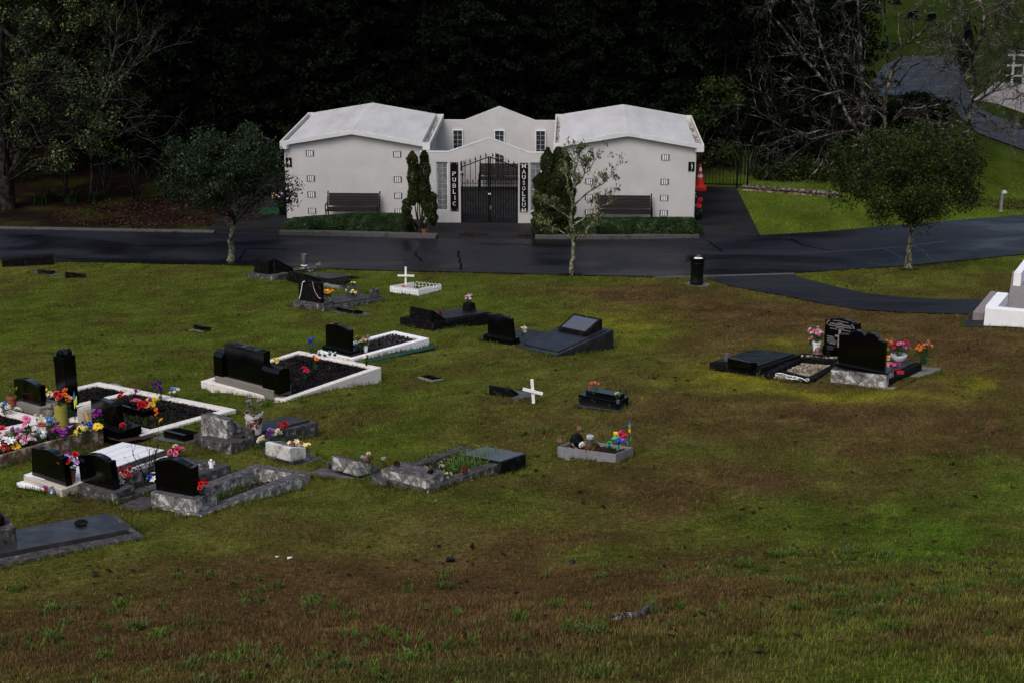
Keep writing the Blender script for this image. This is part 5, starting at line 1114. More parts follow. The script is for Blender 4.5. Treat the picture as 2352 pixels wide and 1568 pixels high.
headstone('large black headstone with two round arches on a flaking white base', O2, -.14, 'h', [(1745, 714), (1200, 668), (1206, 548), (1748, 600)], .42, 'whiteweath',
  [('plinth', .03, 'h', [(1752, 602), (1248, 506), (1250, 482), (1754, 580)], .34, 'granite'), ('tablet', .09, 'h', [(1722, 580), (1277, 486), (1286, 208), (1380, 214), (1395, 195), (1420, 180), (1452, 174), (1490, 181), (1515, 202), (1533, 224), (1550, 204), (1588, 198), (1630, 210), (1655, 240), (1664, 264), (1736, 284)], .11, 'granite')])
for lab, x, y in (('small clear jar at the foot of the flaking white base', 1245, 668), ('small brown jar at the foot of the flaking white base', 1300, 672)):
    t = thing('jar', lab, 'jar', OP.w('h', x, y, .0)); MB().lathe([(.04, 0), (.042, .08), (.035, .1)], 12).go('glass', M['granite_g'] if 'clear' in lab else M['soil'], t, True)
ob = lambda x, y, z=.14: OB.w('h', x, y, z)
bunch('pink and white roses in a square white pot beside the lettered headstone', ob(1068, 366, .12), .46, .19, [('pk', 'rose', 9), ('lp', 'rose', 5), ('cr', 'rose', 3), ('wh', 'rose', 5)], .085, ('pot', 'white', .095, .2), 1.6)
bunch('mauve flowers in a slim glass vase left of the square white pot', ob(1010, 366, .12), .3, .06, [('lp', 'rose', 4), ('sa', 'rose', 2)], .07, ('vase', 'granite_g', .03, .12))
t = thing('urn', 'round brown patterned urn on the cream gravel', 'urn', ob(1075, 448, 0)); MB().lathe([(.05, 0), (.1, .05), (.12, .1), (.095, .15), (.06, .17), (.065, .18), (.05, .22), (.02, .25)], 18).go('body', mat('brown_glaze', [(.4, (.05, .018, .02)), (.6, (.17, .08, .075))], 40, .3), t, True)
t = thing('cup', 'small pink cup on its side beside the brown urn', 'cup', ob(1127, 452, 0)); MB().lathe([(.02, 0), (.05, .05), (.044, .05), (.018, .01)], 12).go('bowl', flat((.4, .06, .1)), t, True)
o2 = lambda x, y, z=.035: O2.w('h', x, y, z)
bunch('crimson and pink roses in a pale oval bowl on the slab behind the double-arched headstone', o2(1858, 462), .4, .21, [('cr', 'rose', 9), ('pk', 'rose', 4), ('lp', 'rose', 2), ('mg', 'rose', 3), ('dr', 'rose', 4)], .095, ('bowl', 'kerb_wh', .16, .13), 1.4)
bunch('orange-red roses in a dark pot at the far end of the slab', o2(2095, 488), .42, .17, [('og', 'rose', 9), ('sa', 'rose', 5), ('pe', 'rose', 3)], .085, ('pot', 'greenmat', .07, .07), 2.2)
bunch('orange flowers just showing past the right edge of the double-arched headstone', o2(1738, 480), .5, .09, [('og', 'rose', 5), ('sa', 'rose', 3)], .085, None, 1)
bunch('peach yellow flowers low at the right edge of the double-arched headstone', o2(1748, 490), .16, .06, [('pe', 'rose', 3), ('ly', 'rose', 2)], .1, None, .6)
t = thing('crate', 'small pink plastic tray on the slab beside the double-arched headstone', 'tray', o2(1755, 525), .9); b = MB()
for a in ((-.12, .12, -.09, -.08), (-.12, .12, .08, .09), (-.12, -.11, -.08, .08), (.11, .12, -.08, .08)): b.box(*a, 0, .07)
b.box(-.11, .11, -.08, .08, 0, .012); b.go('tray', flat((.42, .22, .24)), t)
bunch('blue and crimson flowers lying along the near edge of the slab', o2(1820, 585, .0), .2, .1, [('cr', 'rose', 5), ('pk', 'rose', 2), ('bl', 'rose', 2)], .085, None, 1.3)
bunch('crimson roses fallen against the side of the slab by the flaking base', o2(1850, 615, -.04), .14, .09, [('r', 'rose', 2), ('cr', 'rose', 3)], .085, None, .8)
# ---- P group at left: double mulch plot with white kerbs
PK = Fr('a', (1330, 938), .04, (0, 628), (2235, 672), .11)
dv = PK.loc('a', 1235, 508)[1]
PKt = kerb('broad off-white kerb round two black mulch beds behind the tall black pillar', PK, .17, 'kerb_lt', 'mulch', -.04, .5, (9000, .05, 'chip'), front=.35, div=dv)
pk = lambda k, x, y, z=0: PK.w(k, x, y, z)
headstone('black headstone with a stepped curved top furthest left, on a mossy plinth', PK, 0, 'p', [(725, 1318), (258, 1130), (265, 1058), (735, 1190)], .42, 'conc',
  [('tablet', .09, 'p', [(772, 1195), (287, 1055), (253, 642), (275, 632), (330, 628), (400, 628), (470, 644), (540, 676), (610, 715), (655, 742), (668, 764), (738, 768)], .11, 'granite')])
PB = Fr('p', (1262, 1440), .27, (1000, 1160), (1580, 1128), .03)
t = thing('pillar_monument', 'tall square polished black pillar with a crossed gable top', 'monument', M4=PB.M); L, W = PB.L, PB.W
MB().box(0, L, 0, W, -.6, 0).go('base', M['granite'], t, bev=.008)
x0, y0 = PB.loc('p', 1262, 1180); x1 = PB.loc('p', 1510, 1112)[0]; y1 = PB.loc('p', 1085, 1128)[1]
xx = onplane(px('p', 1212, 245), PB.at(x0, y0), nrm(np.array([*PB.at(x0, y0)[:2], 0]))); hs = xx[2]-PB.at(x0, y0)[2]
MB().box(x0, x1, y0, y1, -.005, hs).go('shaft', M['granite'], t, bev=.004)
cx, cy, ww, dd = (x0+x1)/2, (y0+y1)/2, (x1-x0)/2, (y1-y0)/2; m = MB()
m.add([(x0, cy-dd*.4, hs), (x0, cy+dd*.4, hs), (x0, cy+dd*.4, hs+.035), (x0, cy-dd*.4, hs+.035), (x1, cy-dd*.4, hs), (x1, cy+dd*.4, hs), (x1, cy+dd*.4, hs+.035), (x1, cy-dd*.4, hs+.035), (x0, cy, hs+.085), (x1, cy, hs+.085)], [(0, 3, 8, 2, 1), (4, 5, 6, 9, 7), (3, 7, 9, 8), (8, 9, 6, 2), (0, 4, 7, 3), (1, 2, 6, 5)])
m.add([(cx-ww*.4, y0, hs), (cx+ww*.4, y0, hs), (cx+ww*.4, y0, hs+.034), (cx-ww*.4, y0, hs+.034), (cx-ww*.4, y1, hs), (cx+ww*.4, y1, hs), (cx+ww*.4, y1, hs+.034), (cx-ww*.4, y1, hs+.034), (cx, y0, hs+.084), (cx, y1, hs+.084)], [(0, 1, 2, 8, 3), (4, 7, 9, 6, 5), (3, 8, 9, 7), (8, 2, 6, 9), (0, 3, 7, 4), (1, 5, 6, 2)])
m.lathe([(ww*.62, .0), (ww*.3, .06), (.005, .13)], 4, (cx, cy, hs)); m.go('cap', M['granite'], t)
headstone('black headstone with a stepped curved top beside the weedy mulch bed', PK, 0, 'a', [(1110, 952), (862, 865), (862, 800), (1110, 885)], .42, 'granite',
  [('tablet', .07, 'a', [(1128, 890), (862, 806), (851, 575), (872, 570), (905, 570), (945, 578), (985, 594), (1030, 612), (1052, 618), (1058, 632), (1098, 636)], .1, 'granite')])
t, org, yaw = stand(PK, -.02, 'p', [(1612, 1528), (1470, 1502), (1442, 1235), (1450, 1200), (1472, 1174), (1500, 1170), (1535, 1195), (1562, 1240), (1580, 1300)])
o = thing('arched_stone', 'small pale round-topped stone beside the pillar base', 'headstone', t, org); MB().prism(yaw, 'x', 0, .3).go('tablet', M['tilebeige'], o, bev=.02)
desk('glossy black desk headstone in the weedy mulch bed, with flowers on top', PK, -.04, 'a', [(1335, 755), (1115, 700), (1112, 628), (1335, 690)], .5, .07, 'granite')
PL_ = Fr('a', (1085, 480), .03, (970, 437), (1172, 452), .11); t = slab('small grey plaque with white lettering lying in the mulch bed behind the pillar', PL_, .06, 'granite_g', None, name='flat_plaque', cat='plaque')
LT = mat('plaque_letter', (.4, .4, .41), 50, .5); h_ = PL_.L/4.2
for i, (a, b) in enumerate(((.2, .8), (.1, .9), (.2, .75))):
    x = PL_.L*(.15+.27*i); n = 7 if i == 1 else 5
    for j in range(n):
        y = PL_.W*(a+(b-a)*j/n); w = PL_.W*(b-a)/n*.6; m = MB().box(x, x+h_*.75, y, y+w*.3, 0, .005)
        if j % 3 != 1: m.box(x, x+h_*.18, y+w*.3, y+w, 0, .005)
        if j % 2: m.box(x+h_*.32, x+h_*.5, y+w*.3, y+w, 0, .005)
        else: m.box(x+h_*.57, x+h_*.75, y+w*.3, y+w, 0, .005)
        m.go('letter', LT, t)
P3 = Fr('a', (500, 818), .08, (10, 652), (1100, 640), .12).shift(-2.3, 2.3)
kerb('worn grey-purple kerb round a mulch bed at the left edge', P3, .22, 'kerb_lt', 'mulch', -.05, .5, (2600, .05, 'chip'))
PV = Fr('a', (545, 800), .02, (330, 735), (560, 740), .1); slab('small pale worn concrete patch in front of the pillar', PV, .1, 'kerb_lt', name='concrete_patch', L=None)
P4 = Fr('a', (980, 962), .22, (640, 806), (1960, 636), .12).shift(-2.4, 2.4)
kerb('mud-stained raised box bed crowded with bright flowers at the left edge', P4, .07, 'timberbox', 'mulch', -.07, .7, (3600, .045, 'chip'), 'box_bed', 'planter', bev=.006)
qq = lambda x, y, z=-.07: P4.w('q', x, y, z)
BQ = [('white baby-breath spray at the back of the crowded box bed', 820, 290, .2, .09, [('cm', 'pom', 6)], .08, None), ('tall pink dahlia in the crowded box bed', 560, 440, .3, .05, [('pk', 'daisy', 3)], .17, None),
  ('magenta cluster left of the pink dahlia in the crowded box bed', 340, 480, .16, .09, [('mg', 'pom', 4)], .12, None), ('pink, white and mint rose mat in the crowded box bed', 450, 620, .12, .2, [('lp', 'rose', 9), ('wh', 'rose', 11), ('pk', 'rose', 5)], .085, None),
  ('white feathery chrysanthemum in the crowded box bed', 820, 590, .2, .1, [('wh', 'pom', 4)], .15, None), ('salmon blossoms in the crowded box bed', 840, 410, .18, .09, [('sa', 'rose', 5), ('cm', 'rose', 2)], .09, None),
  ('light blue flowers with green leaves in the crowded box bed', 1010, 365, .22, .08, [('lb', 'rose', 4), ('bl', 'rose', 1)], .09, None), ('single light blue flower beside the yellow pot', 1130, 270, .14, .02, [('lb', 'rose', 2)], .08, None),
  ('red and orange roses in a tall dull yellow pot', 1225, 330, .62, .1, [('r', 'rose', 4), ('og', 'rose', 2), ('sa', 'rose', 2)], .12, ('cyl', (.3, .27, .05), .1, .42)), ('orange flowers on tall stalks behind the yellow pot', 1345, 230, .55, .08, [('pe', 'lily', 3), ('og', 'rose', 2)], .12, None),
  ('magenta spray with bright leaves at the middle of the crowded box bed', 1200, 560, .24, .13, [('mg', 'pom', 4), ('mg', 'rose', 4), ('dr', 'rose', 1)], .12, None), ('two big yellow chrysanthemums at the rim of the crowded box bed', 1610, 470, .15, .11, [('ye', 'pom', 2), ('ly', 'pom', 2)], .16, None),
  ('dark blue blossoms behind the yellow chrysanthemums', 1720, 370, .13, .11, [('bl', 'rose', 7)], .09, None), ('golden sunflower at the far corner of the crowded box bed', 1915, 385, .12, .02, [('sf', 'daisy', 1), ('ye', 'daisy', 1)], .2, None),
  ('purple flowers behind the golden sunflower', 1930, 330, .34, .09, [('mg', 'rose', 5), ('vi', 'rose', 1)], .1, None), ('big white lily at the left of the crowded box bed', 130, 740, .2, .13, [('wh', 'lily', 6)], .17, None),
  ('golden sunflower below the rose mat', 315, 730, .08, .02, [('sf', 'daisy', 1), ('sf', 'daisy', 1)], .18, None), ('red and salmon flowers below the white lily', 130, 800, .12, .1, [('sa', 'rose', 3), ('r', 'rose', 2)], .1, None),
  ('single orange-yellow flower cut by the left edge of the photo', 5, 850, .12, .02, [('sf', 'rose', 1)], .1, None)]
for lab, x, y, h, s, bl, sz, hd in BQ: bunch(lab, qq(x, y), h, s, bl, sz, hd, 1.2)
bunch('red gerbera at the left edge on the grey-purple kerb bed', P3.w('q', 25, 390, -.05), .1, .03, [('r', 'daisy', 2)], .17, None, .8)
bunch('pale pink blossom at the left edge above the crowded box bed', P3.w('q', 15, 520, -.05), .1, .04, [('lp', 'daisy', 2)], .16, None, .8)
bunch('white and teal flowers at the left end of the grey-purple kerb', P3.w('p', 70, 1300, 0), .2, .1, [('wh', 'rose', 6), ('lb', 'rose', 2)], .09, None, 1.5)
def feather(label, p, pts, c):
    t = thing('feather_ornament', label, 'ornament', p); a, b = [np.array(q) for q in pts]; mid = (a+b)/2; s = nrm(np.cross(b-a, (0, 1, .2)))*.025
    MB().add([a, mid-s, b, mid+s, mid+np.array([0, -.012, 0])], [(0, 1, 4), (1, 2, 4), (2, 3, 4), (3, 0, 4)]).go('vane', flat(c), t); MB().tube([(0, 0, 0), a*.5, a], .005, 4).go('stick', M['bark_d'], t)
feather('bright yellow feather ornament on a stick in front of the pale arched stone', PK.w('p', 1408, 1420), [(.01, 0, .2), (.07, 0, .45)], (.6, .65, .05)); feather('orange and yellow feather ornament right of the pale arched stone', qq(1745, 275), [(0, 0, .02), (-.05, 0, .3)], (.75, .4, .03))
feather('brown reed ornament left of the purple flowers', qq(1835, 285), [(0, 0, .15), (.01, 0, .34)], (.15, .05, .02)); feather('pink and turquoise butterfly lying above the magenta spray', qq(1300, 400), [(-.03, 0, .06), (.13, 0, .14)], (.25, .4, .55))
feather('blue reed ornament between the pillar base and the yellow feather', PK.w('p', 1420, 1390), [(.0, 0, .25), (.02, 0, .5)], (.05, .14, .25))
bunch('yellow flowers right of the furthest-left headstone', pk('p', 905, 1100, -.03), .24, .06, [('ye', 'lily', 4), ('ly', 'rose', 3)], .1); bunch('dark blue flowers against the furthest-left headstone', pk('p', 800, 1090, -.03), .2, .06, [('bl', 'rose', 4)], .09); bunch('small orange rose low by the furthest-left headstone', pk('p', 835, 1120, -.03), .1, .03, [('og', 'rose', 2)], .085)
t = thing('potted_plant', 'terracotta pot with a yellowing plant left of the furthest-left headstone', 'pot plant', pk('p', 232, 1150)); MB().lathe([(.06, 0), (.08, .15), (.09, .15), (.09, .18), (.075, .18), (.07, .16)], 14).go('pot', M['terra'], t, True); quads('foliage', clumps([(0, 0, .24), (.04, 0, .3)], 30, .07), .05, M['lf_yel'], t)
t = thing('teddy_figurine', 'small grey stone teddy figurine at the foot of the pillar', 'figurine', pk('p', 955, 1372)); m = MB(); lump(m, (0, 0, .09), .075, 9, 1.2); lump(m, (0, 0, .21), .058, 9); lump(m, (-.04, 0, .26), .02, 6); lump(m, (.04, 0, .26), .02, 6); lump(m, (.06, -.05, .03), .03, 7); lump(m, (-.06, -.05, .03), .03, 7); lump(m, (.08, 0, .12), .026, 7); lump(m, (-.08, 0, .12), .026, 7); m.go('body', M['conc'], t, True)
rr_ = lambda x, y, z=-.04: PK.w('r', x, y, z)
for lab, x, y, z, h, s, bl, sz in (('three red roses at the left of the glossy desk headstone', 430, 300, .0, .17, .07, [('r', 'rose', 5)], .1), ('pink blossoms standing on the glossy desk headstone', 685, 312, .1, .07, .08, [('pk', 'rose', 5)], .1),
   ('coral and red hibiscus blooms at the corner of the glossy desk headstone', 845, 480, .0, .16, .08, [('sa', 'daisy', 2), ('r', 'rose', 4), ('cr', 'rose', 1)], .14), ('bright yellow roses in the weedy mulch bed', 1010, 480, -.04, .27, .11, [('ye', 'rose', 8), ('mg', 'rose', 1)], .1),
   ('orange roses just below the bright yellow roses', 1040, 500, -.04, .12, .07, [('og', 'rose', 3)], .09), ('single orange bloom lying right of the glossy desk headstone', 1080, 545, -.04, .06, .04, [('og', 'rose', 2)], .085),
   ('white-blue blossoms near the far kerb of the weedy mulch bed', 1400, 215, -.04, .2, .09, [('wh', 'rose', 5), ('lb', 'rose', 2)], .085), ('dark purple flowers at the divider kerb corner', 1055, 60, -.04, .16, .1, [('pu', 'rose', 6)], .1),
   ('dark purple flowers in the middle of the weedy mulch bed', 1150, 255, -.04, .26, .06, [('pu', 'rose', 5)], .1), ('tiny magenta flower by the divider kerb', 680, 120, -.04, .07, .02, [('mg', 'rose', 2)], .08),
   ('dark red rose at the foot of the stepped headstone by the weedy bed', 430, 810, .14, .1, .05, [('dr', 'rose', 3), ('r', 'rose', 1)], .1), ('pale grey dried flowers on the near kerb of the weedy bed', 720, 850, -.0, .1, .08, [('gy', 'pom', 4)], .08)):
    bunch(lab, rr_(x, y, z), h, s, bl, sz, None, .9)
feather('orange butterfly ornament lying in the weedy mulch bed', rr_(1130, 685), [(-.03, 0, .03), (.06, 0, .12)], (.75, .3, .02))
t = thing('figurine', 'small dark brown figurine on the black plinth by the weedy bed', 'figurine', rr_(540, 770, .14)); m = MB(); lump(m, (0, 0, .05), .05, 8, 1.2); lump(m, (-.02, 0, .12), .03, 8); m.go('body', M['bark_d'], t, True)
def patchgrass(name, pts, n, h, c0, cat=None, z=None):
    V, C = [], []
    for p in pts:
        for i in range(n):
            q = np.array(p)+rng.normal(0, .09, 3)*[1, 1, 0]; t = rng.uniform(0, 6.28); e = rng.uniform(.2, 1.1); l = h*rng.uniform(.4, 1.15); d = nrm(np.array([math.cos(t)*e, math.sin(t)*e, 1.])); s = np.array([-math.sin(t), math.cos(t), 0])*.005; m = q+d*l*.6; tp = q+d*l+np.array([0, 0, -.3*l*e]); cc = np.array(c0)*rng.uniform(.5, 1.3)
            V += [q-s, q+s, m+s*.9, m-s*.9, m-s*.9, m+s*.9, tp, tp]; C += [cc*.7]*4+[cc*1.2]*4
    o = mk(name, V, np.arange(len(V)).reshape(-1, 4), M['blade'], None, False, np.array(C)); o['kind'] = 'stuff'; return o
patchgrass('weeds', [rr_(x+rng.normal(0, 40), y+rng.normal(0, 25)) for x, y in ((700, 700), (560, 620), (850, 680), (1000, 620), (800, 760), (980, 740), (600, 730), (440, 640), (1250, 520), (1300, 720), (900, 50), (800, 80), (650, 120), (300, 230), (950, 30), (1500, 640)) for _ in range(3)], 16, .09, (.06, .085, .02))
Qp = Fr('a', (1760, 1000), .012, (1480, 925), (1850, 950), .1); slab('thin damp pad under the long black plaque by the white kerb corner', Qp, .1, 'pad')
desk('long polished black wedge plaque beside the cracked lichen headstone', Qp, 0, 'a', [(1730, 978), (1537, 932), (1537, 872), (1730, 918)], .32, .09, 'granite', 'wedge_plaque', 'plaque')
# ---- R lichen headstone with grey slab
Rf = Fr('c', (640, 1192), .15, (330, 1085), (1402, 962), .175)
slab('long grey lichen slab with a raised panel, painted pot and red roses', Rf, .5, 'greyweath', (.35, .09, .1, .1, 'slab_lt'), .04)
t, org, yaw = headstone('cracked white lichen headstone with a sloping side, left of the painted pot', Rf, -.15, 'c', [(632, 1168), (326, 1108), (330, 1052), (632, 1110)], .5, 'greyweath', [('tablet', .04, 'c', [(604, 1118), (400, 1058), (396, 900), (404, 894), (440, 898), (602, 942)], .13, 'whiteweath')])
(ya, za), (yb, zb) = vface(org, yaw, .1, 'c', [(604, 1118), (602, 942)]); MB().prism([(.17, za), (.17, zb-.02), (.24, zb-.06), (.62, za+.06), (.62, za)], 'y', ya, ya+.12).go('wing', M['whiteweath'], t, bev=.01)
bunch('purple and straw-coloured plants in a flaking white and red pot', Rf.w('c', 820, 1040, .04), .62, .13, [('vi', 'pom', 3), ('rust', 'rose', 1)], .075, ('pot', 'flakepot', .15, .34), 6, 'potted_plant', 'pot plant', lf='lf_straw')
rushes('potted_grass', 'straw-coloured grass growing in the flaking white and red pot', Rf.w('c', 820, 1040, .04)+np.array([0, 0, .31]), 46, .26, 'lf_straw', .9, w=.006)
bunch('red roses lying on the long grey lichen slab', Rf.w('c', 1030, 1008, .04), .08, .1, [('r', 'rose', 5)], .09, None, .8)
t = thing('stone_holder', 'small square concrete flower holder left of the flaking pot', 'stone vase', Rf.w('c', 785, 1075, .0), .6); MB().lathe([(.09, 0), (.08, .13), (.05, .13), (.05, .1)], 4).go('block', M['greyweath'], t, bev=.01)
# ---- S small white planter
Sp = Fr('c', (1130, 1288), .002, (760, 1195), (1372, 1245), .14); slab('worn pad under the small white planter with mixed flowers', Sp, .12, 'pad')
Sf = Fr('c', (1130, 1276), .11, (845, 1165), (1285, 1190), .13)
slab('low stained white planter base holding mixed flowers', Sf, .4, 'whiteweath', None, name='planter_block', cat='planter'); desk('small white-painted desk headstone among mixed flowers', Sf, 0, 'c', [(1098, 1245), (905, 1188), (905, 1112), (1098, 1160)], .3, .12, 'whitestain', 'desk_headstone', plate='granite_g')
for lab, x, y, h, s, bl, sz in (('purple roses behind the small white planter', 945, 1130, .22, .07, [('pu', 'rose', 3), ('vi', 'rose', 3)], .1), ('cream roses standing behind the small white planter', 1020, 1140, .26, .06, [('cm', 'rose', 5)], .09), ('faded white flowers at the left end of the small white planter', 880, 1165, .2, .06, [('cm', 'rose', 4), ('gy', 'rose', 2)], .09),
    ('big white and orange-red flowers at the right end of the small white planter', 1140, 1200, .2, .11, [('cm', 'lily', 5), ('sa', 'rose', 2)], .11), ('pale yellow flowers at the far right of the small white planter', 1225, 1190, .14, .07, [('ly', 'daisy', 4)], .095)):
    bunch(lab, Sf.w('c', x, y, 0), h, s, bl, sz, None, .8)
# ---- T low weathered headstone
Tp = Fr('g', (600, 742), .0, (175, 642), (770, 640), .15); slab('thin pad under the low peeling headstone with a dry bush', Tp, .12, 'pad')
Tf = Fr('g', (605, 720), .08, (222, 582), (765, 632), .13); slab('low weathered base under the peeling desk headstone', Tf, .4, 'greyweath', None, name='stone_block', cat='stone'); desk('low peeling white desk headstone beside a dry brown bush', Tf, 0, 'g', [(543, 692), (297, 622), (297, 525), (540, 582)], .26, .1, 'whiteweath', plate='slab')
bunch('dry brown hydrangea bush on the peeling low headstone', Tf.w('g', 665, 640, 0), .2, .16, [('rust', 'pom', 4), ('gy', 'pom', 2), ('cm', 'pom', 1)], .11, None, 1.6, lf='lf_olive')
bunch('small faded white flowers between two low weathered graves', Tf.w('g', 770, 605, 0), .12, .05, [('gy', 'rose', 3)], .07, None, .6)
bunch('bare dark sprigs behind the peeling low headstone', Tf.w('g', 340, 545, .05), .2, .1, [('rust', 'rose', 3)], .03, None, .4, 'dry_sprigs', 'twigs')
# ---- U weedy kerb
U = Fr('g', (1210, 872), .06, (650, 712), (2050, 535), .12)
kerb('lichen-stained kerb overgrown with grass, with a grey tablet at its far corner', U, .17, 'greyweath', 'soil', -.06, .5, (300, .04, 'gravel'), front=.5)
t, org, yaw = headstone('low flaking white block across the near end of the overgrown kerb', U, 0, 'g', [(1180, 828), (765, 718), (765, 668), (1180, 758)], .36, 'whiteweath', [('ledge', .0, 'g', [(1182, 760), (762, 668), (762, 648), (1182, 740)], .38, 'whiteweath')], name='grave_block')
UT = Fr('g', (1892, 645), .10, (1582, 488), (2052, 495), .14); t = slab('grey engraved tablet on a dark block at the far corner of the overgrown kerb', UT, .5, 'blackconc', (.02, .02, .02, .02, 'granite_g'), .02, 'memorial_tablet', 'plaque')
us = lambda x, y, z=-.06: U.w('g', x, y, z)
for lab, x, y, z in (('red succulent rosette at the left end of the flaking block', 905, 608, .16), ('red succulent rosette at the right end of the flaking block', 1225, 682, .16)): rushes('succulent', lab, us(x, y, z), 26, .09, 'redmulch', .9, w=.014)
bunch('small pink flower in the overgrown kerb', us(1322, 665), .1, .04, [('lp', 'rose', 2)], .06); bunch('dark red dried rose on the near side of the overgrown kerb', us(1560, 690, 0), .07, .05, [('dr', 'rose', 3)], .08, None, .3)
bunch('pale dried flower heads at the corner of the flaking block', us(1360, 745, -.03), .1, .12, [('cm', 'rose', 5), ('gy', 'rose', 3)], .06, None, .6)
patchgrass('long_grass', [us(x+rng.normal(0, 25), y+rng.normal(0, 18)) for x, y in ((1480, 620), (1560, 600), (1640, 590), (1700, 570), (1760, 560), (1600, 640), (1500, 660), (1420, 690), (1680, 610), (1550, 560), (1780, 590)) for _ in range(4)], 26, .2, (.085, .15, .035))
patchgrass('weeds', [us(x, y) for x, y in ((1150, 600), (1210, 590), (1300, 560), (1400, 530), (1450, 510), (1530, 440), (1380, 640), (1250, 620))], 40, .13, (.035, .06, .018))
# ---- V tiled grave
V = Fr('b', (600, 540), .04, (145, 424), (1600, 172), .1)
kerb('white tile border of the fully tiled grave', V, .2, 'tile', None, name='tile_border', cat='kerb', bev=.004)
TV = Fr('b', (690, 450), .1, (330, 352), (1600, 168), .1)
o = thing('tiled_slab', 'bright white tiled grave top with fine grout lines', 'slab', M4=V.M); MB().box(.1, V.L-.02, .03, V.W-.03, -.3, .085).go('grout_bed', M['tilegrout'], o)
b = MB(); nx, ny = 7, 4
for i in range(nx):
    for j in range(ny):
        dx, dy = (V.L-.12)/nx, (V.W-.06)/ny; b.box(.1+i*dx+.006, .1+(i+1)*dx-.006, .03+j*dy+.006, .03+(j+1)*dy-.006, .085, .092)
b.go('tiles', M['tile'], o); foot(V)
headstone('leftmost of three black shouldered headstones, on beige tile plinth', V, 0, 'b', [(580, 530), (220, 412), (220, 362), (580, 488)], .42, 'tilebeige',
  [('tablet', .1, 'b', [(626, 450), (300, 350), (294, 97), (322, 92), (340, 102), (400, 104), (445, 114), (490, 134), (530, 165), (548, 172), (552, 186), (586, 190)], .1, 'granite')])
bv = lambda x, y, z=.09: V.w('b', x, y, z)
bunch('violet and red daisies in a terracotta pot beside the tiled grave', bv(660, 412), .4, .14, [('vi', 'daisy', 9), ('r', 'rose', 3), ('mg', 'rose', 2)], .12, ('pot', 'terra', .095, .17), 1.3)
bunch('small dark red and violet flower lying below the beige tile plinth', g('b', 438, 520), .1, .05, [('vi', 'rose', 2), ('r', 'rose', 2)], .08, None, .5)
t = thing('glass_dome', 'small glass dome ornament on the grass below the beige tile plinth', 'ornament', g('b', 502, 530)); MB().lathe([(.07, 0), (.08, .04), (.06, .09), (.02, .115)], 14).go('dome', M['granite_g'], t, True); lump(MB(), (0, -.06, .05), .022, 6).go('flower', M['white'], t)
bunch('single blue rose on the white tiles behind the middle shouldered headstone', bv(1068, 312), .12, .02, [('bl', 'rose', 2)], .11, None, .4)
# ---- W kerb with bare shrub
Wf = Fr('b', (1110, 620), .06, (620, 492), (2200, 257), .145)
kerb('weathered grey kerb with bare soil and a leafless shrub, between two headstones', Wf, .2, 'greyweath', 'soil', -.17, .5, (700, .05, 'redmulch'), front=.5)
t, org, yaw = headstone('middle of three black shouldered headstones, on a stained low plinth', Wf, 0, 'b', [(1062, 582), (700, 485), (702, 432), (1062, 527)], .36, 'greyweath',
  [('tablet', .1, 'b', [(1078, 505), (760, 420), (727, 160), (770, 154), (778, 160), (830, 154), (890, 160), (940, 178), (980, 202), (990, 210), (994, 222), (1034, 226)], .1, 'granite')])
wf = lambda x, y, z=-.15: Wf.w('b', x, y, z)
bunch('red roses behind the middle shouldered headstone', wf(1190, 450), .28, .14, [('r', 'rose', 7), ('sa', 'rose', 3)], .09, None, 1); bunch('grey-white lily at the right end of the stained low plinth', wf(1130, 510, .0), .22, .1, [('gy', 'lily', 4)], .15, None, 1, lf='lf_pale')
bunch('white and blue flowers left of the rightmost shouldered headstone', wf(1440, 480), .24, .08, [('wh', 'lily', 3), ('bl', 'rose', 2), ('cm', 'rose', 1)], .11)
bunch('pink, cream and pink roses in a row on the far grey kerb', wf(1680, 165, 0), .12, .17, [('pk', 'rose', 3), ('cm', 'rose', 2), ('cr', 'rose', 1)], .12, None, .8)
t = thing('angel_figurine', 'tiny white angel figurine on the far grey kerb', 'figurine', wf(1990, 280, 0)); m = MB().lathe([(.035, 0), (.03, .05), (.018, .09)], 9); lump(m, (0, 0, .115), .024, 8); m.go('body', M['white'], t, True)
for s in (-1, 1): MB().add([(0, .01, .09), (.05*s, .02, .1), (.045*s, .025, .04), (.01*s, .015, .05)], [(0, 1, 2, 3)]).go('wing', M['white'], t)
rr = np.random.default_rng(77); t = thing('bare_shrub', 'leafless dark shrub growing in the weathered grey kerb', 'shrub', wf(1400, 410)); out, tp = [], []
for i in range(7): grow(rr, np.array([rr.normal(0, .04), rr.normal(0, .04), 0]), nrm(np.array([rr.normal(0, .3), rr.normal(0, .3), 1.])), .55, .009, 0, dict(seg=[5, 4, 3], wob=.18, up=[0, .05, 0], nb=[4, 3], st=[.3, .3], ang=[.6, .6], lr=[.5, .5], rr=[.6, .6]), out, tp)
wood('stems', out, M['bark_d'], t); quads('leaves', np.array(tp)[::3], .03, M['redmulch'], t)
# ---- X rightmost shouldered headstone with overgrown kerb
Xf = Fr('b', (1892, 742), .03, (1335, 634), (2982, 330), .13)
kerb('large stained white kerb with weeds growing inside, at the rightmost shouldered headstone', Xf, .19, 'whiteweath', 'soil', -.2, .6, (300, .05, 'redmulch'), front=.4)
headstone('rightmost of three black shouldered headstones, on a tall stained plinth', Xf, 0, 'b', [(1842, 708), (1420, 628), (1418, 512), (1840, 588)], .42, 'whiteweath',
  [('tablet', .1, 'b', [(1828, 578), (1470, 512), (1450, 218), (1478, 208), (1520, 208), (1560, 200), (1610, 200), (1660, 214), (1700, 234), (1735, 252), (1762, 262), (1770, 276), (1815, 282)], .11, 'granite')])
xf = lambda x, y, z=0: Xf.w('b', x, y, z)
bunch('red roses at the right side of the tall stained plinth', xf(1895, 545, .18), .2, .1, [('r', 'rose', 7)], .1, ('pot', 'granite', .06, .05), 1)
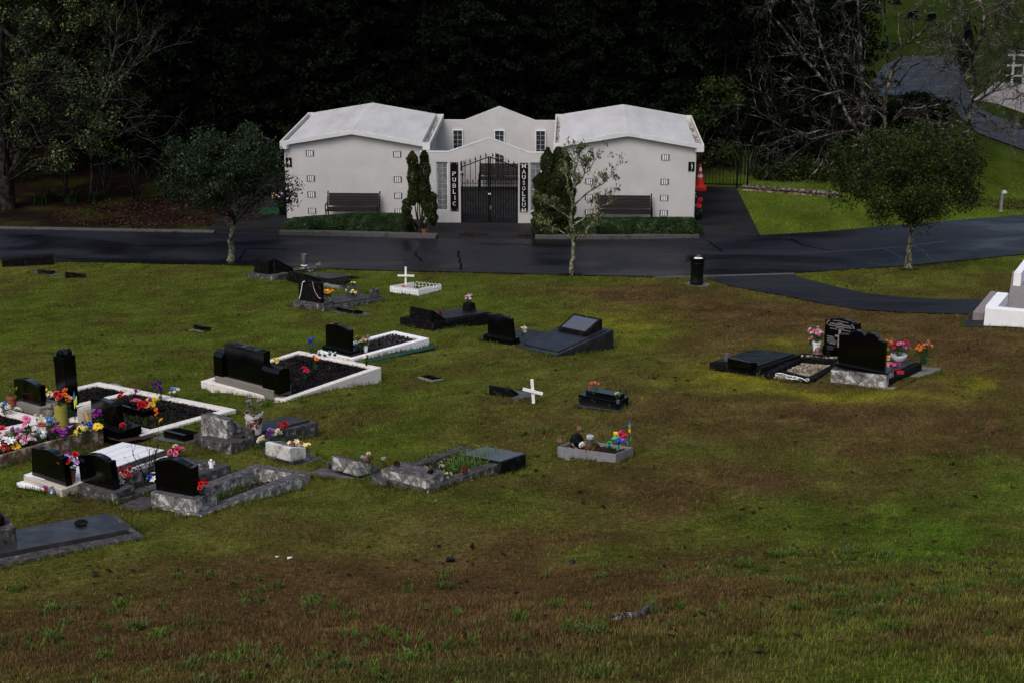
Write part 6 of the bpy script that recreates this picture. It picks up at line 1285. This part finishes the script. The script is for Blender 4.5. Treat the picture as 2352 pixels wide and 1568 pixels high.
x2 = lambda X, Y: Xf.w('o', X, Y, -.2)
patchgrass('weeds', [x2(X+rng.normal(0, 6), Y+rng.normal(0, 4)) for X, Y in ((570, 1100), (560, 1110), (550, 1120), (585, 1090), (540, 1125), (510, 1140), (520, 1130), (590, 1095), (500, 1150), (560, 1095), (600, 1085)) for _ in range(3)], 26, .16, (.05, .10, .022))
patchgrass('moss_weeds', [x2(X, Y) for X, Y in ((520, 1135), (535, 1130), (510, 1140), (500, 1130), (480, 1140))], 50, .06, (.11, .13, .03))
WX = Fr('b', (1330, 692), .015, (1130, 632), (1500, 570), .13); slab('dark flaking slab strip between the middle and rightmost shouldered headstones', WX, .1, 'greyweath')
sp_ = [g('a', x, y, .004) for x, y in ((985, 905), (1060, 900), (1330, 935), (1480, 880), (1400, 950), (1180, 990), (1030, 965))]; o = mk('bare_soil', [(p[0], p[1], float(gz(p[0], p[1]))+.025) for p in sp_], [tuple(range(7))], M['soil']); o['kind'] = 'structure'; exq(sp_)
for f_, r_, d_ in ((Xf.at(Xf.L-.25, -.12), .4, .16), (Xf.at(Xf.L*.6, -.15), .45, .12), (Wf.at(Wf.L, .1), .6, .14), (Wf.at(Wf.L*.6, -.1), .5, .12), (U.at(U.L, 0), .8, .12), (Rf.at(Rf.L, -.05), .5, .13), (P4.at(P4.L, 0), .6, .1), (OP.at(OP.L, 0), 1.0, .16), (OP.at(OP.L*.8, OP.W*.6), .9, .1), (Rf.at(Rf.L, Rf.W), .7, .12), (Rf.at(Rf.L*.6, Rf.W*.5), .7, .08), (J.at(J.L, 0), .9, .07), (F.at(F.L, 0), .8, .06)): DIPS.append((f_[0], f_[1], r_, d_))
for f_, d_ in ((Xf, .4), (Wf, .35), (U, .2), (J, .15), (I, .15), (PK, .12), (P4, .25), (N, .15), (OB, .2)): HOLES.append((np.array([f_.at(a, b)[:2] for a, b in ((.1, .08), (f_.L-.1, .08), (f_.L-.1, f_.W-.08), (.1, f_.W-.08))]), d_))
# ---- Y slab at lower left
Yf = Fr('y', (2190, 590), .045, (1300, 300), (4380, 408), .1).shift(-2.6, 2.6)
ln = Yf.loc('y', 1950, 520); ln2 = Yf.loc('y', 395, 660)
slab('wide dark wet slab with a pale rim at the lower left edge', Yf, .3, 'greyweath', (.3, max(.05, Yf.L-ln[0]), max(.05, (ln[1]+ln2[1])*.28), .04, 'slab_lt'), .06)
b0 = Yf.w('y', 270, 700, 0); yb = math.atan2(Yf.X[1], Yf.X[0]); t = thing('grave_block', 'black and white weathered stone block on the wide slab, cut by the left edge', 'headstone', b0, yb)
(h0, h1), = vface(b0, yb+math.pi/2, 0, 'y', [(262, 385)]); MB().box(-.9, 0, 0, .55, -.05, max(.2, h1)).go('block', M['greyweath'], t, bev=.02); MB().box(-.85, -.1, .08, .45, max(.2, h1), max(.2, h1)+.14).go('upper_block', M['blackconc'], t, bev=.03)
t = thing('stone', 'flat dark stone lying on the wide wet slab', 'stone', Yf.w('y', 1230, 370, .06)); lump(MB(), (0, 0, .03), .09, 8, .35).go('stone', M['blackconc'], t)
# ---- far left bits
za = Fr('z', (690, 528), .012, (370, 470), (862, 498), .1); slab('thin grey pad under the dark wedge near the road at far left', za, .1, 'pad'); desk('small dark wedge plaque on a grey pad near the road at far left', za, 0, 'z', [(672, 500), (502, 490), (502, 440), (672, 460)], .25, .06, 'blackconc', 'wedge_plaque', 'plaque')
zb = Fr('z', (1120, 545), .012, (850, 545), (1230, 520), .1); desk('dark tapering wedge plaque right of another near the road at far left', zb, 0, 'z', [(1145, 538), (875, 545), (872, 462), (1140, 505)], .2, .08, 'blackconc', 'wedge_plaque', 'plaque')
zc = g('z', 30, 405); t = thing('stone_block', 'low dark stone block at the left edge near the road', 'stone', zc, .3); MB().box(0, 1.4, 0, .25, -.1, .24).go('block', M['blackconc'], t, bev=.03)
# ---- white tomb at the right edge
wo = g('w', 915, 1392); zt = onplane(px('w', 945, 1100), wo, nrm(np.array([*wo[:2], 0])))[2]; Z = np.array([0, 0, 1.])
h = zt-wo[2]; wt = lambda x, y, z: onplane(px('w', x, y), wo+Z*z, Z)
ex = nrm(wt(1552, 1158, h)-wt(945, 1100, h)); ey = nrm(np.cross(Z, ex)); yw = math.atan2(ex[1], ex[0]); o_ = wt(945, 1100, h)*[1, 1, 0]+Z*wo[2]
lw = lambda x, y, z: ((wt(x, y, z)-o_)@ex, (wt(x, y, z)-o_)@ey)
D_ = lw(1130, 855, h)[1]; tk = max(.12, lw(1100, 1075, h)[1])
t = thing('white_tomb', 'white walled tomb enclosure with speckled paving, cut by the right edge', 'tomb', o_, yw)
sx = lw(1130, 855, h)[0]; 
b = MB().box(0, 4, 0, tk, -.5, h); b.prism([(0, tk), (tk*1.25, tk), (sx+tk*1.25, D_), (sx, D_)], 'z', -.5, h); b.go('wall', M['white'], t, bev=.01)
fl = h*.42; MB().prism([(tk*1.25, tk), (4, tk), (4, D_+3), (sx+.2, D_+3), (sx+tk*1.25, D_)], 'z', -.5, fl).go('paving', M['rough_agg'], t)
q = lw(1375, 755, fl); q2 = lw(1495, 760, fl); zz = onplane(px('w', 1390, 542), wt(1375, 755, fl), nrm(np.array([*wo[:2], 0])))[2]-wo[2]
sl_ = (lw(1552, 335, zz)[0]-lw(1390, 542, zz)[0])/max(.1, lw(1552, 335, zz)[1]-lw(1390, 542, zz)[1])
MB().prism([(q[0], q[1]), (q[0]+abs(q2[0]-q[0]), q[1]), (q[0]+abs(q2[0]-q[0])+sl_*3, q[1]+3), (q[0]+sl_*3, q[1]+3)], 'z', 0, zz).go('upper_wall', M['white'], t, bev=.01)
A_ = [lw(x, y, .12) for x, y in ((755, 1165), (925, 1180), (1120, 845), (1030, 840))]; MB().prism(A_, 'z', -.3, .12).go('step', M['rough_agg'], t, bev=.01)
pd = [g('w', x, y) for x, y in ((560, 1408), (1560, 1420), (1560, 1300), (920, 1210), (760, 1215))]; o = mk('paved_pad', [(p[0], p[1], float(gz(p[0], p[1]))+.02) for p in pd], [tuple(range(len(pd)))], M['path']); o['kind'] = 'structure'
exq([o_+ex*a+ey*c for a, c in ((-.05, -.05), (5, -.05), (5, 4), (-.2, 4))]); exq(pd)
# ---- flowers by the mausoleum side walls, log on the slope
for lab, p, hh, s, bl, sz, hd in (('white and yellow flowers leaning by the left end of the mausoleum', bp(-.55, 1.4), .55, .22, [('wh', 'lily', 9), ('ly', 'rose', 4)], .15, None), ('red and white flowers in a black planter at the left end of the mausoleum', bp(-.2, .5), .75, .2, [('r', 'rose', 9), ('wh', 'rose', 4), ('mg', 'rose', 3)], .11, ('pot', 'black_paint', .17, .36)),
    ('small violet flowers high on the left end wall of the mausoleum', bp(-.07, 1.2, 1.75), .15, .06, [('vi', 'rose', 4)], .09, None), ('pink hydrangea and greenery in a dark pot at the right end of the mausoleum', bp(13.2, .35), .62, .13, [('cr', 'pom', 2), ('r', 'rose', 3), ('wh', 'rose', 1)], .17, ('pot', 'black_paint', .12, .16)),
    ('white flowers high up along the right end wall of the mausoleum', bp(13.17, 3.2), .62, .12, [('wh', 'lily', 5)], .15, None), ('cream and red flowers in the middle of the right end wall of the mausoleum', bp(13.15, 2.0), .5, .1, [('wh', 'rose', 4), ('r', 'rose', 2)], .1, ('pot', 'black_paint', .1, .12))):
    bunch(lab, p, hh, s, bl, sz, hd, 1.4)
t = thing('turf_mat', 'bright green mat under the white flowers at the left end of the mausoleum', 'mat', bp(-1.05, .5), BA); MB().box(0, .65, 0, 1., 0, .015).go('sheet', M['greentarp'], t)
lg = [g('t', x, y, .03) for x, y in ((742, 462), (800, 455), (845, 448), (868, 432), (884, 412))]; t = thing('fallen_branch', 'short broken grey branch lying on the slope at lower right', 'branch', lg[0]); MB().tube([p-lg[0] for p in lg], [.042, .036, .03, .036, .033], 9).go('wood', M['driftwood'], t, True)
for lab, k, x, y, s, m in (('black crumpled rag on the brown slope below the graves', 't', 98, 238, .07, 'black_paint'), ('small white scrap on the slope below the lower left graves', 'k', 1512, 42, .035, 'white'), ('pale pinkish stone near the white scrap', 'k', 1448, 36, .03, 'tilebeige'), ('turquoise plastic scrap on the grass below the overgrown kerb', 'g', 1275, 945, .03, 'teal'), ('dark crumpled litter half hidden by tufts on the slope', 't', 580, 245, .055, 'black_paint')):
    p = g(k, x, y, .01); t = thing('litter_scrap', lab, 'litter', p); m_ = M[m] if m in M else flat(CL[m]); V_ = rng.normal(0, 1, (14, 3)); V_ = V_/np.linalg.norm(V_, axis=1, keepdims=True)*rng.uniform(.6, 1.1, (14, 1))*s*np.array([1.1, .8, .5])
    import bmesh
    bm = bmesh.new(); [bm.verts.new(v) for v in V_]; bmesh.ops.convex_hull(bm, input=bm.verts); me = bpy.data.meshes.new('scrap'); bm.to_mesh(me); me.materials.append(m_); o = bpy.data.objects.new('scrap', me); col.objects.link(o); o.parent = t; o.location = (0, 0, s*.3)
# ================================================================ grass, litter, light, camera
ax = np.unique(np.concatenate([np.arange(-20, 20, .25), np.arange(-46, -20, 1.), np.arange(20, 46, 1.), np.linspace(-160, -46, 20), np.linspace(46, 160, 20)]))
ay = np.unique(np.concatenate([np.arange(-4, 30, .22), np.arange(30, 58, .3), np.arange(58, 100, 1.2), np.linspace(100, 300, 30)]))
XX, YY = np.meshgrid(ax, ay); ZZ = gzt(XX, YY)
for P in (ROADP, PATHP, FP, FARP): ZZ = np.where(inpoly(XX, YY, P), ZZ-.022, ZZ)
for P, d_ in HOLES: ZZ = np.where(inpoly(XX, YY, P), ZZ-d_, ZZ)
nx_, ny_ = len(ax), len(ay); idx = np.arange(nx_*ny_).reshape(ny_, nx_)
Q = np.stack([idx[:-1, :-1], idx[:-1, 1:], idx[1:, 1:], idx[1:, :-1]], -1).reshape(-1, 4)
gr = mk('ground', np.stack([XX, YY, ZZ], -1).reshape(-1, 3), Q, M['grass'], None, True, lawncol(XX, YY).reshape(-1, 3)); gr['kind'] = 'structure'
def free(x, y):
    ok = ~(inpoly(x, y, ROADP) | inpoly(x, y, PATHP) | inpoly(x, y, FP) | inpoly(x, y, FARP))
    for P in EX: ok &= ~inpoly(x, y, P)
    return ok
def blades(name, n, y0, y1, h, w, lean=.6, jit=.45, gr=1.05, keep=None, mat_='blade', curve=False):
    y = np.sqrt(rng.uniform(y0**2, y1**2, n)); x = rng.uniform(-1, 1, n)*(y*.36+2.6); k = free(x, y)
    if keep is not None: k &= keep(x, y)
    x, y = x[k], y[k]; n = len(x); z = gzt(x, y)
    hh = h*rng.uniform(.5, 1.3, n)*(.55+.9*fbm(x*1.3, y*1.3, 3)); a = rng.uniform(0, 6.283, n); l = rng.uniform(.2, 1, n)*lean
    d = np.stack([np.cos(a), np.sin(a), 0*a], -1); s = np.stack([-np.sin(a), np.cos(a), 0*a], -1)*(w*rng.uniform(.6, 1.3, n))[:, None]
    b = np.stack([x, y, z-.005], -1); tip = b+d*(hh*l)[:, None]+np.array([0, 0, 1])*(hh*np.sqrt(1-np.minimum(.96, l*l)))[:, None]
    V = np.stack([b-s, b+s, tip], 1).reshape(-1, 3); c = lawncol(x, y)*gr*(.45+1.1*fbm(x*11, y*9, 3))[:, None]*rng.uniform(1-jit, 1+jit*1.6, (n, 1)); br = rng.random(n) < .12
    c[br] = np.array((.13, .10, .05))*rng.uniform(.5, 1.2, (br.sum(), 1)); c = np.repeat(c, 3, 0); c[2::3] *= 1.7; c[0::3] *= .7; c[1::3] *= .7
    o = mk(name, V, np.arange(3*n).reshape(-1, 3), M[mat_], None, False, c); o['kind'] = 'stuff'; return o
if GRASS:
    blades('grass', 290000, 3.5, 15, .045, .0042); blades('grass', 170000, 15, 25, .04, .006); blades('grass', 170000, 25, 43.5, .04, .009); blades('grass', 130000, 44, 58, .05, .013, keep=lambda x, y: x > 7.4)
def fringe():
    P = []
    for q in EX:
        for i in range(len(q)):
            a, b = q[i], q[(i+1) % len(q)]; d = b-a; L = np.linalg.norm(d); n = int(min(L, 6)*130)
            if n < 1: continue
            t = rng.random(n); o = np.array([d[1], -d[0]])/L; P.append(a+d*t[:, None]+o*(rng.random(n)*.05-.002)[:, None]*(1+fbm(a[0]+t*L*3, a[1]+t*2, 2))[:, None])
    P = np.concatenate(P); x, y = P[:, 0], P[:, 1]; k = free(x, y) & (fbm(x*2.5, y*2.5, 3) > .36); x, y = x[k], y[k]; n = len(x); z = gzt(x, y)
    h = rng.uniform(.03, .10, n)*(.4+1.1*fbm(x*3+7, y*3, 2)); a = rng.uniform(0, 6.283, n); l = rng.uniform(.1, .8, n)
    d = np.stack([np.cos(a), np.sin(a), 0*a], -1); s = np.stack([-np.sin(a), np.cos(a), 0*a], -1)*.006; b = np.stack([x, y, z-.005], -1)
    tip = b+d*(h*l)[:, None]+np.array([0, 0, 1])*h[:, None]; V = np.stack([b-s, b+s, tip], 1).reshape(-1, 3)
    c = (lawncol(x, y)*.4+np.array((.04, .075, .012))*.6)*rng.uniform(.5, 1.5, (n, 1)); c = np.repeat(c, 3, 0); c[2::3] *= 1.5
    o = mk('edge_grass', V, np.arange(3*n).reshape(-1, 3), M['blade'], None, False, c); o['kind'] = 'stuff'
if GRASS: fringe()
def tufts(n, y0, y1, dens):
    V, C = [], []
    y = np.sqrt(rng.uniform(y0**2, y1**2, n)); x = rng.uniform(-1, 1, n)*(y*.36+1); k = free(x, y) & (fbm(x*.6+3, y*.6, 3) > dens); x, y = x[k], y[k]
    for a, b in zip(x, y):
        s = rng.uniform(.5, 1.25); nb = int(rng.uniform(12, 34)*s); cc = np.array((.075, .14, .025) if rng.random() < .75 else (.10, .14, .045))*rng.uniform(.55, 1.1)
        q = np.stack([a+rng.normal(0, .045*s, nb), b+rng.normal(0, .045*s, nb)], -1); z = gzt(q[:, 0], q[:, 1])
        for i in range(nb):
            t = rng.uniform(0, 6.28); l = rng.uniform(.06, .15)*s; e = rng.uniform(.35, 1.1); d = np.array([math.cos(t)*e, math.sin(t)*e, 1.]); d /= np.linalg.norm(d); sd = np.array([-math.sin(t), math.cos(t), 0])*.0055
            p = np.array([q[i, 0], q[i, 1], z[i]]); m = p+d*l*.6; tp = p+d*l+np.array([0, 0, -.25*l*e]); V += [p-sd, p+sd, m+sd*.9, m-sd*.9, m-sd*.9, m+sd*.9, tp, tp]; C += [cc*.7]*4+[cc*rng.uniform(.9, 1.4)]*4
    V = np.array(V); 
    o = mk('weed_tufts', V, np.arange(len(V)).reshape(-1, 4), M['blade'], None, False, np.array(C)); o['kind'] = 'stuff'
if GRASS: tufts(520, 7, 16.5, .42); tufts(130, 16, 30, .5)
def litter(n, y0, y1, s):
    y = np.sqrt(rng.uniform(y0**2, y1**2, n)); x = rng.uniform(-1, 1, n)*(y*.36+1); k = free(x, y) & (fbm(x*.5+8, y*.5, 3) > .4); x, y = x[k], y[k]; V, Q = [], []
    for a, b in zip(x, y):
        z = float(gzt(a, b))+.02; t = rng.uniform(0, 6.28); l = s*rng.uniform(.5, 1.5); w = l*rng.uniform(.25, .5); u = np.array([math.cos(t), math.sin(t), rng.uniform(-.2, .2)]); v = np.array([-math.sin(t), math.cos(t), rng.uniform(-.2, .2)]); c = np.array([a, b, z]); k = len(V); h = rng.uniform(.1, .5)*w
        V += [c-u*l/2, c-u*l*.1+v*w/2+[0, 0, h], c+u*l/2+[0, 0, h*rng.uniform(0, 1)], c-u*l*.1-v*w/2+[0, 0, h], c-[0, 0, .005]]; Q += [(k, k+1, k+4, k+3), (k+4, k+1, k+2, k+3)]
    return V, Q
for i, (n, a, b_, s, m) in enumerate(((420, 7, 17, .075, 'redmulch'), (240, 7, 20, .085, 'darkleaf'), (480, 16, 42, .10, 'redmulch'), (260, 18, 42, .1, 'darkleaf'))):
    V, Q = litter(n, a, b_, s); o = mk('fallen_leaves', V, np.array(Q), M[m]); o['kind'] = 'stuff'
n = 260; t = rng.integers(8, 100, n); f = rng.random(n); q = np.array([RN[a]+(RF[a]-RN[a])*b for a, b in zip(t, f)])+rng.normal(0, .15, (n, 3)); q[:, 2] = gz(q[:, 0], q[:, 1])+.034
quads('fallen_leaves', q, .055, M['redmulch'], None, .9, kind='stuff')
w = bpy.data.worlds.new('World'); scene.world = w; w.use_nodes = True; nt = w.node_tree; bg = nt.nodes['Background']
sk = nt.nodes.new('ShaderNodeTexSky'); sk.sky_type = 'NISHITA'; sk.sun_disc = False; SE, SR = R(52), R(205)
sk.sun_elevation = SE; sk.sun_rotation = SR; sk.air_density = 1.0; sk.dust_density = 4.0; sk.ozone_density = 1.0
hs = nt.nodes.new('ShaderNodeHueSaturation'); hs.inputs['Saturation'].default_value = .95
nt.links.new(sk.outputs[0], hs.inputs['Color']); nt.links.new(hs.outputs[0], bg.inputs['Color']); bg.inputs['Strength'].default_value = .11
sl = bpy.data.lights.new('sun', 'SUN'); sl.energy = .9; sl.angle = R(25); sl.color = (1, .98, .95); so = bpy.data.objects.new('sun', sl); col.objects.link(so)
sd = Vector((math.sin(SR)*math.cos(SE), math.cos(SR)*math.cos(SE), math.sin(SE))); so.rotation_euler = sd.to_track_quat('Z', 'Y').to_euler()
cam = bpy.data.cameras.new('camera'); co = bpy.data.objects.new('camera', cam); col.objects.link(co); scene.camera = co
cam.sensor_fit = 'HORIZONTAL'; cam.sensor_width = 36; cam.lens = 36*F_/W_; cam.clip_end = 2000; cam.clip_start = .1
co.location = (0, 0, CZ); co.rotation_euler = (math.pi/2-P_, 0, 0)
v = scene.view_settings; v.view_transform = 'Standard'; v.look = 'None'; v.gamma = 1; v.exposure = EXPO; v.use_curve_mapping = False
